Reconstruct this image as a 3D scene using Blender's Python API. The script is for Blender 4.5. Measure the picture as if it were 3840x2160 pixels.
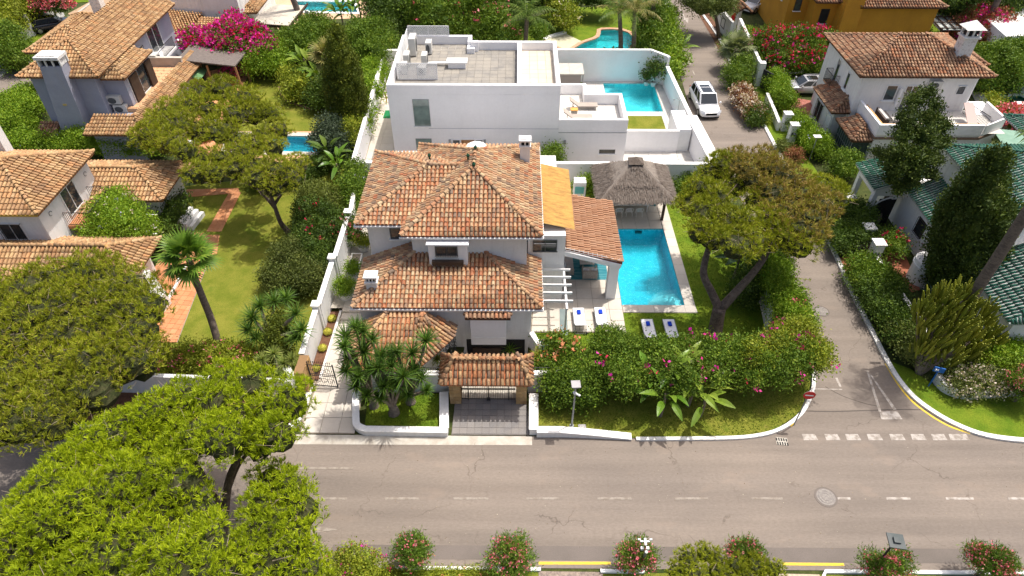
import bpy, math, random
import numpy as np
from mathutils import Vector, Matrix
RD=random.Random(11); NR=np.random.default_rng(5)
for o in list(bpy.data.objects): bpy.data.objects.remove(o)
SC=bpy.context.scene; COL=SC.collection
# ---------------- camera, sky, sun, exposure ----------------
F=2500.;TH=math.radians(42.6);PS=math.radians(.46);CH=30.
cd=bpy.data.cameras.new('camera'); cam=bpy.data.objects.new('camera',cd); COL.objects.link(cam)
cam.location=(0,0,CH); cam.rotation_euler=(math.pi/2-TH,0,PS); cd.sensor_width=36; cd.lens=F/3840*36; cd.clip_start=.5; cd.clip_end=1500
SC.camera=cam
SUNV=Vector((.32,.21,1.0)).normalized()
el=math.asin(SUNV.z); az=math.atan2(SUNV.x,SUNV.y)
W=bpy.data.worlds.new('World'); SC.world=W; W.use_nodes=True
nt=W.node_tree; nt.nodes.clear()
sk=nt.nodes.new('ShaderNodeTexSky'); sk.sky_type='NISHITA'; sk.sun_disc=False; sk.sun_elevation=el; sk.sun_rotation=az
sk.air_density=.9; sk.dust_density=6; sk.ozone_density=.3
bg=nt.nodes.new('ShaderNodeBackground'); bg.inputs[1].default_value=.15
wo=nt.nodes.new('ShaderNodeOutputWorld'); nt.links.new(sk.outputs[0],bg.inputs[0]); nt.links.new(bg.outputs[0],wo.inputs[0])
sd=bpy.data.lights.new('sun','SUN'); sd.energy=3.7; sd.angle=math.radians(.55); sd.color=(1,.955,.89)
sun=bpy.data.objects.new('sun',sd); COL.objects.link(sun); sun.rotation_euler=(-SUNV).to_track_quat('-Z','Y').to_euler(); sun.location=(20,10,60)
SC.view_settings.view_transform='Standard'; SC.view_settings.look='None'; SC.view_settings.exposure=.28; SC.view_settings.gamma=1
SC.render.engine='CYCLES'
SC.cycles.max_bounces=6; SC.cycles.transparent_max_bounces=6
# ---------------- where a point of the photograph lies in the world ----------------
_r=(math.cos(PS),math.sin(PS),0);_f=(-math.sin(PS)*math.cos(TH),math.cos(PS)*math.cos(TH),-math.sin(TH));_u=(-math.sin(PS)*math.sin(TH),math.cos(PS)*math.sin(TH),math.cos(TH))
def ray(px,py):
    a=(px-1920)/F;b=(1080-py)/F
    return [_r[i]*a+_u[i]*b+_f[i] for i in range(3)]
def P(px,py,z=0.):
    d=ray(px,py);t=(z-CH)/d[2];return Vector((d[0]*t,d[1]*t,z))
def D(x,y,z=0.): return P(x*1.4907,y*1.4907,z)
def D2(x,y,z=0.): q=D(x,y,z); return (q.x,q.y)
def PYY(px,py,Y):
    d=ray(px,py);t=Y/d[1];return Vector((d[0]*t,Y,CH+d[2]*t))
CAMP=Vector((0,0,CH))
# ---------------- materials ----------------
def s(r,g,b,k=.75):
    f=lambda c:(c/255/12.92 if c<=10 else ((c/255+.055)/1.055)**2.4)
    return (f(r)*k,f(g)*k,f(b)*k,1)
def N(t,k,**kw):
    n=t.nodes.new(k)
    for a,b in kw.items(): setattr(n,a,b)
    return n
def mixc(t,fac,a,b,mode='MIX'):
    n=N(t,'ShaderNodeMix',data_type='RGBA',blend_type=mode)
    for i,x in ((0,fac),(6,a),(7,b)):
        if hasattr(x,'default_value') or hasattr(x,'links'): t.links.new(x,n.inputs[i])
        else: n.inputs[i].default_value=x
    return n.outputs[2]
def noise(t,vec,scale,detail=4,rough=.55,dist=0):
    n=N(t,'ShaderNodeTexNoise'); n.inputs['Scale'].default_value=scale; n.inputs['Detail'].default_value=detail; n.inputs['Roughness'].default_value=rough; n.inputs['Distortion'].default_value=dist
    t.links.new(vec,n.inputs['Vector']); return n.outputs[0]
def ramp(t,fac,stops,interp='LINEAR'):
    n=N(t,'ShaderNodeValToRGB'); n.color_ramp.interpolation=interp; e=n.color_ramp.elements
    while len(e)<len(stops): e.new(.5)
    for k,(p,c) in enumerate(stops): e[k].position=p; e[k].color=c if len(c)==4 else (*c,1)
    t.links.new(fac,n.inputs[0]); return n.outputs[0]
def math2(t,op,a,b=0.):
    n=N(t,'ShaderNodeMath',operation=op)
    for i,x in ((0,a),(1,b)):
        if isinstance(x,(int,float)): n.inputs[i].default_value=x
        else: t.links.new(x,n.inputs[i])
    return n.outputs[0]
def g(v): return (v,v,v,1)
def mat(name,c1,c2=None,rough=.8,ns=2.,lo=.38,hi=.62,bump=0,bs=30,isl=None,spec=.3,trans=0,metal=0,spots=None,fine=.12,fs=25,coat=0,stretch=None,island_amt=1.):
    m=bpy.data.materials.new(name); m.use_nodes=True; t=m.node_tree; b=t.nodes['Principled BSDF']
    geo=N(t,'ShaderNodeNewGeometry'); pos=geo.outputs['Position']
    if stretch:
        mp=N(t,'ShaderNodeMapping'); mp.inputs['Scale'].default_value=stretch; t.links.new(pos,mp.inputs[0]); pos=mp.outputs[0]
    col=None
    if isl:
        oi=N(t,'ShaderNodeObjectInfo')
        fr=math2(t,'FRACT',math2(t,'ADD',geo.outputs['Random Per Island'],oi.outputs['Random']))
        n=len(isl); col=ramp(t,fr,[((i+.5)/n,c) for i,c in enumerate(isl)])
    if col is None: col=mixc(t,0.,c1,c1)
    if c2 is not None:
        f=ramp(t,noise(t,pos,ns),[(lo,g(0)),(hi,g(1))])
        if isl: f2=math2(t,'MULTIPLY',f,.6); col=mixc(t,f2,col,c2)
        else: col=mixc(t,f,c1,c2)
    if fine:
        f=ramp(t,noise(t,pos,fs,5,.7),[(.3,g(1-fine*1.6)),(.7,g(1+fine))]); col=mixc(t,1.,col,f,'MULTIPLY')
    if spots:
        for sc,th,cc,am in spots:
            f=ramp(t,noise(t,pos,sc,3,.6),[(th,g(0)),(min(th+.07,1),g(am))]); col=mixc(t,f,col,cc)
    t.links.new(col,b.inputs['Base Color']); b.inputs['Roughness'].default_value=rough; b.inputs['Specular IOR Level'].default_value=spec; b.inputs['Metallic'].default_value=metal
    if coat: b.inputs['Coat Weight'].default_value=coat; b.inputs['Coat Roughness'].default_value=.05
    if bump:
        bn=N(t,'ShaderNodeBump'); bn.inputs['Strength'].default_value=bump; bn.inputs['Distance'].default_value=.03
        t.links.new(noise(t,pos,bs,6,.6),bn.inputs['Height']); t.links.new(bn.outputs[0],b.inputs['Normal'])
    if trans:
        tr=N(t,'ShaderNodeBsdfTranslucent'); t.links.new(mixc(t,1.,col,(1.15,1.2,.5,1),'MULTIPLY'),tr.inputs[0]); ms=N(t,'ShaderNodeMixShader'); ms.inputs[0].default_value=trans
        t.links.new(b.outputs[0],ms.inputs[1]); t.links.new(tr.outputs[0],ms.inputs[2]); t.links.new(ms.outputs[0],t.nodes['Material Output'].inputs[0])
    return m
# ---------------- objects ----------------
ORG={}
def link(o,parent=None):
    COL.objects.link(o)
    if parent is not None: o.parent=parent; ORG[o]=ORG.get(parent,Vector((0,0,0)))
def tag(o,label=None,cat=None,group=None,kind=None):
    if label: o['label']=label
    if cat: o['category']=cat
    if group: o['group']=group
    if kind: o['kind']=kind
    return o
def thing(name,label,cat,loc,rz=0,group=None):
    o=bpy.data.objects.new(name,None); o.empty_display_size=.3; COL.objects.link(o); o.location=loc; o.rotation_euler=(0,0,rz)
    ORG[o]=Vector(loc); return tag(o,label,cat,group)
class MB:
    def __init__(s): s.v=[];s.f=[];s.mi=[]
    def add(s,v,f,mi=0):
        n=len(s.v); s.v+=[tuple(p) for p in v]; s.f+=[tuple(i+n for i in q) for q in f]; s.mi+=[mi]*len(f); return s
    def box(s,x0,x1,y0,y1,z0,z1,mi=0):
        return s.add([(x,y,z) for z in (z0,z1) for x,y in ((x0,y0),(x1,y0),(x1,y1),(x0,y1))],[(0,3,2,1),(4,5,6,7),(0,1,5,4),(1,2,6,5),(2,3,7,6),(3,0,4,7)],mi)
    def obox(s,c,sx,sy,z0,z1,rz=0,mi=0):
        ca,sa=math.cos(rz),math.sin(rz); pts=[(c[0]+ca*a-sa*b,c[1]+sa*a+ca*b) for a,b in ((-sx/2,-sy/2),(sx/2,-sy/2),(sx/2,sy/2),(-sx/2,sy/2))]
        return s.prism(pts,z0,z1,mi)
    def prism(s,poly,z0,z1,mi=0):
        poly=[(p[0],p[1]) for p in poly]; n=len(poly)
        ar=sum(poly[i][0]*poly[(i+1)%n][1]-poly[(i+1)%n][0]*poly[i][1] for i in range(n))
        if ar<0: poly=poly[::-1]
        v=[(x,y,z0) for x,y in poly]+[(x,y,z1) for x,y in poly]
        return s.add(v,[tuple(range(n-1,-1,-1)),tuple(range(n,2*n))]+[(i,(i+1)%n,n+(i+1)%n,n+i) for i in range(n)],mi)
    def tube(s,pts,rad,n=6,mi=0,cap=True):
        pts=[Vector(p) for p in pts]; rings=[]; m=len(pts)
        if isinstance(rad,(int,float)): rad=[rad]*m
        up=None
        for i,p in enumerate(pts):
            d=(pts[min(i+1,m-1)]-pts[max(i-1,0)]).normalized()
            a=d.orthogonal().normalized() if up is None else (up-d*up.dot(d)).normalized()
            up=a; b=d.cross(a)
            rings+=[p+(a*math.cos(6.2832*k/n)+b*math.sin(6.2832*k/n))*rad[i] for k in range(n)]
        f=[(i*n+k,i*n+(k+1)%n,(i+1)*n+(k+1)%n,(i+1)*n+k) for i in range(m-1) for k in range(n)]
        if cap: f+=[tuple(range(n-1,-1,-1)),tuple(range((m-1)*n,m*n))]
        return s.add(rings,f,mi)
    def beam(s,a,b,w,h,mi=0):
        a=Vector(a);b=Vector(b);d=(b-a).normalized(); up=Vector((0,0,1)) if abs(d.z)<.95 else Vector((0,1,0))
        x=d.cross(up).normalized(); y=x.cross(d).normalized(); v=[]
        for p in (a,b):
            for i,j in ((-1,-1),(1,-1),(1,1),(-1,1)): v.append(p+x*(i*w/2)+y*(j*h/2))
        return s.add(v,[(0,1,2,3),(7,6,5,4),(0,4,5,1),(1,5,6,2),(2,6,7,3),(3,7,4,0)],mi)
    def ball(s,c,r,n=8,m=6,sz=1.,mi=0):
        v=[(c[0],c[1],c[2]-r*sz)];
        for i in range(1,m):
            ph=math.pi*i/m-math.pi/2
            v+=[(c[0]+r*math.cos(ph)*math.cos(6.2832*k/n),c[1]+r*math.cos(ph)*math.sin(6.2832*k/n),c[2]+r*sz*math.sin(ph)) for k in range(n)]
        v.append((c[0],c[1],c[2]+r*sz)); e=len(v)-1
        f=[(0,1+(k+1)%n,1+k) for k in range(n)]+[(e,1+(m-2)*n+k,1+(m-2)*n+(k+1)%n) for k in range(n)]
        f+=[(1+i*n+k,1+i*n+(k+1)%n,1+(i+1)*n+(k+1)%n,1+(i+1)*n+k) for i in range(m-2) for k in range(n)]
        return s.add(v,f,mi)
    def lathe(s,c,prof,n=12,mi=0):
        v=[];m=len(prof)
        for r,z in prof: v+=[(c[0]+r*math.cos(6.2832*k/n),c[1]+r*math.sin(6.2832*k/n),c[2]+z) for k in range(n)]
        f=[(i*n+k,i*n+(k+1)%n,(i+1)*n+(k+1)%n,(i+1)*n+k) for i in range(m-1) for k in range(n)]+[tuple(range(n-1,-1,-1)),tuple(range((m-1)*n,m*n))]
        return s.add(v,f,mi)
    def poly(s,pts,mi=0): return s.add(pts,[tuple(range(len(pts)))],mi)
    def slab(s,pts,th,mi=0):   # a tilted polygon with thickness below it
        n=len(pts); top=[Vector(p) for p in pts]; bot=[p-Vector((0,0,th)) for p in top]
        nn=sum(((top[i].x*top[(i+1)%n].y-top[(i+1)%n].x*top[i].y) for i in range(n)))
        if nn<0: top=top[::-1];bot=bot[::-1]
        return s.add(top+bot,[tuple(range(n)),tuple(range(2*n-1,n-1,-1))]+[(i,n+i,n+(i+1)%n,(i+1)%n) for i in range(n)],mi)
    def build(s,name,m,parent=None,smooth=False,kind=None,bevel=0,local=False,label=None):
        me=bpy.data.meshes.new(name); v=np.array(s.v,dtype=float)
        o=bpy.data.objects.new(name,me); link(o,parent)
        if not local:
            if parent is not None: off=ORG[parent]
            else:
                off=Vector(((v[:,0].min()+v[:,0].max())/2,(v[:,1].min()+v[:,1].max())/2,v[:,2].min())); o.location=off; ORG[o]=Vector(off)
            v=v-np.array(off)
        me.from_pydata(v.tolist(),[],s.f)
        for mm in (m if isinstance(m,(list,tuple)) else [m]): me.materials.append(mm)
        if isinstance(m,(list,tuple)): me.polygons.foreach_set('material_index',s.mi)
        if smooth: me.polygons.foreach_set('use_smooth',[True]*len(me.polygons))
        if bevel:
            b=o.modifiers.new('bevel','BEVEL'); b.width=bevel; b.segments=2; b.limit_method='ANGLE'
        if kind: o['kind']=kind
        if label: o['label']=label
        return o
def npmesh(name,V,Fc,m,parent=None,mi=None,smooth=False,kind=None,local=False,label=None):
    """V (n,3), Fc (k,c) all faces with c corners"""
    V=np.asarray(V,dtype=np.float32); Fc=np.asarray(Fc,dtype=np.int32)
    me=bpy.data.meshes.new(name); o=bpy.data.objects.new(name,me); link(o,parent)
    if not local:
        if parent is not None: off=ORG[parent]
        else:
            off=Vector((float(V[:,0].mean()),float(V[:,1].mean()),float(V[:,2].min()))); o.location=off; ORG[o]=Vector(off)
        V=V-np.array(off,dtype=np.float32)
    c=Fc.shape[1]; k=len(Fc)
    me.vertices.add(len(V)); me.vertices.foreach_set('co',V.ravel()); me.loops.add(k*c); me.loops.foreach_set('vertex_index',Fc.ravel())
    me.polygons.add(k); me.polygons.foreach_set('loop_start',np.arange(0,k*c,c,dtype=np.int32)); me.polygons.foreach_set('loop_total',np.full(k,c,dtype=np.int32))
    for mm in (m if isinstance(m,(list,tuple)) else [m]): me.materials.append(mm)
    if mi is not None: me.polygons.foreach_set('material_index',np.asarray(mi,dtype=np.int32))
    me.polygons.foreach_set('use_smooth',[smooth]*k)
    me.update(calc_edges=True)
    if kind: o['kind']=kind
    if label: o['label']=label
    return o
def inst(name,me,M4,parent,label=None):
    o=bpy.data.objects.new(name,me); COL.objects.link(o); o.parent=parent; ORG[o]=ORG[parent]
    q=M4.copy(); q.translation=q.translation-ORG[parent]; o.matrix_local=q
    return o
def clip(poly,x0,x1,y0,y1):
    for ax,val,sg in ((0,x0,1),(0,x1,-1),(1,y0,1),(1,y1,-1)):
        out=[]; n=len(poly)
        for i in range(n):
            a=poly[i];b=poly[(i+1)%n]; da=(a[ax]-val)*sg; db=(b[ax]-val)*sg
            if da>=0: out.append(a)
            if (da>0 and db<0) or (da<0 and db>0):
                t=da/(da-db); out.append((a[0]+(b[0]-a[0])*t,a[1]+(b[1]-a[1])*t))
        poly=out
        if len(poly)<3: return []
    return poly
def inpoly(x,y,poly):
    c=False;n=len(poly)
    for i in range(n):
        x1,y1=poly[i][0],poly[i][1];x2,y2=poly[(i+1)%n][0],poly[(i+1)%n][1]
        if (y1>y)!=(y2>y) and x<(x2-x1)*(y-y1)/(y2-y1)+x1: c=not c
    return c
def paving(polys,z,sx,sy,gap,m,parent,rz=0,th=.05,limit=300,name='paving_slab',stag=0,jz=.002,exclude=None):
    """separate slabs laid in a grid over polygons (clipped at the edges)"""
    ca,sa=math.cos(rz),math.sin(rz); cells=[]
    for poly in polys:
        lp=[(p[0]*ca+p[1]*sa,-p[0]*sa+p[1]*ca) for p in poly]
        a0=min(p[0] for p in lp);a1=max(p[0] for p in lp);b0=min(p[1] for p in lp);b1=max(p[1] for p in lp); j=0; b=b0
        while b<b1:
            a=a0-(stag*sx if j%2 else 0)
            while a<a1:
                c=clip(lp,a+gap/2,a+sx-gap/2,b+gap/2,b+sy-gap/2)
                if c:
                    mx=sum(q[0] for q in c)/len(c);my=sum(q[1] for q in c)/len(c)
                    w=(mx*ca-my*sa,mx*sa+my*ca)
                    if not(exclude and exclude(w)): cells.append(([(q[0]*ca-q[1]*sa,q[0]*sa+q[1]*ca) for q in c],w))
                a+=sx
            b+=sy;j+=1
    cells.sort(key=lambda c:(Vector((*c[1],z))-CAMP).length)
    for c,w in cells[:limit]:
        q=MB().prism(c,z-th,z+RD.uniform(-jz,jz)); q.build(name,m,parent)
    if len(cells)>limit:
        q=MB()
        for c,w in cells[limit:]: q.prism(c,z-th,z+RD.uniform(-jz,jz))
        q.build(name+'_field',m,parent,kind='stuff')
def sheet(name,pts,z,m,th=None,parent=None,kind='structure'):
    q=MB().poly([(p[0],p[1],z) for p in pts]) if th is None else MB().prism(pts,z-th,z)
    n=len(pts); ar=sum(pts[i][0]*pts[(i+1)%n][1]-pts[(i+1)%n][0]*pts[i][1] for i in range(n))
    if th is None and ar<0: q.f=[q.f[0][::-1]]
    return q.build(name,m,parent,kind=kind if parent is None else None)
def strip(path,w,closed=False):
    """polygon outline of a band of width w along a path"""
    L=[];R_=[];n=len(path)
    for i in range(n):
        a=Vector(path[max(i-1,0)][:2]);b=Vector(path[min(i+1,n-1)][:2]); d=(b-a).normalized(); nn=Vector((-d.y,d.x))*w/2; p=Vector(path[i][:2])
        L.append(p+nn);R_.append(p-nn)
    return L,R_
def band(mb,path,w,z0,z1,mi=0):
    """wall / kerb of width w following a path, z may be list"""
    L,R_=strip(path,w); n=len(path)
    zz=z1 if isinstance(z1,(list,tuple)) else [z1]*n
    v=[]
    for i in range(n): v+=[(L[i].x,L[i].y,z0),(R_[i].x,R_[i].y,z0),(R_[i].x,R_[i].y,zz[i]),(L[i].x,L[i].y,zz[i])]
    f=[(3,2,1,0),(4*n-4,4*n-3,4*n-2,4*n-1)]
    for i in range(n-1):
        a=4*i;b=a+4
        for k in range(4): f.append((a+k,a+(k+1)%4,b+(k+1)%4,b+k))
    mb.add(v,f,mi); return mb
def smoothpath(pts,k=4):
    out=[];n=len(pts)
    for i in range(n-1):
        p0=pts[max(i-1,0)];p1=pts[i];p2=pts[i+1];p3=pts[min(i+2,n-1)]
        for j in range(k):
            t=j/k; out.append(tuple(.5*((2*b)+(-a+c)*t+(2*a-5*b+4*c-d)*t*t+(-a+3*b-3*c+d)*t**3) for a,b,c,d in zip(p0,p1,p2,p3)))
    out.append(tuple(pts[-1])); return out
# ---------------- tiled roofs ----------------
def tile_mesh(name,m,w=.20,L=.42,taper=.82,h=.112,n=5):
    v=[];
    for y,k,dz in ((0,1.,.055),(L,taper,.0)):
        for rr,hh in ((1.,1.),(.8,.78)):
            for i in range(n+1):
                a=math.pi*i/n; v.append((-math.cos(a)*w/2*k*rr,y,math.sin(a)*h*k*hh+dz))
    q=n+1; f=[(i,i+1,2*q+i+1,2*q+i) for i in range(n)]+[(q+i,q+i+1,i+1,i) for i in range(n)]
    me=bpy.data.meshes.new(name); me.from_pydata(v,[],f); me.materials.append(m); me.polygons.foreach_set('use_smooth',[True]*n+[False]*n)
    return me,np.array(v),f
class Roofs:
    """collects the tiles of one building; the 300 nearest become objects, the rest one part"""
    def __init__(s,house): s.h=house; s.t=[]
    def face(s,pts,slab,tm,sp=.245,row=.30,edge=0.02):
        P_=[Vector(p) for p in pts]; c=sum(P_,Vector())/len(P_); nn=Vector()
        for i in range(len(P_)):
            a=P_[i]-c;b=P_[(i+1)%len(P_)]-c; nn+=a.cross(b)
        nn.normalize()
        if nn.z<0: nn=-nn
        dn=Vector((nn.x,nn.y,0))
        if dn.length<1e-4: dn=Vector((0,-1,0))
        hor=Vector((-dn.y,dn.x,0)).normalized(); up=nn.cross(hor).normalized()
        if up.z<0: up=-up; hor=-hor
        lp=[((p-c).dot(hor),(p-c).dot(up)) for p in P_]; n=len(lp)
        a0=min(p[0] for p in lp);a1=max(p[0] for p in lp); k=int((a1-a0)/sp); off=(a1-a0-k*sp)/2
        for i in range(k+1):
            a=a0+off+i*sp
            if i==0: a+=.04
            if i==k: a-=.04
            xs=[]
            for j in range(n):
                x1,y1=lp[j];x2,y2=lp[(j+1)%n]
                if (x1>a)!=(x2>a): xs.append(y1+(a-x1)*(y2-y1)/(x2-x1))
            xs.sort()
            for t0,t1 in zip(xs[::2],xs[1::2]):
                b=t0-.05
                while b<t1-.10:
                    R3=Matrix((hor*RD.uniform(.95,1.05),up,nn)).transposed()
                    R3=R3@Matrix.Rotation(RD.gauss(0,.025),3,'Z')
                    pos=c+hor*(a+RD.gauss(0,.008))+up*b+nn*(.01+RD.gauss(0,.004)); l=min(1.,(t1-b)/row+.35)
                    M=R3.to_4x4()@Matrix.Diagonal((1,l,1,1)); M.translation=pos; s.t.append((M,slab,tm)); b+=row
    def ridge(s,a,b,slab,tm,row=.36,k=1.25,dz=.05):
        a=Vector(a);b=Vector(b)
        if a.z>b.z: a,b=b,a
        d=(b-a); L=d.length; d.normalize(); x=d.cross(Vector((0,0,1))).normalized(); z=x.cross(d).normalized(); t=-.05
        while t<L-.05:
            R3=Matrix((x*k,d,z*k)).transposed()@Matrix.Rotation(RD.gauss(0,.03),3,'Z'); M=R3.to_4x4(); M.translation=a+d*t+z*(dz+RD.gauss(0,.006)); s.t.append((M,slab,tm)); t+=row
    def finish(s,limit=300):
        s.t.sort(key=lambda q:(q[0].translation-CAMP).length)
        for M,sl,(me,v,f) in s.t[:limit]: inst('roof_tile',me,M,sl)
        rest=s.t[limit:]
        if rest:
            by={}
            for M,sl,tm in rest: by.setdefault(id(tm[0]),(tm,[]))[1].append(M)
            V=[];Fs=[];MI=[];ms=[];off=0
            for k,(tm,Ms) in by.items():
                A=np.array([np.array(M) for M in Ms]); v=np.c_[tm[1],np.ones(len(tm[1]))]
                W_=np.einsum('nij,kj->nki',A,v)[:,:,:3]; V.append(W_.reshape(-1,3)); nf=np.array(tm[2]); nv=len(tm[1])
                Fs.append((nf[None]+np.arange(len(Ms))[:,None,None]*nv+off).reshape(-1,4)); MI+=[len(ms)]*(len(Ms)*len(nf)); off+=len(Ms)*nv; ms.append(tm[0].materials[0])
            npmesh('roof_tile_rows',np.concatenate(V),np.concatenate(Fs),ms,s.h,mi=MI,kind='stuff')
def hip(x0,x1,y0,y1,ze,m,T=None,gable=''):
    """faces and ridge lines of a hipped roof over a rectangle; T maps (x,y,z) to the world"""
    w=x1-x0;d=y1-y0; T=T or (lambda p:Vector(p)); h=min(w,d)/2*m
    if w>=d:
        r0=(x0+(0 if 'w' in gable else d/2),(y0+y1)/2,ze+h); r1=(x1-(0 if 'e' in gable else d/2),(y0+y1)/2,ze+h)
        fs=[[(x0,y0,ze),(x1,y0,ze),r1,r0],[(x1,y1,ze),(x0,y1,ze),r0,r1]]
        if 'w' not in gable: fs.append([(x0,y1,ze),(x0,y0,ze),r0])
        if 'e' not in gable: fs.append([(x1,y0,ze),(x1,y1,ze),r1])
        rl=[(r0,r1)]+([((x0,y0,ze),r0),((x0,y1,ze),r0)] if 'w' not in gable else [])+([((x1,y0,ze),r1),((x1,y1,ze),r1)] if 'e' not in gable else [])
    else:
        r0=((x0+x1)/2,y0+(0 if 's' in gable else w/2),ze+h); r1=((x0+x1)/2,y1-(0 if 'n' in gable else w/2),ze+h)
        fs=[[(x1,y0,ze),(x1,y1,ze),r1,r0],[(x0,y1,ze),(x0,y0,ze),r0,r1]]
        if 's' not in gable: fs.append([(x0,y0,ze),(x1,y0,ze),r0])
        if 'n' not in gable: fs.append([(x1,y1,ze),(x0,y1,ze),r1])
        rl=[(r0,r1)]+([((x0,y0,ze),r0),((x1,y0,ze),r0)] if 's' not in gable else [])+([((x0,y1,ze),r1),((x1,y1,ze),r1)] if 'n' not in gable else [])
    return [[T(p) for p in f] for f in fs],[(T(a),T(b)) for a,b in rl]
def roof_part(house,RF,faces,ridges,m_slab,tm,sp=.245,row=.30,th=.12,skip=()):
    q=MB()
    for f in faces: q.slab(f,th)
    sl=q.build('roof',m_slab,house)
    for i,f in enumerate(faces):
        if i in skip: continue
        RF.face(f,sl,tm,sp,row)
    for a,b in ridges: RF.ridge(a,b,sl,tm)
    return sl
# ---------------- shared materials ----------------
WALL=mat('white_render',(.80,.795,.78,1),(.74,.73,.71,1),rough=.85,ns=.7,lo=.35,hi=.7,fine=.03,fs=6,bump=.05,bs=60,spots=[(1.3,.66,(.6,.57,.52,1),.35)])
WALLM=mat('smooth_white_render',(.86,.85,.85,1),(.82,.81,.81,1),rough=.8,ns=.5,fine=.02,fs=5)
CAP=mat('white_coping',(.86,.855,.83,1),(.76,.74,.70,1),rough=.8,ns=3,lo=.5,hi=.75,fine=.05,fs=12)
CAPO=mat('old_white_paint',(.80,.79,.76,1),(.50,.47,.42,1),rough=.85,ns=5,lo=.5,hi=.72,fine=.1,fs=20,spots=[(14,.62,(.25,.23,.2,1),.6)])
GREYW=mat('blue_grey_render',(.37,.38,.45,1),(.33,.34,.41,1),rough=.85,ns=.8,fine=.04,fs=8)
ORANGE=mat('ochre_render',(.62,.30,.03,1),(.52,.24,.025,1),rough=.85,ns=.7,lo=.3,hi=.7,fine=.05,fs=8)
ASPH=mat('asphalt',(.228,.190,.157,1),(.192,.162,.137,1),rough=.9,ns=.22,lo=.35,hi=.65,fine=.10,fs=9,bump=.25,bs=60,spots=[(.5,.60,(.25,.20,.16,1),.45),(5,.71,(.17,.15,.13,1),.5),(30,.72,(.12,.10,.09,1),.55),(23,.74,(.5,.46,.4,1),.5)],stretch=(.6,1.4,1))
def asphalt_wear(m):
    t=m.node_tree; b=t.nodes['Principled BSDF']; col=b.inputs['Base Color'].links[0].from_socket; geo=N(t,'ShaderNodeNewGeometry'); pos=geo.outputs['Position']
    nz=N(t,'ShaderNodeTexNoise'); nz.inputs['Scale'].default_value=1.3; nz.inputs['Detail'].default_value=5; t.links.new(pos,nz.inputs['Vector'])
    vm=N(t,'ShaderNodeVectorMath',operation='MULTIPLY_ADD'); t.links.new(nz.outputs['Color'],vm.inputs[0]); vm.inputs[1].default_value=(1.6,1.6,0); t.links.new(pos,vm.inputs[2])
    vo=N(t,'ShaderNodeTexVoronoi',feature='DISTANCE_TO_EDGE'); vo.inputs['Scale'].default_value=.22; t.links.new(vm.outputs[0],vo.inputs['Vector'])
    cr=ramp(t,vo.outputs['Distance'],[(.0,g(1)),(.008,g(0))]); mk=ramp(t,noise(t,pos,.35,2),[(.48,g(0)),(.6,g(.75))]); f=mixc(t,1.,cr,mk,'MULTIPLY')
    c2=mixc(t,f,col,(.10,.08,.065,1))
    mp=N(t,'ShaderNodeMapping'); mp.inputs['Scale'].default_value=(.05,1.1,1); t.links.new(pos,mp.inputs[0]); tk=ramp(t,noise(t,mp.outputs[0],1.0,3),[(.35,g(.88)),(.65,g(1.08))]); c3=mixc(t,1.,c2,tk,'MULTIPLY')
    sp=ramp(t,noise(t,pos,55,2,.5),[(.27,g(1)),(.31,g(0))]); c4=mixc(t,mixc(t,1.,sp,g(.5),'MULTIPLY'),c3,(.09,.07,.06,1)); t.links.new(c4,b.inputs['Base Color'])
asphalt_wear(ASPH)
PAINT=mat('worn_white_marking',(.44,.40,.36,1),(.26,.225,.19,1),rough=.8,ns=3.5,lo=.42,hi=.62,fine=.12,fs=30)
FADED=mat('faded_white_marking',(.30,.265,.225,1),(.22,.185,.15,1),rough=.85,ns=3.5,lo=.4,hi=.6,fine=.1,fs=30)
YPAINT=mat('yellow_marking',(.72,.50,.05,1),(.55,.38,.10,1),rough=.75,ns=4,lo=.5,hi=.75,fine=.1,fs=30)
KERB=mat('kerb_stone',(.48,.45,.40,1),(.36,.33,.28,1),rough=.9,ns=3,fine=.1)
CONC=mat('pale_concrete',(.50,.47,.41,1),(.40,.36,.30,1),rough=.9,ns=2,fine=.08)
LAWN=mat('lawn',(.135,.165,.018,1),(.215,.215,.034,1),rough=.95,ns=.9,lo=.35,hi=.65,fine=.28,fs=22,bump=.6,bs=35,spec=.1,spots=[(.45,.60,(.075,.13,.010,1),.6),(.8,.66,(.26,.20,.06,1),.45),(9,.66,(.06,.10,.008,1),.6)])
LAWND=mat('lush_lawn',(.10,.17,.012,1),(.16,.215,.018,1),rough=.95,ns=1.1,lo=.35,hi=.65,fine=.28,fs=22,bump=.6,bs=35,spec=.1,spots=[(9,.64,(.05,.10,.008,1),.6)])
EARTH=mat('garden_earth',(.10,.062,.038,1),(.15,.10,.06,1),rough=.95,ns=1.5,fine=.25,fs=10,bump=.5,bs=20,spots=[(3,.6,(.05,.07,.02,1),.6)])
BED=mat('planting_bed_earth',(.13,.062,.035,1),(.17,.085,.05,1),rough=.95,ns=4,fine=.2,fs=20,bump=.5)
UNDER=mat('ground_cover',(.035,.055,.010,1),(.07,.08,.02,1),rough=.95,ns=1.2,fine=.3,fs=12,bump=.6,bs=12)
PAVE=mat('cream_paving',(.58,.53,.455,1),(.50,.45,.385,1),rough=.7,ns=1.2,fine=.04,fs=10,isl=[(.57,.525,.455,1),(.53,.485,.415,1),(.60,.555,.48,1),(.55,.505,.435,1)])
PAVEG=mat('grey_roof_paver',(.3,.28,.25,1),(.34,.31,.26,1),rough=.85,ns=1.2,fine=.08,fs=12,isl=[(.22,.208,.19,1),(.25,.235,.21,1),(.27,.25,.22,1),(.235,.22,.195,1),(.30,.275,.235,1)])
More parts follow.
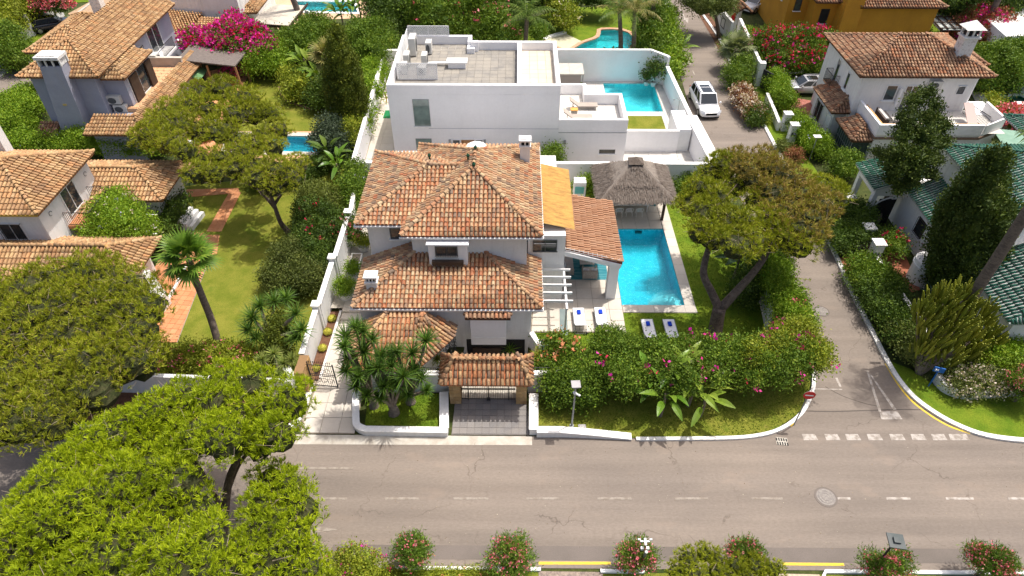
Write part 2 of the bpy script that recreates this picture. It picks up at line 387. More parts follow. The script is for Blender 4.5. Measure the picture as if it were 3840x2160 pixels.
PAVES=mat('sandstone_roof_paver',(.6,.5,.38,1),(.55,.47,.37,1),rough=.85,ns=1.5,fine=.05,isl=[(.62,.54,.42,1),(.58,.50,.39,1),(.65,.57,.46,1),(.55,.48,.38,1)])
SETT=mat('grey_driveway_sett',(.2,.19,.185,1),(.24,.22,.20,1),rough=.85,ns=2,fine=.15,fs=18,isl=[(.19,.18,.175,1),(.23,.215,.205,1),(.21,.20,.195,1),(.26,.24,.225,1)])
JOINT=mat('paving_joint',(.33,.28,.21,1),(.27,.23,.17,1),rough=.95,ns=3)
JOINTG=mat('grey_joint',(.20,.18,.16,1),(.16,.15,.135,1),rough=.95,ns=3)
TERRA=mat('terracotta_paver',(.5,.2,.08,1),(.55,.25,.12,1),rough=.8,ns=1.5,fine=.08,isl=[(.50,.20,.085,1),(.56,.25,.11,1),(.46,.18,.08,1),(.60,.29,.14,1)],spots=[(2.5,.64,(.62,.45,.3,1),.5)])
TERRAT=mat('peach_terrace_tile',(.62,.36,.19,1),(.58,.33,.18,1),rough=.8,ns=1.5,fine=.05,isl=[(.62,.37,.20,1),(.66,.40,.22,1),(.58,.34,.19,1)])
TC=[s(238,204,160,.68),s(216,166,124,.68),s(230,188,144,.68),s(192,154,124,.68),s(218,158,114,.68),s(214,190,152,.68),s(160,134,114,.68),s(240,210,168,.68),s(206,164,132,.68),s(150,132,116,.68),s(224,178,138,.68),s(208,138,102,.68)]
TILE=mat('aged_clay_tile',TC[0],s(150,118,92),rough=.9,ns=7,lo=.45,hi=.72,fine=.2,fs=35,isl=TC,spec=.15,bump=.15,bs=60,spots=[(28,.63,(.10,.075,.055,1),.65),(17,.70,(.62,.55,.42,1),.55),(1.2,.73,(.60,.30,.05,1),.5)])
PAN=mat('orange_pan_tile',s(214,130,88,.72),s(140,98,72,.7),rough=.9,ns=4,lo=.4,hi=.65,fine=.2,fs=25,spec=.1,spots=[(9,.64,s(120,90,72),.6)])
TS=[s(228,190,140),s(214,172,124),s(200,156,112),s(232,196,150),s(186,146,108),s(218,178,128),s(172,138,106),s(224,170,120)]
TILES_=mat('sandy_clay_tile',TS[0],s(150,120,90),rough=.9,ns=6,lo=.45,hi=.75,fine=.18,fs=30,isl=TS,spec=.15,bump=.1,spots=[(24,.64,(.12,.09,.06,1),.55),(.9,.70,(.60,.33,.04,1),.6)])
PANS=mat('sandy_pan_tile',s(176,126,86),s(130,96,68),rough=.9,ns=4,fine=.2,fs=25,spec=.1)
TB=[s(206,168,134),s(186,144,112),s(212,176,142),s(160,124,100),s(196,150,118),s(140,112,94),s(200,140,104)]
TILEB=mat('brown_clay_tile',TB[0],s(130,104,84),rough=.9,ns=6,lo=.45,hi=.7,fine=.18,fs=30,isl=TB,spec=.15,spots=[(24,.64,(.10,.075,.055,1),.6)])
PANB=mat('brown_pan_tile',s(120,84,62),s(90,66,50),rough=.9,ns=4,fine=.2)
TP=[s(214,166,130,.64),s(204,152,116,.64),s(218,174,140,.64),s(196,146,112,.64),s(208,158,122,.64)]
TILEP=mat('pink_clay_tile',TP[0],s(206,160,130),rough=.85,ns=5,lo=.45,hi=.8,fine=.08,fs=30,isl=TP,spec=.2)
PANP=mat('pink_pan_tile',s(176,108,78,.6),s(150,92,68,.6),rough=.9,ns=4,fine=.1)
TILEG=mat('green_glazed_tile',(.010,.115,.07,1),(.02,.15,.09,1),rough=.22,ns=3,fine=.15,isl=[(.012,.075,.045,1),(.02,.10,.06,1),(.03,.10,.065,1),(.01,.06,.04,1),(.05,.13,.085,1)],spec=.6,spots=[(3,.68,(.30,.25,.12,1),.5)])
PANG=mat('white_pan_mortar',(.55,.56,.54,1),(.35,.40,.36,1),rough=.6,ns=5,fine=.1)
TM=tile_mesh('roof_tile',TILE); TMS=tile_mesh('roof_tile',TILES_); TMB=tile_mesh('roof_tile',TILEB); TMP=tile_mesh('roof_tile',TILEP,w=.185,h=.095); TMG=tile_mesh('roof_tile',TILEG,w=.155,h=.085)
TMGATE=tile_mesh('roof_tile',mat('gate_clay_tile',TC[0],s(150,112,88),rough=.9,ns=7,lo=.42,hi=.68,fine=.2,fs=35,isl=[s(222,180,136,.8),s(194,152,116,.8),s(230,190,138,.8),s(164,132,106,.8),s(214,148,102,.8),s(204,168,128,.8),s(150,126,106,.8)],spec=.15,bump=.15,bs=60,spots=[(24,.62,(.12,.09,.07,1),.6)]),w=.195,L=.56,h=.105)
IRON=mat('black_iron',(.02,.02,.022,1),(.03,.028,.028,1),rough=.55,fine=0,spec=.4)
BROWNM=mat('dark_brown_frame',(.05,.03,.022,1),(.07,.045,.03,1),rough=.6,fine=0)
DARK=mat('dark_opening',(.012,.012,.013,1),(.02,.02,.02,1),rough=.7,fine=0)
GLASS=mat('window_glass',(.03,.038,.042,1),(.06,.07,.075,1),rough=.06,ns=1.2,fine=0,spec=.9)
GGLASS=mat('green_tinted_glass',(.06,.11,.10,1),(.14,.22,.20,1),rough=.07,ns=.8,fine=0,spec=.9)
WMET=mat('white_metal',(.78,.78,.77,1),(.72,.72,.71,1),rough=.45,fine=0,spec=.4)
GMET=mat('grey_metal',(.33,.34,.34,1),(.28,.29,.29,1),rough=.5,fine=.03,metal=.2)
DMET=mat('dark_grey_metal',(.07,.075,.08,1),(.10,.105,.11,1),rough=.5,fine=.03)
ACM=mat('air_conditioner_shell',(.62,.61,.57,1),(.55,.54,.50,1),rough=.5,fine=.02)
WOODD=mat('dark_wood',(.045,.028,.018,1),(.07,.045,.03,1),rough=.7,ns=4,fine=.15)
WOOD=mat('warm_wood',(.38,.20,.09,1),(.30,.15,.06,1),rough=.6,ns=4,fine=.1,stretch=(1,1,.2))
STONE=mat('sandstone_block',(.5,.33,.16,1),(.36,.22,.10,1),rough=.9,ns=4,fine=.12,fs=15,bump=.3,isl=[(.50,.33,.15,1),(.42,.27,.12,1),(.55,.38,.19,1),(.36,.23,.11,1)])
THATCH=mat('heather_thatch',(.115,.09,.075,1),(.20,.165,.14,1),rough=.95,ns=5,lo=.35,hi=.65,fine=.25,fs=30,isl=[(.10,.078,.062,1),(.16,.13,.108,1),(.22,.185,.155,1),(.13,.10,.08,1),(.27,.235,.20,1)])
BARK=mat('pine_bark',(.105,.075,.06,1),(.16,.12,.095,1),rough=.95,ns=5,lo=.4,hi=.6,fine=.25,fs=15,bump=.9,bs=14)
BARKP=mat('palm_bark',(.13,.10,.085,1),(.19,.15,.12,1),rough=.95,ns=3,fine=.25,fs=12,bump=.6,bs=12,stretch=(1,1,3))
BARKG=mat('pale_bark',(.26,.21,.165,1),(.18,.14,.11,1),rough=.95,ns=4,fine=.2,fs=12,bump=.6,bs=12)
def leafmat(name,cols,k=1.24,tr=.18,rough=.6,big=None):
    return mat(name,cols[0],big or tuple(c*.62 for c in cols[0][:3])+(1,),rough=rough,ns=.55,lo=.42,hi=.66,fine=0,isl=[tuple(min(1,c*k) for c in q[:3])+(1,) for q in cols],spec=.22,trans=tr)
PINE=leafmat('pine_needles',[(.115,.165,.010,1),(.16,.20,.012,1),(.085,.13,.012,1),(.20,.22,.018,1),(.13,.18,.012,1)],big=(.075,.115,.012,1))
PINEN=leafmat('bright_pine_needles',[(.28,.36,.008,1),(.36,.43,.010,1),(.19,.25,.008,1),(.43,.48,.014,1),(.27,.35,.008,1),(.12,.16,.008,1)],tr=.24,big=(.19,.26,.008,1))
PINEO=leafmat('olive_pine_needles',[(.21,.25,.010,1),(.27,.30,.013,1),(.14,.17,.010,1),(.33,.34,.018,1),(.20,.235,.012,1),(.26,.21,.04,1)],tr=.22,big=(.15,.18,.012,1))
PINED=leafmat('dry_brown_needles',[(.26,.16,.05,1),(.30,.22,.05,1),(.22,.20,.03,1),(.19,.12,.045,1),(.26,.26,.025,1),(.20,.22,.02,1)],big=(.24,.17,.045,1))
CYP=leafmat('cypress_foliage',[(.045,.075,.012,1),(.07,.105,.016,1),(.03,.05,.010,1),(.10,.13,.018,1)],tr=.12)
CYPL=leafmat('olive_cypress_foliage',[(.08,.11,.012,1),(.115,.145,.014,1),(.055,.075,.012,1),(.16,.18,.018,1)],tr=.18)
LEAFM=leafmat('mid_green_leaves',[(.085,.155,.012,1),(.13,.20,.016,1),(.055,.105,.012,1),(.19,.25,.02,1),(.07,.13,.014,1)])
LEAFL=leafmat('lime_green_leaves',[(.14,.24,.014,1),(.19,.29,.018,1),(.10,.18,.014,1),(.24,.32,.02,1)])
LEAFY=leafmat('yellow_green_leaves',[(.22,.26,.016,1),(.30,.31,.03,1),(.14,.19,.016,1),(.17,.22,.02,1)])
LEAFD=leafmat('dark_green_leaves',[(.045,.085,.012,1),(.07,.12,.014,1),(.03,.055,.010,1),(.11,.165,.018,1)],tr=.2)
LEAFO=leafmat('olive_leaves',[(.09,.12,.025,1),(.12,.15,.03,1),(.065,.085,.02,1),(.15,.17,.035,1)])
LEAFR=leafmat('rusty_leaves',[(.20,.07,.04,1),(.30,.11,.05,1),(.14,.10,.03,1),(.34,.18,.08,1)])
OLEA=leafmat('oleander_leaves',[(.09,.17,.018,1),(.13,.22,.022,1),(.06,.11,.014,1),(.18,.26,.03,1)])
BLADE=leafmat('yucca_blades',[(.045,.10,.014,1),(.07,.14,.018,1),(.10,.18,.02,1),(.03,.07,.012,1),(.14,.22,.03,1)],rough=.4,tr=.18)
FAN=leafmat('fan_palm_blades',[(.08,.16,.016,1),(.12,.21,.02,1),(.06,.12,.014,1),(.17,.25,.03,1)],rough=.45)
FEATH=leafmat('feather_palm_leaflets',[(.09,.16,.02,1),(.13,.20,.03,1),(.06,.11,.016,1),(.19,.24,.05,1)],rough=.5)
FEATHD=leafmat('drying_palm_leaflets',[(.20,.20,.05,1),(.26,.22,.07,1),(.14,.15,.03,1),(.32,.26,.12,1)],rough=.6)
BANA=leafmat('banana_leaf',[(.08,.17,.014,1),(.12,.22,.02,1),(.05,.11,.012,1),(.17,.26,.03,1)],rough=.35)
AGAV=leafmat('blue_agave_leaf',[(.12,.20,.13,1),(.16,.25,.16,1),(.09,.16,.10,1)],rough=.5,tr=.05)
CACT=leafmat('candelabra_stem',[(.17,.19,.014,1),(.12,.15,.012,1),(.22,.23,.02,1),(.26,.26,.03,1),(.10,.12,.012,1)],tr=0)
def flower(name,cols): return mat(name,cols[0],None,rough=.6,fine=0,isl=cols,trans=.25)
MAGEN=flower('magenta_bracts',[(.62,.015,.30,1),(.70,.03,.40,1),(.50,.01,.18,1),(.75,.05,.28,1)])
REDF=flower('crimson_bracts',[(.60,.02,.06,1),(.70,.04,.10,1),(.50,.01,.10,1)])
PINKF=flower('pink_blossom',[(.75,.14,.20,1),(.80,.22,.28,1),(.65,.06,.12,1),(.85,.35,.38,1)])
ORNF=flower('peach_blossom',[(.90,.36,.18,1),(.85,.28,.12,1),(.92,.45,.28,1)])
WHF=flower('cream_blossom',[(.72,.62,.52,1),(.66,.52,.42,1),(.78,.70,.62,1)])
LIL=flower('lilac_blossom',[(.45,.40,.80,1),(.60,.55,.85,1),(.7,.68,.85,1)])
POTW=mat('white_pot',(.72,.71,.69,1),(.6,.58,.55,1),rough=.5,fine=.03); POTT=mat('terracotta_pot',(.45,.17,.08,1),(.38,.14,.07,1),rough=.8,fine=.1)
CORESHADE=mat('crown_core_shade',(.03,.04,.010,1),(.05,.05,.018,1),rough=.95,ns=3,fine=.4,fs=14,bump=1.,bs=9)  # solid pine crown core; shade of the gaps between tufts put into its colour
def streaks(m,am=.22,sc=(1.6,1.6,.16),tint=(.42,.39,.34,1)):
    t=m.node_tree; b=t.nodes['Principled BSDF']; col=b.inputs['Base Color'].links[0].from_socket; geo=N(t,'ShaderNodeNewGeometry'); mp=N(t,'ShaderNodeMapping'); mp.inputs['Scale'].default_value=sc; t.links.new(geo.outputs['Position'],mp.inputs[0])
    f=ramp(t,noise(t,mp.outputs[0],2.2,5,.65),[(.50,g(0)),(.74,g(am))]); t.links.new(mixc(t,f,col,tint),b.inputs['Base Color'])
for m_,a_ in ((WALL,.24),(WALLM,.05),(GREYW,.2),(ORANGE,.25),(CAP,.2)): streaks(m_,a_,tint=(.42,.39,.34,1) if m_ is not ORANGE else (.35,.16,.03,1))
DEADTW=mat('dead_twig',(.34,.27,.20,1),(.22,.17,.13,1),rough=.9,fine=.1)
# ---------------- plant library ----------------
def lobe_pts(lobes,dens,zmin=-.35,rin=.72):
    C=[];Nn=[]
    L=[(np.array(l[0],dtype=float),np.array(l[1],dtype=float)) for l in lobes]
    for i,(c,r) in enumerate(L):
        area=4*math.pi*((r[0]*r[1])**1.6/3+(r[0]*r[2])**1.6/3+(r[1]*r[2])**1.6/3)**(1/1.6); n=max(4,int(area*.72*dens))
        d=NR.normal(size=(n*2,3)); d/=np.linalg.norm(d,axis=1)[:,None]; d=d[d[:,2]>zmin][:n]
        p=c+d*r*(NR.uniform(rin,1.06,size=(len(d),1)))
        keep=np.ones(len(d),bool)
        for j,(c2,r2) in enumerate(L):
            if j!=i and np.linalg.norm(c-c2)<r.max()+r2.max(): keep&=(((p-c2)/r2)**2).sum(1)>.5
        C.append(p[keep]);nn=d/r*r.min(); nn/=np.linalg.norm(nn,axis=1)[:,None]; Nn.append(nn[keep])
    return np.concatenate(C),np.concatenate(Nn)
def norm(a): return a/np.maximum(np.linalg.norm(a,axis=1),1e-6)[:,None]
def leaf_geo(C,Nm,m,sig,size,asp,up=.15):
    n=len(C)*m; p=np.repeat(C,m,0)+NR.normal(size=(n,3))*sig*np.array([1,1,.7]); d=norm(np.repeat(Nm,m,0)*.55+NR.normal(size=(n,3))*.7+np.array([0,0,up]))
    w=norm(np.cross(d,NR.normal(size=(n,3)))); sz=size*NR.uniform(.6,1.25,size=(n,1))
    V=np.stack([p,p+d*sz*.5+w*sz*asp/2,p+d*sz,p+d*sz*.5-w*sz*asp/2],1).reshape(-1,3)
    return V,np.arange(n*4).reshape(-1,4)
def needle_geo(C,Nm,k,L,w,cone=.75,up=.35):
    n=len(C)*k; ax=norm(Nm*.8+NR.normal(size=Nm.shape)*.45+np.array([0,0,up])); d=norm(np.repeat(ax,k,0)+NR.normal(size=(n,3))*cone*.6)
    p=np.repeat(C,k,0)+NR.normal(size=(n,3))*L*.10; s_=norm(np.cross(d,NR.normal(size=(n,3))))*w/2; l=L*NR.uniform(.65,1.15,size=(n,1))
    V=np.stack([p+s_,p-s_,p+d*l-s_*.3,p+d*l+s_*.3],1).reshape(-1,3)
    return V,np.arange(n*4).reshape(-1,4)
def core_geo(lobes,k,nu=9,nv=5):
    V=[];Fc=[];o=0
    for c,r in lobes:
        r=np.array(r)*k
        for j in range(nv):
            ph=-1.35+2.7*j/(nv-1)
            kk=.05 if j in (0,nv-1) else 1.
            for i in range(nu):
                a=6.2832*i/nu+j*.3; q=RD.uniform(.85,1.12); V.append((c[0]+r[0]*math.cos(ph)*math.cos(a)*q*kk,c[1]+r[1]*math.cos(ph)*math.sin(a)*q*kk,c[2]+r[2]*math.sin(ph)*q))
        for j in range(nv-1):
            for i in range(nu): Fc.append((o+j*nu+i,o+j*nu+(i+1)%nu,o+(j+1)*nu+(i+1)%nu,o+(j+1)*nu+i))
        o+=nu*nv
    return np.array(V),np.array(Fc)
def cat(geos):
    V=[];Fc=[];o=0
    for v,f in geos: V.append(v);Fc.append(np.asarray(f)+o);o+=len(v)
    return np.concatenate(V),np.concatenate(Fc)
def LB(c,r,rz=None,ry=None): return (tuple(c),(r,ry or r,rz if rz else r))
def LD(x,y,z,r,rz=None): return LB(D(x,y,z),r,rz)
TRIS=[0]
def bumpy(lobes,n=6,lo=.24,hi=.42,zmin=-.3):
    out=list(lobes)
    for c,r in lobes:
        for i in range(n):
            d=Vector((RD.gauss(0,1),RD.gauss(0,1),RD.gauss(.25,1))).normalized()
            if d.z<zmin: d.z=-d.z
            k=RD.uniform(lo,hi); e=.92; rr=(r[0]+r[1]+r[2])/3*k
            out.append(((c[0]+d.x*r[0]*e,c[1]+d.y*r[1]*e,c[2]+d.z*r[2]*e),(rr,rr,rr*.9)))
    return out
def add_crown(par,lobes,m,kind='leaf',size=.14,asp=.55,cover=1.6,core=.72,zmin=-.35,name='crown',cl=10,sigk=1.6,nk=8,cone=.75,up=.2,bumps=4):
    base_=list(lobes)
    if bumps and kind=='needle': lobes=bumpy(lobes,34,.19,.33)[len(base_):]
    elif bumps: lobes=bumpy(lobes,bumps,.22,.42)
    if kind=='needle':
        C,Nn=lobe_pts(lobes,cover/(size*size*2.2),zmin,.62); g_=[needle_geo(C,Nn,nk,size,size*.15,cone,up)]
    else:
        nl=cover/(size*size*asp*.5); C,Nn=lobe_pts(lobes,nl/cl,zmin); g_=[leaf_geo(C,Nn,cl,size*sigk,size,asp,up)]
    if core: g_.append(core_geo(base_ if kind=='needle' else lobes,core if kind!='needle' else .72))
    V,Fc=cat(g_); TRIS[0]+=2*len(Fc)
    if kind=='needle':
        C2,N2=lobe_pts(base_,2.2,zmin,.93); d=norm(N2*.6+NR.normal(size=C2.shape)*.8); s_=norm(np.cross(d,NR.normal(size=C2.shape)))*.011; L2=NR.uniform(.2,.55,size=(len(C2),1)); a_=C2-d*L2*.4; b_=C2+d*L2
        V2=np.stack([a_-s_,a_+s_,b_+s_*.4,b_-s_*.4],1).reshape(-1,3); npmesh('dead_twigs',V2,np.arange(len(V2)).reshape(-1,4),DEADTW,par,kind='stuff')
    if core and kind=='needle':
        n1=sum(len(x[1]) for x in g_[:-1]); return npmesh(name,V,Fc,[m,CORESHADE],par,mi=[0]*n1+[1]*(len(Fc)-n1))
    return npmesh(name,V,Fc,m,par)
def add_flowers(par,lobes,m,n,size,clump=6,zmin=-.2,name='blossoms',sig=None,sel=None):
    C,Nn=lobe_pts(lobes,1000/max(1e-3,sum(4*3.14*l[1][0]*l[1][2] for l in lobes)),zmin,.98)
    if sel is not None: k=np.array([sel(c) for c in C]); C=C[k];Nn=Nn[k]
    if len(C)==0: return
    idx=NR.choice(len(C),min(n,len(C)),replace=False); C=C[idx]+Nn[idx]*size*.6;Nn=Nn[idx]
    V,Fc=leaf_geo(C,Nn,clump,sig or size*.7,size,.85,.3); return npmesh(name,V,Fc,m,par,kind='stuff')
def bush(label,lobes,m,size=.14,cat_='shrub',name='shrub',flowers=(),asp=.55,cover=1.6,group=None,core=.74,stem=None,kind='leaf',zmin=-.5,cl=10,base=None,**kw):
    x=sum(l[0][0] for l in lobes)/len(lobes); y=sum(l[0][1] for l in lobes)/len(lobes)
    t=thing(name,label,cat_,base or (x,y,0),group=group)
    add_crown(t,lobes,m,kind,size,asp,cover,core,zmin,'foliage',cl,**kw)
    for fm,n,fs_ in flowers: add_flowers(t,lobes,fm,n,fs_)
    if stem:
        MB().tube([(x,y,-.05),(x+.03,y,stem*.5),(x,y,stem)],[.06,.05,.04],6).build('stem',BARKG,t)
    return t
def limb(mb,pts,r0,r1,n=8,k=4):
    q=smoothpath([tuple(p) for p in pts],k); m=len(q)
    mb.tube(q,[r0+(r1-r0)*(i/(m-1))**.8 for i in range(m)],n)
def tree(label,base,limbs,crowns,bark=BARK,cat_='tree',name='tree',group=None,twigs=0):
    """limbs: (points,r0,r1); crowns: (lobes, material, dict)"""
    t=thing(name,label,cat_,base,group=group); q=MB()
    for pts,a,b in limbs: limb(q,pts,a,b)
    if limbs and twigs:
        tips=[Vector(l[0][-1]) for l in limbs]; 
        for lobes,m,kw in crowns:
            for c,r in lobes:
                c=Vector(c); e=min(tips,key=lambda p:(p-c).length); mid=(e+c)/2-Vector((0,0,.25*r[2]))
                limb(q,[e,mid,c],twigs,twigs*.4,5,3)
    if q.f: q.build('trunk',bark,t,smooth=True)
    for lobes,m,kw in crowns: add_crown(t,lobes,m,**kw)
    return t
def hedge_lobes(path,w,h,step=None,jit=.12):
    out=[];step=step or w*.55; path=[Vector((p[0],p[1],0)) for p in path]
    for a,b in zip(path,path[1:]):
        n=max(1,int((b-a).length/step))
        for i in range(n):
            p=a.lerp(b,(i+.5)/n); k=RD.uniform(1-jit,1+jit)
            out.append(((p.x+RD.gauss(0,.06*w),p.y+RD.gauss(0,.06*w),h*.5*k),(w*.58*k,w*.58*k,h*.55*k)))
    return out
def blade(L,w,droop=.25,n=3,fold=.0):
    """a tapering strap leaf along +x from the origin, drooping in z"""
    V=[];Fc=[]
    for i in range(n+1):
        t=i/n; ww=w/2*(1-t**1.6)*(.7+.9*min(t*3,1)*.5) if i<n else w*.02
        V+=[(L*t,-ww,-droop*L*t*t+fold*ww),(L*t,ww,-droop*L*t*t+fold*ww)]
    for i in range(n): Fc.append((2*i,2*i+2,2*i+3,2*i+1))
    return np.array(V),np.array(Fc)
def rot(az,el,roll=0):
    return np.array(Matrix.Rotation(az,3,'Z')@Matrix.Rotation(-el,3,'Y')@Matrix.Rotation(roll,3,'X'))
def place(vf,R3,p=(0,0,0),k=1.): return (vf[0]*k@R3.T+np.array(p),vf[1])
def rosette(n,L,w,lo=-.5,hi=1.35,droop=.12,p=(0,0,0),seg=3):
    g_=[]
    for i in range(n):
        e=lo+(hi-lo)*((i+.5)/n)**.8; g_.append(place(blade(L*RD.uniform(.85,1.1),w,droop+max(0,-e)*.25,seg),rot(i*2.4+RD.uniform(-.2,.2),e,RD.uniform(-.4,.4)),p))
    return cat(g_)
def yucca(label,base,trunks,heads,name='yucca',cat_='yucca',m=None,L=.80,w=.058,nb=74,group=None):
    t=thing(name,label,cat_,base,group=group); q=MB()
    for pts,a,b in trunks: limb(q,pts,a,b,8,3)
    q.build('trunk',BARKG,t,smooth=True)
    for h,k in heads: 
        v,f=rosette(nb,L*k,w,p=h); npmesh('leaf_rosette',v,f,m or BLADE,t)
    return t
def fan_leaf(L=.9,pet=.9,n=20,droop=.35):
    g_=[]
    for i in range(n):
        a=(i/(n-1)-.5)*4.6; v,f=blade(L*(1-.18*abs(a)/2.3),.15,droop*RD.uniform(.7,1.3),3); g_.append(place((v,f),rot(a,0,0),(pet,0,0)))
    g_.append((np.array([(0,-.02,0),(0,.02,0),(pet,.02,0),(pet,-.02,0)]),np.array([(0,1,2,3)])))
    return cat(g_)
def fan_palm(label,base,path,r0,r1,n=26,L=.9,group=None,m=None,skirt=True):
    t=thing('fan_palm',label,'palm',base,group=group); q=MB(); limb(q,path,r0,r1,10,5); q.build('trunk',BARKP,t,smooth=True); top=np.array(path[-1])
    for i in range(n):
        e=1.45-1.95*((i+.5)/n); v,f=place(fan_leaf(L*RD.uniform(.85,1.05),L*.9,20,.26+max(0,-e)*.3),rot(i*2.4,e,RD.uniform(-.3,.3)),top); npmesh('frond',v,f,m or FAN,t)
    return t
def feather_leaf(L=3.,n=30,leaflet=.6,arch=.55,up=.0):
    g_=[];pts=[]
    for i in range(n):
        t=(i+1)/n; x=L*t*(1-.12*t); z=L*(.28*t-arch*t*t); pts.append((x,0,z)); ll=leaflet*(math.sin(math.pi*min(.97,.15+.8*t))**.6)
        for sgn in (-1,1):
            v,f=blade(ll,.05,.5,2); R3=np.array(Matrix.Rotation(sgn*RD.uniform(1.0,1.35),3,'Z')@Matrix.Rotation(.25+RD.uniform(-.15,.3),3,'Y')); g_.append(place((v,f),R3,(x,0,z)))
    rv=[(0,-.03,0),(0,.03,0)]+[(x,s_*.02,z) for x,y,z in pts[::4] for s_ in (-1,1)]; g_.append((np.array(rv),np.array([(2*i,2*i+2,2*i+3,2*i+1) for i in range(len(rv)//2-1)])))
    return cat(g_)
def feather_palm(label,base,path,r0,r1,n=16,L=3.,group=None,m=None,leaflet=.6,e0=1.25,e1=-.2,arch=.55,nl=28):
    t=thing('feather_palm',label,'palm',base,group=group); q=MB(); limb(q,path,r0,r1,10,4); q.build('trunk',BARKP,t,smooth=True); top=np.array(path[-1])
    for i in range(n):
        e=e0+(e1-e0)*((i+.5)/n); v,f=place(feather_leaf(L*RD.uniform(.85,1.1),nl,leaflet,arch),rot(i*2.4+RD.uniform(-.15,.15),e,RD.uniform(-.4,.4)),top); npmesh('frond',v,f,m[i%len(m)] if isinstance(m,list) else (m or FEATH),t)
    return t
def paddle(L=1.1,w=.42,pet=.9,droop=.5,n=5):
    V=[(0,-.02,0),(0,.02,0),(pet,.02,0),(pet,-.02,0)];Fc=[(0,1,2,3)]
    for i in range(n+1):
        t=i/n; ww=w/2*math.sin(math.pi*min(.98,.08+.9*t))**.7; x=pet+L*t; z=-droop*L*t*t; j=RD.uniform(.85,1.1)
        V+=[(x,-ww*j,z+ww*.35),(x,0,z),(x,ww*j,z+ww*.35)]
    for i in range(n):
        a=4+3*i; Fc+=[(a,a+3,a+4,a+1),(a+1,a+4,a+5,a+2)]
    return np.array(V),np.array(Fc)
def banana(label,base,n=12,L=1.1,h=1.2,m=None,name='banana_plant',cat_='banana plant',group=None,w=.42,lean=None,e0=1.3,e1=.35):
    t=thing(name,label,cat_,base,group=group); q=MB(); b=Vector(base)
    q.tube([b,b+Vector((.05,0,h*.5)),b+Vector((0,0,h))],[.11,.09,.05],7); q.build('stem',BARKG,t)
    for i in range(n):
        e=e0+(e1-e0)*((i+.5)/n); v,f=place(paddle(L*RD.uniform(.8,1.1),w,L*.7,.45+.4*(1-e/1.3),5),rot(i*2.4+RD.uniform(-.3,.3),e,RD.uniform(-.5,.5)),(b.x,b.y,b.z+h*RD.uniform(.55,.95))); npmesh('leaf',v,f,m or BANA,t)
    return t
def agave(label,base,n=16,L=.8,w=.16,m=None,group=None,cat_='agave',name='agave'):
    t=thing(name,label,cat_,base,group=group)
    for i in range(n):
        e=.15+1.1*((i+.5)/n); v,f=place(blade(L*RD.uniform(.85,1.1),w,.18,4,.35),rot(i*2.4,e,0),(base[0],base[1],base[2]+.08)); npmesh('leaf',v,f,m or AGAV,t)
    return t
def grass_blades(name,poly,z,n,m,par=None,h=.05,label=None):
    xs=[p[0] for p in poly];ys=[p[1] for p in poly]; P_=[]
    X=NR.uniform(min(xs),max(xs),n*2);Y=NR.uniform(min(ys),max(ys),n*2)
    for x,y in zip(X,Y):
        if inpoly(x,y,poly): P_.append((x,y,z))
        if len(P_)>=n: break
    C=np.array(P_); Nn=np.tile([0,0,1.],(len(C),1)); V,Fc=needle_geo(C,Nn,3,h,.03,1.1); TRIS[0]+=2*len(Fc)
    o=npmesh(name,V,Fc,m,par,kind='stuff'); 
    if par is None: tag(o,label,'grass')
    return o
# ================= THE SETTING =================
from mathutils.geometry import tessellate_polygon
WATER=bpy.data.materials.new('pool_water'); WATER.use_nodes=True; t=WATER.node_tree; t.nodes.remove(t.nodes['Principled BSDF'])
tr=N(t,'ShaderNodeBsdfTransparent'); tr.inputs[0].default_value=(.50,.93,.97,1); gl=N(t,'ShaderNodeBsdfGlossy'); gl.inputs[1].default_value=.03; rf=N(t,'ShaderNodeBsdfRefraction'); rf.inputs['Color'].default_value=(.50,.93,.97,1); rf.inputs['IOR'].default_value=1.33; rf.inputs['Roughness'].default_value=0
geo=N(t,'ShaderNodeNewGeometry'); bn=N(t,'ShaderNodeBump'); bn.inputs['Strength'].default_value=.55; bn.inputs['Distance'].default_value=.12
t.links.new(noise(t,geo.outputs['Position'],3.2,3,.55,1.2),bn.inputs['Height'])
for q in (gl,rf): t.links.new(bn.outputs[0],q.inputs['Normal'])
fr=N(t,'ShaderNodeFresnel'); fr.inputs[0].default_value=1.33; t.links.new(bn.outputs[0],fr.inputs[1])
m1=N(t,'ShaderNodeMixShader'); m1.inputs[0].default_value=.4; t.links.new(tr.outputs[0],m1.inputs[1]); t.links.new(rf.outputs[0],m1.inputs[2])
m2=N(t,'ShaderNodeMixShader'); t.links.new(fr.outputs[0],m2.inputs[0]); t.links.new(m1.outputs[0],m2.inputs[1]); t.links.new(gl.outputs[0],m2.inputs[2]); t.links.new(m2.outputs[0],t.nodes['Material Output'].inputs[0])
def mosaic(name,c1,c2,c3):
    m=mat(name,c1,c2,rough=.4,ns=2.2,lo=.42,hi=.58,fine=.1,fs=9,spots=[(6.5,.56,c3,.55)]); return m
MOSA=mosaic('turquoise_mosaic',(.05,.60,.72,1),(.035,.50,.62,1),(.30,.85,.92,1))
MOSB=mosaic('pale_turquoise_mosaic',(.24,.78,.80,1),(.16,.66,.72,1),(.60,.98,.98,1))
MOSC=mosaic('aqua_plaster',(.10,.62,.62,1),(.07,.52,.54,1),(.16,.70,.70,1))
MOSG=mosaic('green_mosaic',(.02,.30,.20,1),(.015,.22,.15,1),(.03,.36,.25,1))
MOSP=mat('pale_pool_step',(.60,.82,.84,1),(.50,.74,.78,1),rough=.5,fine=.05)
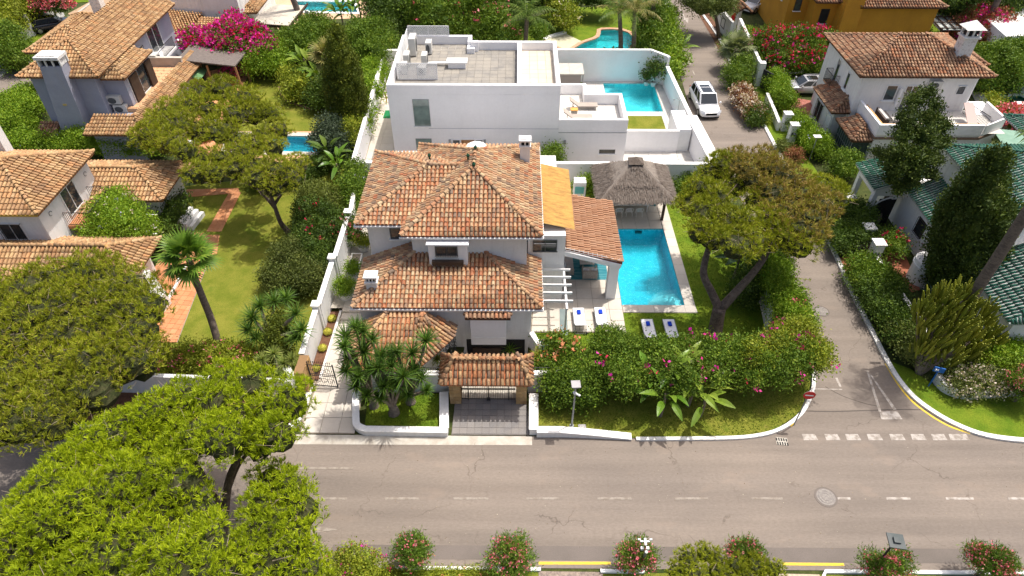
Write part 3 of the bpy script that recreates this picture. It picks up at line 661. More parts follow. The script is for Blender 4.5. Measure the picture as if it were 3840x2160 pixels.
POOLS={'main':[(6.86,31.0),(10.88,31.0),(10.78,39.05),(6.86,39.05)],
 'modern':[(8.6,57.0),(13.62,57.0),(13.6,62.8),(8.6,62.8)],
 'kidney':[P(1900+.24845*x,.24845*y)[:2] for x,y in ((890,790),(1100,655),(1150,632),(1230,605),(1310,580),(1370,545),(1388,495),(1390,450),(1440,435),(1560,430),(1720,440),(1850,480),(1930,550),(1950,620),(1925,680),(1870,740),(1800,800),(1500,850),(1100,850))],
 'far':[P(x,y)[:2] for x,y in ((1098,2),(1330,4),(1345,50),(1122,45))],
 'left':[P(x,y)[:2] for x,y in ((850,500),(1188,506),(1204,578),(842,572))],
 'green':[P(x,y)[:2] for x,y in ((3680,360),(3860,352),(3900,440),(3760,470))]}
RAMP=[(-3.35,23.4),(.55,23.4),(.75,27.4),(-3.1,27.4)]
def tess(name,outer,holes,z,m,kind='structure'):
    loops=[[Vector((p[0],p[1],0)) for p in l] for l in [outer]+holes]; tr_=tessellate_polygon(loops); pts=[p for l in loops for p in l]
    q=MB(); fs=[]
    for a,b,c in tr_:
        nz=(pts[b]-pts[a]).cross(pts[c]-pts[a]).z; fs.append((a,b,c) if nz>0 else (a,c,b))
    q.add([(p.x,p.y,z) for p in pts],fs); o=q.build(name,m,None,kind=kind); return o
tess('ground',[(-230,-60),(230,-60),(230,420),(-230,420)],list(POOLS.values())+[RAMP],-.03,UNDER)
side_R=[D2(*p) for p in ((1737,0),(1775,48),(1815,110),(1865,220),(1918,310),(1962,392),(2015,480),(2060,560),(2100,640),(2142,735),(2190,830),(2232,912),(2262,960),(2300,1003),(2350,1040),(2400,1068),(2460,1092),(2520,1104),(2580,1110))]
side_L=[D2(*p) for p in ((2003,870),(2040,925),(2046,965),(2038,1000),(2020,1035),(1990,1064),(1950,1086),(1900,1098),(1820,1104),(1600,1106))]
SR=smoothpath(side_R,3); SL=smoothpath(side_L,4)
road=sheet('main_road',[(-70,13.75),(70,13.75),(70,20.95),(25.2,20.98),(-9,20.9),(-70,21.3)],.0,ASPH)
sideroad=sheet('side_road',SR+[(25,20.5),(14,20.5)]+[(9,20.7)]+SL[::-1]+[D2(1975,760),D2(1955,660),D2(1850,480),D2(1802,410),D2(1740,290),D2(1700,150),D2(1640,0),(P(2380,-60)[:2]),(P(2560,-60)[:2])],.004,ASPH)
sheet('left_road',[D2(*p) for p in ((-60,330),(-60,225),(0,196),(72,134),(150,78),(250,-5),(345,-5),(250,90),(150,190),(60,290))],.0,ASPH)
sheet('gutter',[(-13,20.3),(-4.2,20.32),(.9,20.35),(.9,20.9),(-13,20.92)],.006,CONC)
sheet('asphalt_repair_strip',[(-8.5,14.12),(22,14.12),(22,14.82),(-8.5,14.8)],.006,mat('darker_asphalt',(.165,.14,.123,1),(.14,.12,.104,1),rough=.9,ns=.5,fine=.1,spots=[(20,.7,(.12,.1,.09,1),.5)]))
def mark(pts,m=PAINT,par=road,z=.011,name='road_marking'):
    return MB().prism([P(*p)[:2] for p in pts],.003,z).build(name,m,par)
for a,b,mm in ((1208,1300,FADED),(1442,1571,FADED),(1700,1832,FADED),(1972,2094,FADED),(2238,2367,FADED),(2529,2655,FADED),(2817,2934,FADED),(3127,3188,PAINT),(3323,3413,PAINT),(3546,3650,PAINT),(3779,3860,PAINT)):
    mark(((a,1865),(b,1865),(b+2,1874),(a+2,1874)),mm)
mark(((1109,1752),(1325,1752),(1325,1760),(1109,1760)),FADED); mark(((1159,1969),(1272,1986),(1159,2001)),FADED)
for x in (315,485,640,805,975,1135,1290,1440):
    c=2880+.4969*x; wd=27 if x<1400 else 36; mark(((c-wd-3,1628),(c+wd-9,1628),(c+wd+5,1651),(c-wd+5,1651)),PAINT,sideroad)
for a,b in (((3012,1150),(3039,1201)),((3101,1342),(3123,1381)),((3136,1417),(3152,1452)),((2974,1064),(2995,1100)),((2937,988),(2952,1014)),((2537,132),(2543,145)),((2564,194),(2572,209)),((2579,224),(2588,241)),((2598,265),(2605,281)),((2495,47),(2502,60)),((2507,75),(2513,86))):
    w=4.5 if a[1]>600 else 2; mark(((a[0]-w,a[1]),(a[0]+w,a[1]),(b[0]+w,b[1]),(b[0]-w,b[1])),PAINT,sideroad)
mark(((3248,1388),(3258,1392),(3305,1545),(3295,1545)),PAINT,sideroad); mark(((3250,1388),(3262,1398),(3362,1536),(3350,1538)),PAINT,sideroad,z=.012); mark(((3297,1545),(3364,1541),(3384,1573),(3305,1573)),PAINT,sideroad,z=.0125)
mark(((3050,1457),(3158,1459),(3158,1462),(3050,1460)),PAINT,sideroad)
mark(((2546,33),(2552,33),(2571,68),(2564,68)),PAINT,sideroad); mark(((2557,69),(2582,69),(2580,86)),PAINT,sideroad,z=.012)
mark([(x,y) for x,y in ((3328,1225),)]+[(3330,1225),(3329,1226)],YPAINT,sideroad) if False else None
def yline(path,w=.12,par=sideroad):
    q=MB(); band(q,path,w,.003,.012); q.build('yellow_line',YPAINT,par)
yline(smoothpath([D2(*p) for p in ((2228,915),(2256,962),(2293,1008),(2342,1046),(2390,1073),(2440,1090))]))
yline(smoothpath([D2(*p) for p in ((2030,1000),(2012,1040),(1988,1072))]),.16)
yline([D2(2045,552),D2(2056,575)],.1); yline([(-.6+1.0*i*0+x,14.02) for i,x in ((0,.0),(0,2.9))] if False else [P(2020,2112)[:2],P(2290,2112)[:2]],.13,road); yline([P(2935,2115)[:2],P(3165,2117)[:2]],.13,road); 
yline(smoothpath([P(x,y)[:2] for x,y in ((2590,0),(2608,28),(2618,48))]),.25)
# tar seam over the side road and small litter on the asphalt
q=MB(); band(q,smoothpath([P(x,y)[:2] for x,y in ((3010,1541),(3130,1543),(3260,1539),(3380,1536),(3500,1538),(3560,1546))],3),.07,.003,.009); q.build('tar_seam',mat('tar',(.09,.075,.065,1),None,fine=.1),sideroad)
q=MB(); band(q,smoothpath([P(x,y)[:2] for x,y in ((3095,1450),(3160,1485),(3240,1512),(3300,1525))],3),.04,.003,.009); q.build('tar_seam',bpy.data.materials['tar'],sideroad)
q=MB()
for i in range(420):
    x=RD.uniform(-13,26);y=RD.uniform(13.9,20.4); q.obox((x,y),RD.uniform(.015,.05),RD.uniform(.012,.03),.001,.012,RD.uniform(0,3))
q.build('fallen_leaves',mat('litter',(.3,.2,.1,1),None,fine=0,isl=[(.09,.06,.03,1),(.45,.40,.30,1),(.20,.13,.06,1),(.12,.10,.06,1)]),road,kind='stuff')
# kerbs
band(MB(),SR,.28,-.02,.13).build('kerb_of_side_road',CAPO,None,kind='structure')
band(MB(),SL,.2,-.02,.12).build('kerb_round_the_hedge',CAPO,None,kind='structure')
q=MB(); band(q,[(-8.7,13.66),(1.2,13.66)],.16,-.02,.14); band(q,[(3.9,13.6),(5.9,13.58)],.16,-.02,.14); band(q,[(13.6,13.0),(14.1,13.66),(26,13.66)],.16,-.02,.14); q.build('kerb_of_near_verge',CAP,None,kind='structure')
band(MB(),[(-40,21.55),(-12.2,21.2)],.22,-.02,.14).build('kerb_by_shaded_road',CAPO,None,kind='structure')
band(MB(),smoothpath([D2(*p) for p in ((0,197),(72,136),(110,100),(160,62),(240,0))],3),.3,-.02,.12).build('kerb_of_left_road',KERB,None,kind='structure')
sheet('near_verge',[(-30,13.55),(-30,10),(30,10),(30,13.55)],.02,LAWN)
sheet('stone_crazy_paving',[(1.1,13.6),(1.1,12),(4,12),(4,13.58)],.03,mat('brown_stone_paving',(.22,.17,.15,1),(.32,.25,.20,1),rough=.9,ns=5,fine=.25,fs=14)); sheet('near_flagstones',[(9.7,13.6),(9.7,12),(13.8,12),(13.8,13.55)],.03,mat('cream_flagstones',(.5,.42,.31,1),(.40,.33,.24,1),rough=.9,ns=3,fine=.15,fs=8))
sheet('left_road_verge',[D2(*p) for p in ((0,195),(72,132),(72,118),(0,165))],.02,CONC)
sheet('grass_verge_by_left_wall',[D2(*p) for p in ((55,125),(75,128),(112,92),(160,58),(150,40),(60,100))],.03,LAWND)
sheet('far_driveway',[D2(*p) for p in ((230,55),(300,0),(270,-20),(170,35))],.004,mat('sandy_driveway',(.42,.29,.18,1),(.36,.25,.16,1),rough=.9,ns=2,fine=.1))
# lawns and gardens
HEDGE_IN=[D2(*p) for p in ((1975,760),(2020,880),(2040,940),(2035,990),(1985,1055),(1890,1092),(1600,1100),(1330,1092))]
sheet('verge_lawn',[(1.1,20.98),(1.1,24.2),(14.9,24.3)]+[(15.8,23.6)]+[(p[0]-.1,p[1]+.06) for p in SL[12:-1]][::1],.05,LAWN) if False else None
vl=[(1.05,21.0)]+[(p[0],p[1]+.08) for p in SL[::-1] if p[0]<14.2]+[D2(2010,1040),D2(2030,1005),D2(2038,965),D2(2030,930),D2(1990,880),(15,25.2),(1.05,25.2)]
sheet('verge_lawn',vl,.06,LAWN)
tess('garden_lawn',[(.9,25.2),(16.8,25.2),(17.0,29),(16.2,34),(15.2,40),(15.2,44.6),(2.5,44.6),(2.5,39.1),(6.8,39.1),(6.84,28.5),(1.0,28.5)],[[(6.84,30.35),(11.55,30.35),(11.5,43.2),(6.84,43.2)]],.03,LAWND)
sheet('left_garden_lawn',[D2(*p) for p in ((300,935),(370,760),(430,560),(450,470),(870,425),(800,760),(772,930))],.01,LAWN)
sheet('planter_lawn',[(-8.1,21.15),(-4.1,21.15),(-4.0,23.6),(-8.3,23.6)],.16,LAWND)
sheet('left_verge_earth',[D2(*p) for p in ((690,1098),(745,1085),(775,1000),(778,945),(700,940),(300,945),(200,1070))],.02,BED)
sheet('upper_left_lawn',[D2(*p) for p in ((585,330),(600,175),(770,170),(860,250),(905,330),(870,370),(800,330))],.01,LAWN)
sheet('neighbour_garden_floor',[D2(*p) for p in ((470,350),(520,180),(640,160),(620,200),(560,300),(620,410),(480,400))],.02,TERRA)
tess('pool_house_lawn',[P(1700,185)[:2],P(1700,100)[:2],P(1950,20)[:2],P(2150,25)[:2],P(2330,0)[:2],P(2480,60)[:2],P(2490,190)[:2]],[],.01,LAWN) if False else None
tess('kidney_pool_lawn',[P(1880,188)[:2],P(1880,90)[:2],P(1980,70)[:2],P(2120,30)[:2],P(2370,20)[:2],P(2480,120)[:2],(14.0,63.5),(5,63.8)],[[tuple(q) for q in POOLS['kidney']]],-.012,LAWND)
sheet('right_verge_lawn',[(p[0]+.12,p[1]+.05) for p in SR[6:22]]+[(p[0]+2.2,p[1]+.9) for p in SR[6:22]][::-1],.06,LAWND)
sheet('right_corner_lawn',[(p[0]+.1,p[1]+.1) for p in SR[-22:]]+[D2(2576,1000),D2(2480,985),D2(2370,985),D2(2290,930)],.06,LAWND)
sheet('far_right_lawn',[D2(*p) for p in ((2310,100),(2330,20),(2440,60),(2400,130))],.01,LAWND)
sheet('top_left_lawn',[D2(*p) for p in ((175,8),(185,-8),(235,-8),(225,5))],.02,LAWND)
# paths and terraces (bed of joints, then the slabs one by one)
leftpath=sheet('left_path',[(-11.55,20.95),(-8.62,20.95),(-8.6,23.4),(-9.0,24.6),(-9.0,45),(-11.3,45),(-11.35,26),(-12.0,22.6)],.05,JOINT)
paving([[(-11.5,20.98),(-8.62,20.98),(-8.65,23.4),(-9.0,24.8),(-9.0,29.4),(-11.0,29.4),(-11.3,26)],],.09,1.0,1.0,.025,PAVE,leftpath)
paving([[(-11.0,30.5),(-8.9,30.5),(-8.9,44.7),(-10.9,44.7)]],.39,1.0,1.0,.025,PAVE,leftpath,th=.42)
for k,(ya,yb,z) in enumerate(((29.4,29.95,.24),(29.95,30.5,.39))): MB().box(-11.0,-8.9,ya,yb,0,z).build('step',PAVE,leftpath,bevel=.01)
drv=sheet('garage_driveway',[(-3.42,20.95),(.78,20.95),(.62,23.42),(-3.38,23.42)],.03,JOINTG)
paving([[(-3.4,21.0),(.74,21.0),(.6,23.4),(-3.36,23.4)]],.055,.40,.40,.02,SETT,drv)
rampo=MB().add([(-3.35,23.38,.03),(.55,23.38,.03),(.75,27.45,-1.5),(-3.1,27.45,-1.5)],[(0,1,2,3)]).build('garage_ramp',CONC,None,kind='structure')
ter=sheet('pool_terrace',[(.95,28.55),(6.84,28.55),(6.84,31.0),(6.84,44.4),(.95,44.4)],.04,JOINT)
paving([[(.98,28.58),(6.82,28.58),(6.82,43.2),(2.0,43.2)]],.08,1.0,1.0,.02,PAVE,ter)
cop=sheet('pool_surround',[(6.84,30.3),(11.56,30.3),(11.52,30.98),(6.84,30.98)],.04,JOINT)
paving([[(6.86,30.32),(11.6,30.32),(11.55,30.99),(6.86,30.99)]],.08,1.0,.8,.012,PAVE,cop)
paving([[(10.89,31.0),(11.56,31.0),(11.48,43.2),(10.76,43.2)]],.08,.9,1.0,.012,PAVE,cop)
paving([[(6.84,39.07),(10.74,39.07),(10.74,43.2),(6.84,43.2)]],.08,1.0,1.0,.02,PAVE,ter)
terr=sheet('neighbour_terrace',[D2(*p) for p in ((375,862),(447,862),(548,600),(480,585),(430,600),(375,700))],.02,JOINT)
paving([[D2(*p) for p in ((372,862),(445,862),(546,600),(500,585),(430,600),(375,700))]],.05,.42,.42,.02,TERRA,terr,rz=-.12)
paving([[D2(*p) for p in ((522,592),(553,592),(546,640),(520,650))],[D2(*p) for p in ((575,488),(607,484),(557,583),(520,583))],[D2(*p) for p in ((465,478),(600,474),(604,486),(465,497))]],.05,.42,.42,.02,TERRA,terr,rz=-.12)
modt=tess('modern_house_terrace',[(-12.9,44.9),(15.3,44.9),(14.6,63.2),(-13.2,66)],[POOLS['modern']],.0,JOINT)
paving([[(-12.6,45),(-9.9,45),(-9.9,62),(-13.0,62)]],.04,1.2,1.2,.02,PAVE,modt,limit=60)
PAVEW=mat('pale_terrace_slab',(.60,.57,.53,1),(.54,.52,.48,1),rough=.7,ns=1.5,fine=.03,isl=[(.60,.57,.53,1),(.56,.54,.50,1),(.62,.59,.55,1)])
paving([[(8.8,45),(15.2,45),(14.9,54),(8.8,54)],[(13.65,54),(14.9,54),(14.5,63.2),(13.65,63.2)],[(3.3,62.85),(13.65,62.85),(13.65,63.2),(3.3,63.2)],[(7.2,54),(13.64,54),(13.64,56.98),(7.2,56.98)],[(6.6,57),(8.58,57),(8.58,62.8),(6.6,62.8)]],.04,1.2,1.2,.02,PAVEW,modt,limit=150)
sheet('modern_lawn_strip',[(8.82,53.6),(13.35,53.6),(13.35,56.1),(8.82,56.1)],.07,LAWN); sheet('modern_back_lawn',[(3.6,59.5),(6.6,59.5),(6.6,63),(3.6,63)],.07,LAWND)
farpool=sheet('far_pool_terrace',[P(x,y)[:2] for x,y in ((1050,-20),(1360,-20),(1400,60),(1130,75),(1040,60))],-.02,mat('peach_terrace',(.60,.40,.26,1),(.55,.36,.22,1),rough=.8,ns=1,fine=.06)) if False else tess('far_pool_terrace',[P(x,y)[:2] for x,y in ((1030,-15),(1360,-15),(1400,66),(1150,75),(1040,110))],[POOLS['far']],-.01,mat('peach_terrace',(.60,.40,.26,1),(.55,.36,.22,1),rough=.8,ns=1,fine=.06))
tess('left_pool_terrace',[P(x,y)[:2] for x,y in ((700,440),(830,440),(870,478),(1200,480),(1215,600),(700,640))],[POOLS['left']],-.005,TERRAT)
tess('green_pool_terrace',[P(x,y)[:2] for x,y in ((3640,345),(3900,335),(3950,470),(3760,500),(3690,440))],[POOLS['green']],-.005,PAVE)
PORCHT=mat('rose_patterned_tile',(.36,.12,.09,1),(.30,.10,.07,1),rough=.8,ns=3,fine=.1,spots=[(16,.60,(.55,.42,.33,1),.9)])
sheet('rose_tiled_path',[P(2880+.4969*x,.4969*y)[:2] for x,y in ((140,730),(320,760),(480,1040),(330,1080),(200,1000),(150,1050),(20,1050),(0,1000),(130,990),(100,840))],.03,PORCHT)
sheet('green_house_path',[P(2880+.4969*x,720+.4969*y)[:2] for x,y in ((520,500),(640,490),(760,560),(1000,400),(1150,740),(1080,760),(960,600),(560,600))],.03,mat('red_path_tile',(.38,.13,.07,1),(.32,.12,.07,1),rough=.85,ns=3,fine=.15))
sheet('dirt_bank_by_lane',[P(2440+.24845*x,.24845*y)[:2] for x,y in ((700,180),(860,170),(1000,380),(1060,600),(1130,900),(1300,1100),(1560,1290),(1620,1440),(1450,1440),(1200,1020),(1030,760),(900,520))],.03,BED)
sheet('driveway_by_lane',[P(x,y)[:2] for x,y in ((2790,310),(2880,320),(2940,380),(2830,385))],.035,mat('cobbled_driveway',(.36,.31,.25,1),(.28,.23,.19,1),rough=.9,ns=3,fine=.25,fs=6))
# round bed with brick edge in upper left lawn
bedp=[P(960+.4969*x,.4969*y)[:2] for x,y in ((170,640),(200,625),(300,600),(560,620),(600,830),(430,835),(280,780),(200,730))]
sheet('round_bed',bedp,.02,BED); band(MB(),smoothpath([P(960+.4969*x,.4969*y)[:2] for x,y in ((215,620),(178,650),(178,690),(215,745),(275,782),(430,830))],4),.22,0,.08).build('brick_edging_of_round_bed',mat('brick_edging',(.34,.19,.12,1),(.26,.15,.1,1),rough=.9,ns=6,fine=.2),None,kind='structure')
def pool(key,label,basinm,depth,zw=-.12,coping=None,cw=.35,steps=None,copm=None):
    poly=[(p[0],p[1]) for p in POOLS[key]]; n=len(poly); c=Vector((sum(p[0] for p in poly)/n,sum(p[1] for p in poly)/n,0))
    t=thing('swimming_pool',label,'pool',(c.x,c.y,-depth)); q=MB()
    ar=sum(poly[i][0]*poly[(i+1)%n][1]-poly[(i+1)%n][0]*poly[i][1] for i in range(n)); poly=poly if ar>0 else poly[::-1]
    v=[(x,y,-depth) for x,y in poly]+[(x,y,.02) for x,y in poly]; q.add(v,[tuple(range(n))]+[(n+i,n+(i+1)%n,(i+1)%n,i) for i in range(n)]); q.build('basin',basinm,t)
    MB().add([(x,y,zw) for x,y in poly],[tuple(range(n))]).build('water_surface',WATER,t)
    if copm:
        path=smoothpath(poly+[poly[0]],1) if n<6 else poly+[poly[0]]; q=MB(); band(q,path,cw,-.1,.05); q.build('coping',copm,t)
    return t
pm=pool('main','rectangular turquoise pool beside the tiled porch, curved white steps in its near corner',MOSA,1.5)
for k in range(4):
    r=2.4-.52*k; MB().prism([(10.86,31.02)]+[(10.86-r*math.sin(a*math.pi/2/9),31.02+r*.95*math.cos(a*math.pi/2/9)) for a in range(10)],-1.5,-1.05+.26*k).build('pool_step',MOSP,pm)
MB().obox((9.0,38.98,0),.5,.06,-.35,-.12).build('skimmer',DMET,pm); MB().box(8.3,9.2,34.0,34.5,-1.5,-1.485).build('drain_cover',mat('blue_drain',(.03,.33,.45,1),None,fine=0),pm)
pool('modern','bright pale blue pool of the flat-roofed house, walled in white',MOSB,1.3)
for k in range(3): MB().prism([(8.62,62.78-.0),(8.62,62.78-1.2-.4*k+.8),(9.6+.9-.35*k,62.78)],-1.3,-1.0+.28*k).build('pool_step',MOSP,bpy.data.objects['swimming_pool.001'])
BRK=mat('orange_brick_coping',(.52,.26,.15,1),(.58,.36,.24,1),rough=.85,ns=5,fine=.15,fs=12)
kp=pool('kidney','kidney-shaped pool with orange brick rim behind the white boundary wall',MOSC,1.3,copm=BRK,cw=.45)
bp=[P(1900+.24845*x,.24845*y)[:2] for x,y in ((570,620),(885,500),(930,530),(1160,640),(870,765),(840,755))]; MB().prism(bp,-.05,.03).build('beach_entry',mat('pale_pebble',(.55,.52,.36,1),(.5,.47,.33,1),rough=.8,fine=.08),kp)
q=MB(); band(q,[P(1900+.24845*x,.24845*y)[:2] for x,y in ((560,628),(780,720),(845,760))],.3,0,.09); q.build('beach_rim',BRK,kp); q=MB(); band(q,[P(1900+.24845*x,.24845*y)[:2] for x,y in ((565,612),(680,560),(885,502))],.45,0,.22); q.build('beach_kerb',CAP,kp)
pool('far','far rectangular pool behind the cream awning, at the top edge',MOSC,1.3,copm=CAP,cw=.6)
pool('left','narrow dark turquoise pool half hidden by pines in the left garden',MOSA,1.3,copm=PAVE,cw=.6)
pool('green','green pool beyond the white villa at the right edge',MOSG,1.3,copm=CAP,cw=.5)
# ================= MAIN VILLA =================
def window(par,c,w,h,ax='x',glass=GLASS,frame=WMET,mull=1,sill=True,grille=False,dep=.06,fw=.07,name='window',box=False):
    """window on a wall: c centre on the wall face, ax 'x' faces -y; a number = facing direction angle of outward normal"""
    n=Vector((0,-1,0)) if ax=='x' else (Vector((1,0,0)) if ax=='y' else Vector((math.cos(ax),math.sin(ax),0)))
    u=Vector((-n.y,n.x,0)); c=Vector(c); up=Vector((0,0,1))
    def bx(mb,a0,a1,b0,b1,d0,d1):
        v=[c+u*a+up*b+n*d for d in (d0,d1) for a,b in ((a0,b0),(a1,b0),(a1,b1),(a0,b1))]
        mb.add(v,[(0,3,2,1),(4,5,6,7),(0,1,5,4),(1,2,6,5),(2,3,7,6),(3,0,4,7)])
    f=MB(); bx(f,-w/2,-w/2+fw,-h/2,h/2,-.02,dep); bx(f,w/2-fw,w/2,-h/2,h/2,-.02,dep); bx(f,-w/2+fw,w/2-fw,h/2-fw,h/2,-.02,dep-.002); bx(f,-w/2+fw,w/2-fw,-h/2,-h/2+fw,-.02,dep-.002)
    for k in range(mull): a=-w/2+w*(k+1)/(mull+1); bx(f,a-fw/2.5,a+fw/2.5,-h/2+fw,h/2-fw,-.01,dep-.004)
    fo=f.build(name,frame,par)
    q=MB(); bx(q,-w/2+fw*.6,w/2-fw*.6,-h/2+fw*.6,h/2-fw*.6,.005,.02); q.build('pane',glass,fo)
    if sill: q=MB(); bx(q,-w/2-.08,w/2+.08,-h/2-.07,-h/2-.001,-.01,dep+.1); q.build('sill',CAP,fo)
    if grille:
        q=MB(); k=int(w/.13)
        for i in range(k+1): a=-w/2+w*i/k; bx(q,a-.011,a+.011,-h/2,h/2,.14,.162)
        for i in range(3): b=-h/2+h*i/2; bx(q,-w/2,w/2,b-.012,b+.012,.138,.16)
        for a in (-w/2,w/2):
            for b in (-h/2,h/2): bx(q,a-.012,a+.012,b-.012,b+.012,0,.14)
        q.build('grille',IRON,fo)
    return fo
def door(par,c,w,h,ax='x',m=WOODD,frame=WMET,name='door'):
    n=Vector((0,-1,0)) if ax=='x' else (Vector((1,0,0)) if ax=='y' else Vector((math.cos(ax),math.sin(ax),0)))
    u=Vector((-n.y,n.x,0)); c=Vector(c); q=MB()
    def bx(mb,a0,a1,b0,b1,d0,d1):
        v=[c+u*a+Vector((0,0,b))+n*d for d in (d0,d1) for a,b in ((a0,b0),(a1,b0),(a1,b1),(a0,b1))]
        mb.add(v,[(0,3,2,1),(4,5,6,7),(0,1,5,4),(1,2,6,5),(2,3,7,6),(3,0,4,7)])
    bx(q,-w/2,w/2,-h/2,h/2,-.02,.04); d=q.build(name,m,par); q=MB()
    for a,b in ((-w/2-.08,-w/2),(w/2,w/2+.08)): bx(q,a,b,-h/2,h/2+.08,-.02,.07)
    bx(q,-w/2,w/2,h/2,h/2+.08,-.02,.068); q.build('door_frame',frame,d)
    q=MB(); bx(q,w/2-.12,w/2-.08,-.05,.1,.04,.09); q.build('handle',GMET,d)
    return d
def chimney(par,x,y,z0,z1,w=.7,d=.6,rz=0,m=WALL,capped=True,vents=3,name='chimney'):
    q=MB(); q.obox((x,y),w,d,z0,z1-.5,rz); q.obox((x,y),w+.12,d+.12,z1-.56,z1-.44,rz); 
    ca,sa=math.cos(rz),math.sin(rz)
    def pt(a,b): return (x+ca*a-sa*b,y+sa*a+ca*b)
    for a in [(-.5+i/vents)*w for i in range(vents+1)]:
        for b in (-d/2+.04,d/2-.04): q.obox(pt(a*.92,b),.08,.08,z1-.44,z1-.14,rz)
    for a in (-w/2+.04,w/2-.04): q.obox(pt(a,0),.08,.1,z1-.44,z1-.14,rz)
    q.obox((x,y),w+.16,d+.16,z1-.14,z1-.04,rz); q.obox((x,y),w*.8,d*.8,z1-.04,z1+.02,rz)
    c=q.build(name,m,par,bevel=.012); MB().obox((x,y),w*.7,d*.7,z1-.5,z1-.16,rz).build('flue',DARK,c); return c
V=thing('villa','white two-storey villa with stacked orange-brown barrel tile roofs in the middle','house',(-4,31,0))
RF=Roofs(V)
# walls (all one piece of render, stepped back storey by storey)
q=MB()
q.prism([(-9.0,27.35),(.9,27.35),(1.0,30.1),(1.0,44.0),(-8.95,44.0)],-1.5,3.55)
q.prism([(-6.02,30.05),(.62,30.05),(.70,39.1),(-6.02,39.1)],3.4,6.62); q.prism([(-8.75,31.1),(-6.0,31.1),(-6.0,38.1),(-8.9,38.1)],3.0,6.62)
q.prism([(.7,31.25),(2.95,31.25),(2.95,38.1),(.7,38.1)],3.2,5.5)     # stair block with the balcony window
q.prism([(1.0,31.3),(2.95,31.3),(2.95,44.0),(1.0,44.0)],0,3.2)
q.build('wall',WALL,V,bevel=.015)
ze,m_=6.72,.5
vv_=lambda l:[Vector(p) for p in l]
fA,rA=hip(-6.47,1.42,29.6,39.42,ze,m_); zb_=ze-.01; zr_=zb_+3.9*.385; xe_=-3.2
fB=[vv_([(-9.25,30.65,zb_),(xe_,30.65,zb_),(xe_,34.55,zr_),(-5.35,34.55,zr_)]),vv_([(xe_,38.45,zb_),(-9.25,38.45,zb_),(-5.35,34.55,zr_),(xe_,34.55,zr_)]),vv_([(-9.25,38.45,zb_),(-9.25,30.65,zb_),(-5.35,34.55,zr_)])]
rB=[(Vector((-5.35,34.55,zr_)),Vector((xe_,34.56,zr_+.001))),(Vector((-9.25,30.65,zb_)),Vector((-5.35,34.55,zr_))),(Vector((-9.25,38.45,zb_)),Vector((-5.35,34.55,zr_)))]
roof_part(V,RF,fA+fB,rA+rB,PAN,TM)
zl,ml=3.75,.42
def Z(y): return zl+ml*(y-26.85)
fC=[[(-9.2,26.85,zl),(1.45,26.85,zl),(-1.8,30.1,Z(30.1)),(-5.95,30.1,Z(30.1))],[(-9.2,31.15,zl),(-9.2,26.85,zl),(-5.95,30.1,Z(30.1)),(-5.95,31.15,Z(30.1))],[(1.45,26.85,zl),(1.45,31.2,zl),(-1.8,31.2,Z(30.1)),(-1.8,30.1,Z(30.1))]]
fC=[[Vector(p) for p in f] for f in fC]
roof_part(V,RF,fC,[((-9.2,26.85,zl),(-5.95,30.1,Z(30.1))),((1.45,26.85,zl),(-1.8,30.1,Z(30.1)))],PAN,TM,row=.29)
# entrance porch roof
er,ee=3.45,2.35
fD=[[(-9.3,23.45,ee),(-5.4,23.45,ee),(-5.3,26.85,er),(-7.25,26.85,er)],[(-9.35,26.85,ee),(-9.3,23.45,ee),(-7.25,26.85,er)],[(-5.4,23.45,ee),(-4.1,25.1,ee),(-5.3,26.85,er)],[(-4.1,25.1,ee),(-3.5,26.0,ee),(-3.45,26.85,ee+.02),(-5.3,26.85,er)]]
fD=[[Vector(p) for p in f] for f in fD]
roof_part(V,RF,fD,[((-9.3,23.45,ee),(-7.25,26.85,er)),((-5.4,23.45,ee),(-5.3,26.85,er)),((-4.1,25.1,ee),(-5.3,26.85,er)),((-7.25,26.87,er),(-5.3,26.87,er))],PAN,TMGATE,row=.40)
MB().prism([(-9.0,24.2),(-5.7,24.2),(-4.6,25.6),(-4.0,27.34),(-9.0,27.34)],0,2.3).build('porch_wall',WALL,V)
q=MB()
for x,y in ((-4.0,25.45),(-3.8,25.7),(-3.6,26.1),(-3.6,26.6)):
    q.tube([(x,y,2.3),(x+.1,y-.1,1.6),(x,y,.9),(x+.1,y,.3)],.02,5)
    for k in range(6): a=[(x+.12*math.cos(t*.8)+.0,y+.12*math.sin(t*.8),.5+k*.3+.03*t) for t in range(8)]; q.tube(a,.014,4)
q.build('wrought_iron_screen',IRON,V)
# gutters
q=MB()
for a,b,z in (((-6.6,29.52),(1.52,29.52),ze-.1),((-9.35,30.57),(-6.5,30.57),ze-.1),((-9.3,26.77),(1.53,26.77),zl-.1)): q.beam((*a,z),(*b,z),.10,.09)
q.beam((1.52,29.5,ze-.1),(1.52,39.4,ze-.1),.09,.09);q.beam((1.53,26.75,zl-.1),(1.53,31.2,zl-.1),.09,.09);q.beam((-9.3,26.75,zl-.1),(-9.3,31.1,zl-.1),.07,.08);q.beam((-9.33,30.55,ze-.1),(-9.33,38.4,ze-.1),.07,.08)
q.build('gutter',WMET,V)
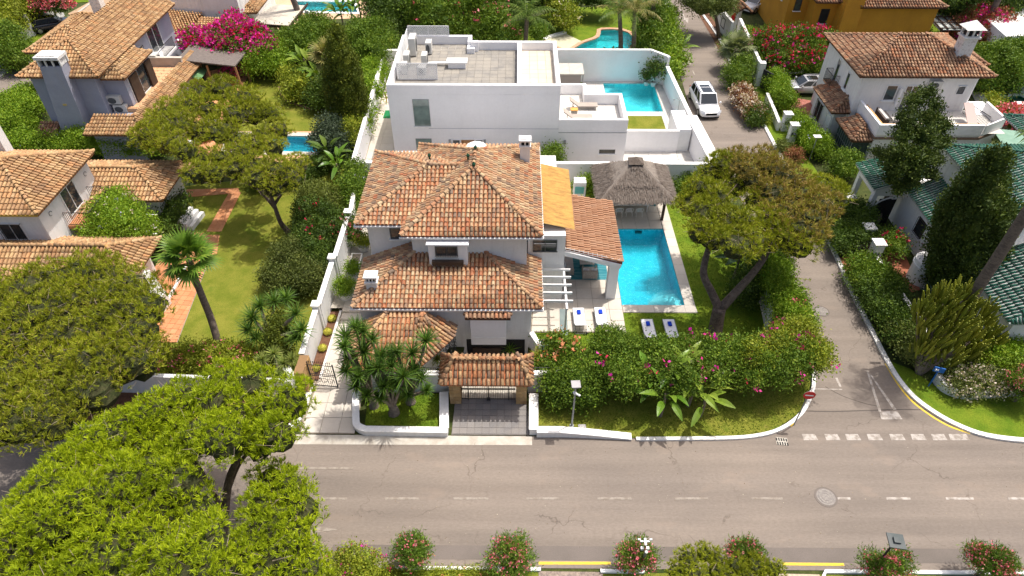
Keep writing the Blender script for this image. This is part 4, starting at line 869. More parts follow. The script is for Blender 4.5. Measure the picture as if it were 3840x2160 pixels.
# street window box with small tiled hood, dark garage below
q=MB(); q.prism([(-2.60,26.58),(-.56,26.58),(-.56,27.4),(-2.60,27.4)],1.0,3.48); bay=q.build('window_bay',WALLM,V,bevel=.02)
MB().prism([(-2.56,26.56),(-.60,26.56),(-.60,26.6),(-2.56,26.6)],1.62,1.66).build('moulding',CAP,bay)
hoodf=[[Vector(p) for p in f] for f in ([(-2.85,26.3,3.46),(-.3,26.3,3.46),(-.55,27.34,3.6),(-2.6,27.34,3.6)],[(-2.85,27.34,3.46),(-2.85,26.3,3.46),(-2.6,27.34,3.6)],[(-.3,26.3,3.46),(-.3,27.34,3.46),(-.55,27.34,3.6)])]
roof_part(V,RF,hoodf,[],PANB,TMB,row=.4)
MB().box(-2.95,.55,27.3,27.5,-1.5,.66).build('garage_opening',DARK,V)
MB().box(-2.6,-.9,27.2,27.3,-.5,.0).build('garage_beam',BROWNM,V)
# dormer-like window surround with planter under the upper eave
q=MB(); q.prism([(-5.0,29.27),(-2.78,29.27),(-2.78,30.2),(-5.0,30.2)],4.3,6.3); q.prism([(-5.1,29.2),(-2.68,29.2),(-2.68,30.2),(-5.1,30.2)],6.3,6.42); sur=q.build('window_surround',WALLM,V,bevel=.03)
window(V,(-3.95,29.27,5.95),1.25,.72,'x',GLASS,DMET,1,False,True); MB().box(-4.82,-3.02,29.02,29.27,5.02,5.27).build('window_box',BROWNM,V)
q=MB()
for k in range(13): x=-4.6+k*.11; q.beam((x,29.0,5.4),(x,29.0,5.55),.012,.012)
q.beam((-4.62,29.0,5.55),(-3.25,29.0,5.55),.02,.02); q.beam((-4.62,29.0,5.4),(-3.25,29.0,5.4),.02,.02); q.build('window_box_rail',IRON,V)
window(V,(-6.9,31.1,5.75),1.1,.8,'x',GLASS,DMET,0,True)
# glazed balcony of the stair block
q=MB(); q.box(1.02,2.45,31.2,31.27,4.35,5.2); bo=q.build('window_opening',GLASS,V)
for x in (1.02,1.75,2.43): MB().beam((x,31.17,4.3),(x,31.17,5.25),.04,.04).build('window_bar',DMET,bo)
MB().beam((1.0,31.17,4.33),(2.5,31.17,4.33),.05,.05).build('window_bar',DMET,bo); MB().beam((1.0,31.17,4.95),(2.5,31.17,4.95),.03,.03).build('window_bar',WMET,bo)
# ochre corrugated sheet roof
SHEETM=mat('ochre_corrugated_sheet',s(240,196,116,.8),s(206,164,100,.8),rough=.6,ns=2.2,lo=.4,hi=.65,fine=.1,fs=12,stretch=(.7,2.6,1),spots=[(4,.70,s(220,190,150),.5),(2,.66,s(165,128,80),.5)])
q=MB(); n=40; v=[];
for j in range(n*4+1):
    y=31.75+j*(38.3-31.75)/(n*4); dz=.05*math.sin(j*math.pi/2*1.0)
    v+=[(1.5,y,6.08+dz),(3.5,y,5.58+dz)]
q.add(v,[(2*j,2*j+1,2*j+3,2*j+2) for j in range(n*4)]); so=q.build('corrugated_roof',SHEETM,V,smooth=False); so.modifiers.new('t','SOLIDIFY').thickness=.03
# porch with pink tiles, beam and square column
fP=[[Vector(p) for p in [(2.95,31.6,4.25),(6.56,31.35,3.35),(6.5,37.8,3.35),(2.95,37.4,4.25)]]]
psl=roof_part(V,RF,fP,[],PANP,TMP,sp=.235,row=.42,th=.14)
q=MB(); q.beam((2.95,31.62,3.92),(6.5,31.45,3.02),.28,.34); q.beam((6.4,31.5,3.0),(6.35,37.7,3.0),.25,.34); q.obox((6.15,31.85),.62,.62,0.08,2.95); q.obox((6.1,37.4),.5,.5,.08,2.95); q.build('porch_frame',WALLM,V,bevel=.02)
q=MB()
for k in range(13): t=k/12; x=3.0+3.4*t; z=4.28-.9*t; q.beam((x,31.42,z-.02),(x,31.55,z+.14),.018,.018)
for dz in (.0,.12): q.beam((2.98,31.42+dz*.3,4.27+dz),(6.45,31.38+dz*.3,3.36+dz),.018,.018)
q.build('wire_edging',WMET,V)
# pergola
pg=MB()
q=MB()
PER=thing('pergola','white timber pergola of five slats beside the villa and the sun loungers','pergola',(2.6,29.6,0))
for k in range(5): y=31.1-k*.70; MB().beam((1.5,y,2.95),(3.35,y,2.95),.09,.16).build('slat',WMET,PER,bevel=.01)
MB().beam((2.95,31.6,2.82),(2.98,27.75,2.82),.13,.13).build('beam',WMET,PER,bevel=.01); MB().beam((2.98,28.1,.08),(2.98,28.1,2.75),.11,.11).build('post',WMET,PER)
sheet('glass_strip',[(2.72,28.25),(3.22,28.25),(3.27,30.55),(2.80,30.55)],.095,mat('grey_green_glass_strip',(.20,.25,.25,1),(.24,.29,.28,1),rough=.15,fine=.02,spec=.7))
sheet('mosaic_strip',[(1.05,27.35),(2.75,27.35),(2.8,27.95),(1.05,27.95)],.06,mat('blue_brown_mosaic',(.08,.13,.22,1),(.22,.12,.08,1),rough=.4,ns=9,lo=.45,hi=.55,fine=.2,fs=30))
# three chimneys
chimney(V,-8.2,28.1,3.8,5.2,.62,.5,vents=3); chimney(V,.52,36.9,6.6,8.8,.62,.55,m=WALL,vents=2)
for x,y,z in ((-5.2,34.5,8.72),(-2.9,34.5,8.72),(-2.5,33.5,8.74),(-2.5,35.4,8.74)):
    MB().lathe((x,y,z),[(.07,0),(.05,.1),(.11,.2),(.11,.28),(.04,.36),(.01,.42)],8).build('finial',mat('green_ceramic_%d'%int(y*10+x),(.01,.06,.03,1),None,rough=.3,fine=0),V)
q=MB(); q.lathe((-2.5,36.4,8.35),[(.05,0),(.55,.05),(.62,.12),(.0,.14)],14); q.build('satellite_dish',WMET,V)
# balcony window frame white wall fill right of porch, back wing roofed
RF.finish()
# --------- gatehouse ---------
G=thing('gatehouse','tiled gatehouse roof on sandstone pillars over the black iron driveway gate','gatehouse',(-1.5,23.4,0)); RG=Roofs(G)
gz=2.42; gx0,gx1,gy0,gy1=-3.98,.86,22.42,24.45
r0=(gx0+.62,23.62,3.06); r1=(gx1-.62,23.62,3.06)
fG=[[Vector(p) for p in f] for f in ([(gx0,gy0,gz),(gx1,gy0,gz),r1,r0],[(gx1,gy1,gz),(gx0,gy1,gz),r0,r1],[(gx0,gy1,gz),(gx0,gy0,gz),r0],[(gx1,gy0,gz),(gx1,gy1,gz),r1])]
roof_part(G,RG,fG,[(r0,r1),((gx0,gy0,gz),r0),((gx0,gy1,gz),r0),((gx1,gy0,gz),r1),((gx1,gy1,gz),r1)],PAN,TMGATE,row=.40,sp=.25); RG.finish()
for x0,x1 in ((-3.62,-3.02),(.04,.62)):
    pl=MB().box(x0+.02,x1-.02,23.02,23.98,0,2.4).build('pillar',mat('pillar_mortar',(.30,.20,.11,1),None,fine=.1),G)
    for k in range(8):
        z0=.03+k*.295; sp=RD.choice((.33,.5,.66)); xm=x0+(x1-x0)*sp
        for a,b in ((x0,xm-.008),(xm+.008,x1)):
            MB().box(a,b,23.0-RD.uniform(0,.015),23.5,z0,z0+.275).build('stone_block',STONE,pl)
        MB().box(x0-.003,x1+.003,23.52,24.0,z0,z0+.275).build('stone_block',STONE,pl)
GA=thing('driveway_gate','black iron double gate with upright bars under the tiled gatehouse','gate',(-1.5,23.3,0))
for k in range(31):
    x=-2.98+k*.0985
    if k!=15: MB().tube([(x,23.3,.08),(x,23.3,1.75)],.011,5).build('bar',IRON,GA)
for z in (.12,.95,1.03,1.7): MB().beam((-3.0,23.3,z),(.0,23.3,z),.03,.035).build('rail',IRON,GA)
MB().beam((-1.5,23.3,.05),(-1.5,23.3,1.8),.06,.06).build('centre_post',IRON,GA); MB().box(-1.6,-1.4,23.2,23.3,.1,.26).build('lock_box',IRON,GA)
for x in (-2.62,-.38): MB().beam((x,23.3,.05),(x,23.3,1.75),.04,.04).build('stile',IRON,GA)
# --------- walls round the plot ---------
def wall(label,path,w,z0,z1,m=WALL,cap=True,capm=CAP,cw=None,cat_='wall',name='garden_wall',group=None):
    p0=path[0]; t=thing(name,label,cat_,(p0[0],p0[1],0),group=group); q=MB(); band(q,path,w,z0,z1); q.build('wall_body',m,t)
    zz=z1 if not isinstance(z1,(list,tuple)) else max(z1)
    if cap:
        q=MB(); L,R_=strip(path,(cw or w+.08)); n=len(path); v=[]
        zl_=z1 if isinstance(z1,(list,tuple)) else [z1]*n
        for i in range(n): v+=[(L[i].x,L[i].y,zl_[i]),(R_[i].x,R_[i].y,zl_[i]),(R_[i].x,R_[i].y,zl_[i]+.07),(L[i].x,L[i].y,zl_[i]+.07)]
        f=[(3,2,1,0),(4*n-4,4*n-3,4*n-2,4*n-1)]
        for i in range(n-1):
            for k in range(4): a=4*i;b=a+4; f.append((a+k,a+(k+1)%4,b+(k+1)%4,b+k))
        q.add(v,f); q.build('coping',capm,t)
    return t
wall('L-shaped low white planter wall with rounded corner round the yucca lawn',[(-4.0,23.5),(-3.78,21.05)],.42,0,.42); 
wall('low white planter wall along the street kerb below the yuccas',smoothpath([(-8.95,23.5),(-8.62,21.7),(-8.45,21.25),(-8.0,21.02)],4)+[(-3.6,20.98)],.30,0,.36)
wall('low white wall on the right of the grey driveway',[(1.02,23.4),(.98,20.98)],.42,0,.44)
wall('low white wall sinking into the kerb below the camera pole',[(1.15,21.0),(2.5,21.02),(4.2,20.96),(6.2,20.85)],.34,0,[.42,.40,.26,.08],cap=True)
wall('long white kerb wall on the street side of the cream path',smoothpath([(-11.62,24.2),(-11.68,22.5),(-11.85,21.6),(-12.3,21.1)],4),.26,0,.22)
wall('white front wall stub between yuccas and gatehouse',[(-8.8,23.95),(-3.7,23.95)],.25,0,1.5)
wall('white front wall stub right of the gatehouse, leading into the hedge',[(.7,23.95),(3.2,24.05)],.25,0,1.55)
wall('sloping white retaining wall from house corner to the hibiscus bush',[(.92,27.4),(2.35,24.7),(2.4,24.2)],.22,-.5,[1.2,.9,.9])
rl=thing('railing','iron railing with scrollwork on the front wall left of the gatehouse','railing',(-4.6,23.95,1.5))
q=MB(); [q.tube([(x,23.95,1.5),(x,23.95,2.0)],.012,4) for x in np.arange(-5.6,-3.9,.1)]; q.beam((-5.6,23.95,2.0),(-3.9,23.95,2.0),.03,.03); q.beam((-5.6,23.95,1.62),(-3.9,23.95,1.62),.02,.02); q.build('bars',IRON,rl)
rl=thing('railing','short iron railing with pebbled foot right of the gatehouse','railing',(1.6,23.95,1.5))
q=MB(); [q.tube([(x,24.0,1.5),(x,24.0,2.0)],.012,4) for x in np.arange(.95,2.4,.1)]; q.beam((.95,24.0,2.0),(2.4,24.0,2.0),.03,.03); q.build('bars',IRON,rl)
# stepped left boundary wall with piers
W1=thing('boundary_wall','long stepped white boundary wall with square piers between cream path and left garden','wall',(-11.9,33,0))
segs=[(-12.05,25.0,28.8,1.85),(-11.9,28.8,33.0,2.05),(-11.72,33.0,37.6,2.3)]
for x,a,b,z in segs:
    MB().box(x-.1,x+.1,a,b,0,z).build('wall_panel',WALL,W1); MB().box(x-.16,x+.16,a,b+.02,z,z+.07).build('coping',CAP,W1)
    MB().obox((x,b),.42,.42,0,z+.25).build('pier',WALL,W1,bevel=.01); MB().obox((x,b),.52,.52,z+.25,z+.34).build('pier_cap',CAP,W1)
wall('thin white wall beyond the frangipani on the left of the path',[(-11.7,37.8),(-12.3,44.5)],.2,0,2.0)
wall('white edging wall of the cactus bed along the cream path',[(-11.25,24.7),(-11.15,30.2)],.14,0,.22,cap=False)
sheet('cactus_bed',[(-11.95,24.6),(-11.32,24.6),(-11.22,30.2),(-11.85,30.2)],.14,BED)
sheet('upper_path_bed',[(-11.75,30.2),(-11.0,30.2),(-10.9,44),(-11.6,44)],.42,CONC)
# open iron side gate and brick pier
BRKP=mat('tan_brick',(.46,.28,.11,1),(.36,.21,.08,1),rough=.9,ns=4,fine=.12,isl=[(.46,.28,.11,1),(.40,.24,.10,1),(.50,.32,.14,1)],bump=.2)
pr=thing('brick_pier','tan brick pier beside the open side gate of the cream path','pier',(-11.8,24.0,0)); MB().box(-12.12,-11.62,23.6,24.9,0,1.9).build('mortar_core',mat('tan_mortar',(.25,.15,.07,1),None,fine=.1),pr)
for k in range(13):
    for j,(a,b) in enumerate(((-12.14,-11.88),(-11.86,-11.60)) if k%2 else ((-12.14,-12.0),(-11.98,-11.75),(-11.73,-11.6))): MB().box(a,b,23.58,24.1,.02+k*.145,.15+k*.145).build('brick',BRKP,pr)
    for j in range(3): MB().box(-11.63,-11.59,23.62+.43*j,24.02+.43*j,.02+k*.145,.15+k*.145).build('brick',BRKP,pr)
gt=thing('side_gate','open wrought iron side gate with curls and spear tips over the cream path','gate',(-10.9,24.3,0))
def gp(a,z): return (-11.55+a*.98,24.25-a*.10,z)
MB().beam(gp(0,.1),gp(0,2.1),.05,.05).build('stile',IRON,gt); MB().beam(gp(1.45,.1),gp(1.45,2.0),.07,.05).build('stile',DMET,gt)
for z in (.12,.95,1.08,1.85): MB().beam(gp(0,z),gp(1.45,z),.03,.03).build('rail',IRON,gt)
q=MB()
for k in range(11):
    a=.12+k*.12; q.tube([gp(a,.1),gp(a,2.05)],.011,4); q.lathe(gp(a,2.05),[(.02,0),(.03,.04),(.003,.16)],5); q.ball(gp(a,1.45),.03,5,4); q.ball(gp(a,.5),.03,5,4)
q.build('spear_bars',IRON,gt); q=MB()
for cx in (.36,.72,1.08):
    for cz,sg in ((.5,1),(1.45,-1)):
        q.tube([gp(cx+.24*math.cos(t)*(1-t/9),cz+sg*.3*math.sin(t)*(1-t/9)) for t in np.arange(0,7,.5)],.013,4)
q.build('scrolls',IRON,gt)
# pillar and wall in front of left garden
wall('grey shaded wall in front of the neighbour garden, above the pines',[(-32,24.2),(-12.3,23.4)],.25,0,1.5,cap=False)
wall('white wedge wall joining the brick pier under the left yuccas',[(-13.2,24.9),(-12.2,23.55)],.3,0,1.3)
# ================= MODERN WHITE HOUSE =================
K=thing('modern_house','white flat-roofed cubic house with grey paved roof behind the villa','house',(-1,52,0))
ZT=7.1; ZR=6.35
outer=[(-9.95,47.6),(3.32,47.6),(3.32,53.6),(3.32,56.0),(-3.9,56.0),(-3.9,57.2),(-9.95,57.2)]
q=MB(); q.prism(outer,0,ZR); q.build('upper_block',WALLM,K)
q=MB(); w=.32
q.box(-9.95,3.32,47.6,47.6+w,ZR,ZT); q.box(-9.95,-9.95+w,47.6+w,57.2,ZR,ZT-.004); q.box(-9.95+w,-3.9,57.2-w,57.2,ZR,ZT-.002); q.box(-3.9-w,-3.9,55.7,57.2-w,ZR,ZT-.006); q.box(-3.9,3.32,56.0-w,56.0,ZR,ZT-.002); q.box(3.32-w,3.32,47.6+w,56.0-w,ZR,ZT-.004); q.box(.0,.34,47.6+w,56.0-w,ZR,ZT-.006); q.box(-3.9-.35,-3.6,54.9,55.7,ZR,ZR+.5)
q.box(-3.9+.0,-3.3,55.3,55.68,ZR,ZT+.15); q.build('parapet',WALLM,K,bevel=.02)
rs=MB().box(-9.6,3.0,47.95,55.65,ZR,ZR+.02).build('roof',JOINTG,K); 
paving([[(-9.62,47.93),(-.02,47.93),(-.02,55.66),(-4.25,55.66),(-4.25,56.85),(-9.62,56.85)]],ZR+.06,.62,.62,.02,PAVEG,rs,name='roof_paver',th=.03,limit=230)
paving([[(.36,47.93),(2.99,47.93),(2.99,55.66),(.36,55.66)]],ZR+.06,.66,.8,.02,PAVES,rs,name='sandstone_paver',th=.03,limit=60)
q=MB(); q.prism([(3.325,47.6),(8.78,47.6),(8.78,52.2),(5.9,52.2),(5.9,54.0),(3.325,54.0)],0,3.3); q.build('terrace_block',WALLM,K)
q=MB(); za=4.24
q.box(3.325,8.78,47.6,47.9,3.3,za); q.box(8.48,8.78,47.9,52.2,3.3,za-.003); q.box(5.9,8.48,51.9,52.2,3.3,za-.005); q.box(5.9-.3,5.9,51.9,54.0,3.3,za-.007); q.box(3.325,5.6,53.7,54.0,3.3,za-.009); q.build('terrace_parapet',WALLM,K,bevel=.02)
tf=MB().box(3.33,8.45,47.92,53.68,3.3,3.32).build('terrace_floor',JOINT,K); paving([[(3.35,47.93),(8.46,47.93),(8.46,51.88),(5.58,51.88),(5.58,53.68),(3.35,53.68)]],3.35,1.3,1.3,.015,PAVEW,tf,th=.02,name='terrace_tile')
MB().box(3.32,8.78,47.57,47.6,3.1,3.14).build('shadow_groove',GMET,K); MB().box(-7,3.32,47.585,47.6,3.42,3.46).build('shadow_groove',mat('hairline_groove',(.45,.45,.5,1),None,fine=0),K)
def wpx(x,y): return PYY(x,y,47.6)
a=wpx(1545,372);b=wpx(1617,473); window(K,((a.x+b.x)/2,47.6,(a.z+b.z)/2),b.x-a.x,a.z-b.z,'x',GGLASS,GMET,0,True,fw=.03,dep=.03)
a=wpx(1558,519);b=wpx(1622,560); window(K,((a.x+b.x)/2,47.6,a.z-1.1),b.x-a.x,2.2,'x',GGLASS,GMET,0,False,fw=.03,dep=.03)
a=wpx(1707,521);b=wpx(1801,548); cx=(a.x+b.x)/2; dr=door(K,(cx,47.6,1.25),1.05,2.4,'x',WOOD,WMET); 
for sx in (-1,1): window(K,(cx+sx*.92,47.6,1.25),.6,2.4,'x',GLASS,WMET,0,False,fw=.03)
a=wpx(2249,563);b=wpx(2304,573); window(K,((a.x+b.x)/2,47.6,(a.z+b.z)/2),1.35,.42,'x',GLASS,WMET,1,True,fw=.04,dep=.02)
for x,y in ((1687,530),(1818,530),(2118,532)): c=wpx(x,y); MB().box(c.x-.09,c.x+.09,47.5,47.6,c.z-.18,c.z+.18).build('wall_lamp',GMET,K)
# roof plant
def acbox(label,x,y,z,w,d,h,rz=0,group=None,fan=True,side=None):
    t=thing('air_conditioner',label,'air conditioner',(x,y,z),rz,group); MB().box(-w/2,w/2,-d/2,d/2,.05,h).build('casing',ACM,t,local=True,bevel=.015)
    sd_=side or 'y'
    if fan:
        v=[(w*.32*math.cos(6.2832*i/14)-w*.1,-d/2-.012,h*.5+h*.36*math.sin(6.2832*i/14)) for i in range(14)] if sd_=='y' else [(w/2+.012,d*.36*math.cos(6.2832*i/14),h*.5+h*.36*math.sin(6.2832*i/14)) for i in range(14)]
        MB().poly(v).build('fan_grille',DMET,t,local=True)
    q=MB(); q.box(-w/2,-w/2+.08,-d/2,d/2,0,.05); q.box(w/2-.08,w/2,-d/2,d/2,0,.05); q.build('feet',DMET,t,local=True); return t
zr=ZR+.07
acbox('tallest air conditioning unit on the flat roof, by the left parapet',-8.75,54.9,zr,.55,1.3,1.5,side='x'); acbox('air conditioning unit with louvred front by the rear lattice',-7.45,55.1,zr,.5,.9,1.0); acbox('medium air conditioning unit just in front of the tallest',-9.0,52.7,zr,.45,.95,1.0,side='x'); acbox('square air conditioning unit in the front left corner of the lattice',-9.05,51.3,zr,.45,.85,.75,side='x'); acbox('middle air conditioning unit with pipes leading right',-7.55,52.6,zr,.45,.9,1.0,side='x'); acbox('low air conditioning unit nearest the front lattice',-7.6,51.2,zr,.6,.8,.6)
pb=thing('roof_hatch','white box cover at the end of the pipes on the flat roof','roof hatch',(-4.9,52.3,zr)); MB().box(-5.6,-4.2,52.0,52.7,zr,zr+.45).build('base',WALLM,pb); MB().box(-5.75,-4.05,51.9,52.9,zr+.45,zr+.52).build('lid',WMET,pb,bevel=.01)
pp=thing('pipes','bundle of white pipes from the units to the box cover','pipes',(-6.5,52.6,zr))
for k in range(4): MB().tube(smoothpath([(-8.2,52.0+k*.07,zr+.15),(-7.7,51.9+k*.07,zr+.2),(-7.2,52.5+k*.09,zr+.2),(-5.6,52.45+k*.09,zr+.25)],3),.035,6).build('pipe',WMET,pp)
def lattice(label,a,b,z0,z1,step=.16,gaps=True):
    t=thing('lattice_screen',label,'screen',((a[0]+b[0])/2,(a[1]+b[1])/2,z0)); a=Vector((*a,0));b=Vector((*b,0)); L=(b-a).length; u=(b-a).normalized(); h=z1-z0; q=MB()
    def pt(s_,z,o=0): return a+u*s_+Vector((0,0,z0+z))+Vector((-u.y,u.x,0))*o
    k=-h
    while k<L:
        for sg,o in ((1,.0),(-1,.018)):
            s0,s1=(k,k+h); z0_,z1_=(0,h) if sg>0 else (h,0)
            if s0<0: z0_=z0_+(z1_-z0_)*(-s0)/h; s0=0
            if s1>L: z1_=z1_-(z1_-z0_)*(s1-L)/(s1-s0) if s1>s0 else z1_; s1=L
            if s1-s0>.04: q.beam(pt(s0,z0_,o),pt(s1,z1_,o),.016,.05)
        k+=step
    q.build('lattice',WMET,t); q=MB()
    for z in (0,h): q.beam(pt(0,z),pt(L,z),.05,.07)
    for s_ in (0,L/2,L): q.beam(pt(s_,0),pt(s_,h),.06,.06)
    q.build('frame',WMET,t); return t
lattice('rear white lattice screen behind the rooftop units',(-9.4,57.0),(-5.9,57.0),zr,zr+1.5); lattice('front white lattice screen before the rooftop units',(-9.35,50.0),(-6.3,50.0),zr,zr+1.3); lattice('side lattice screen along the left parapet',(-9.45,50.05),(-9.45,56.95),zr,zr+1.3)
# garden walls
wall('white left boundary wall of the modern house with ivy on top',[(-12.75,44.6),(-13.4,66.2)],.25,0,[2.05,2.1],m=WALLM); wall('short white back wall left of the modern house',[(-13.3,64.5),(-10.0,64.5)],.25,0,2.6,m=WALLM)
wall('white wall between the villa garden and the modern house',[(-12.9,44.75),(15.25,44.75)],.28,0,2.05,m=WALLM)
wall('tall white wall behind the modern pool',[(1.5,63.35),(13.0,63.35),(14.55,62.6),(14.6,62.3)],.25,0,[3.2,3.2,2.9,2.9],m=WALLM); wall('sloping white wall between lane and modern pool',[(14.55,62.2),(14.95,52.3)],.28,0,2.05,m=WALLM)
wall('thick white wall of the modern house corner by the lane',[(15.0,52.3),(15.5,44.7)],.85,0,2.1,m=WALLM)
wall('white screen wall in front of the small modern lawn',[(8.8,50.0),(13.6,50.0)],.25,0,1.95,m=WALLM); wb=thing('garden_store','white cube store between modern lawn and lane wall','garden store',(14.0,51.5,0)); MB().box(13.4,14.6,50.0,53.3,0,2.1).build('body',WALLM,wb,bevel=.02); MB().box(13.4,14.5,49.98,50.0,.1,1.9).build('panel',WMET,wb)
# cream pavilion by the back wall
pv=thing('pavilion','small cream canopy pavilion with draped side behind the modern house','pavilion',(4.9,60.8,0)); MB().box(3.6,6.3,59.6,62.0,2.35,2.48).build('roof',mat('cream_canvas',(.50,.47,.41,1),(.44,.41,.36,1),rough=.8,fine=.03),pv,bevel=.05)
for x in (3.7,6.2):
    for y in (59.7,61.9): MB().beam((x,y,0),(x,y,2.35),.08,.08).build('post',GMET,pv)
MB().box(3.7,6.0,59.62,59.66,.4,2.35).build('curtain',mat('taupe_curtain',(.30,.27,.25,1),None,rough=.9,fine=.03),pv); MB().box(4.95,4.98,59.6,62.0,2.48,2.5).build('roof_seam',GMET,pv)
lo=[('taupe sun lounger on the roof terrace, nearest the parapet',4.6,49.2),('beige sun lounger on the roof terrace, behind the orange tray table',5.2,51.2)]
TAU=mat('taupe_mesh',(.40,.35,.30,1),(.36,.31,.27,1),rough=.8,fine=.05); TAUF=mat('taupe_frame',(.34,.31,.27,1),None,rough=.5,fine=0)
for lab,x,y in lo:
    t=thing('terrace_lounger',lab,'sun lounger',(x,y,3.36)); MB().add([(x-.1,y-.35,3.72),(x+1.5,y-.35,3.72),(x+1.5,y+.35,3.72),(x-.1,y+.35,3.72)],[(0,1,2,3)]).build('seat',TAU,t).modifiers.new('s','SOLIDIFY').thickness=.08
    MB().add([(x-.8,y-.35,4.25),(x-.1,y-.35,3.72),(x-.1,y+.35,3.72),(x-.8,y+.35,4.25)],[(0,1,2,3)]).build('backrest',TAU,t).modifiers.new('s','SOLIDIFY').thickness=.08
    for a in (-.5,1.3):
        for b in (-.32,.32): MB().beam((x+a,y+b,3.36),(x+a,y+b,3.7),.07,.07).build('leg',TAUF,t)
t=thing('tray_table','small table with orange wooden tray between the roof loungers','side table',(4.7,50.1,3.36)); MB().box(4.4,5.0,49.9,50.4,3.78,3.84).build('tray',mat('orange_tray',(.62,.33,.08,1),None,rough=.5,fine=.05),t); MB().box(4.45,4.95,49.95,50.35,3.36,3.78).build('base',TAUF,t)
t=thing('outdoor_shower','thin steel shower pipe on the lane wall of the modern house','shower',(14.4,55.2,0)); MB().tube(smoothpath([(14.45,55,0),(14.45,55,2.0),(14.3,55.1,2.25),(14.0,55.2,2.2)],4),.025,6).build('pipe',GMET,t); MB().lathe((14.0,55.2,2.12),[(.03,.06),(.1,0)],8).build('shower_head',GMET,t)
t=thing('toy_playhouse','orange box with black sloping lid by the modern house corner','playhouse',(-9.6,45.9,0)); MB().box(-10.15,-9.3,45.3,46.3,0,.8).build('body',mat('orange_plastic',(.70,.16,.03,1),None,fine=0),t); MB().add([(-10.25,45.2,.8),(-9.2,45.2,.8),(-9.2,46.5,1.4),(-10.25,46.5,1.4)],[(0,1,2,3)]).build('lid',DMET,t); MB().lathe((-10.0,46.3,1.35),[(.14,0),(.14,.05)],10).build('yellow_disc',mat('yellow_disc',(.6,.5,.1,1),None,fine=0),t)
t=thing('yellow_stool','yellow slatted toy stool in the modern side yard','stool',(-12.0,59.0,0)); 
for k in range(4): MB().beam((-12.4+.25*k,58.6,0),(-12.4+.25*k,58.6,.9),.1,.05).build('slat',mat('yellow_paint_%d'%k,(.55,.36,.03,1),None,fine=0),t)
MB().beam((-12.5,58.6,.5),(-11.5,58.6,.5),.05,.1).build('rail',bpy.data.materials['yellow_paint_0'],t)
MB().box(-12.3,-11.0,55.5,57.0,.045,.06).build('green_mat',mat('green_mat',(.01,.18,.06,1),None,fine=0),None); tag(bpy.data.objects['green_mat'],'green rubber mat in the side yard of the modern house','mat')
# ================= NEIGHBOURING HOUSES =================
def vv(l): return [Vector(p) for p in l]
def PXX(px,py,X):
    d=ray(px,py);t=X/d[0];return Vector((X,d[1]*t,CH+d[2]*t))
def railing(label,pts,z0,h=1.0,step=.12,par=None,name='railing',m=IRON):
    q=MB()
    for a,b in zip(pts,pts[1:]):
        a=Vector((*a,z0));b=Vector((*b,z0)); n=max(2,int((b-a).length/step)); up=Vector((0,0,h))
        for i in range(n+1): p=a.lerp(b,i/n); q.beam(p,p+up,.022,.022)
        for z in (.05,h): q.beam(a+Vector((0,0,z)),b+Vector((0,0,z)),.035,.035)
    if par is not None: return q.build(name,m,par)
    o=q.build(name,m,None); return tag(o,label,'railing')
# --- blue-grey house, top left ---
H1=thing('grey_house','blue-grey house with a tall broad chimney and sandy tile roofs, top left','house',(-37,58,0)); R1=Roofs(H1)
q=MB(); q.prism([(-39.6,51.1),(-34.4,51.1),(-34.4,66.4),(-39.6,66.4)],0,6.15); q.prism([(-43.6,58.6),(-39.0,58.6),(-39.0,66),(-43.6,66)],0,5.1); q.prism([(-34.5,52.0),(-32.6,52.0),(-32.6,57.0),(-34.5,57.0)],0,5.55)
q.prism([(-34.6,48.3),(-30.9,48.3),(-30.9,62.5),(-34.6,62.5)],0,2.6); q.build('wall',GREYW,H1,bevel=.02)
f,r=hip(-40.15,-33.7,50.6,66.9,6.2,.55,gable='n'); roof_part(H1,R1,f,r,PANS,TMS,sp=.26,row=.38)
f,r=hip(-44.1,-38.2,57.8,66.5,5.1,.45); roof_part(H1,R1,f,r,PANS,TMS,sp=.26,row=.38)
f,r=hip(-34.2,-32.2,51.55,57.2,5.6,.62); roof_part(H1,R1,[f[0],f[2]],[r[0],r[1]] ,PANS,TMS,sp=.25,row=.38)
fb=[vv([(-35.1,47.8,2.6),(-30.3,47.8,2.6),(-31.4,49.7,3.3),(-34.9,49.7,3.3)]),vv([(-30.3,47.8,2.6),(-30.3,62.6,2.6),(-31.4,62.6,3.3),(-31.4,49.7,3.3)])]
roof_part(H1,R1,fb,[((-30.3,47.8,2.6),(-31.4,49.7,3.3))],PANS,TMS,sp=.26,row=.38); R1.finish()
q=MB(); q.box(-34.2,-31.5,51.6,59.8,2.65,2.95); tf=q.build('terrace_floor',TERRAT,H1); paving([[(-33.0,51.7),(-31.5,51.7),(-31.5,59.6),(-34.1,59.6),(-34.1,57.1),(-33.0,57.1)]],2.99,.6,.6,.03,TERRAT,tf,th=.03,name='floor_tile')
q=MB()
for i in range(5):
    for j in range(12): q.obox((-33.9+.6*i,52.0+.62*j),.12,.12,2.985,3.0,.78)
q.build('dark_inset_tiles',BROWNM,tf); MB().box(-34.3,-31.3,59.8,60.05,2.6,3.75).build('terrace_parapet',mat('beige_parapet',(.52,.46,.40,1),(.46,.40,.34,1),fine=.05),H1); MB().box(-34.35,-31.25,59.76,60.1,3.75,3.84).build('parapet_cap',PAVE,H1)
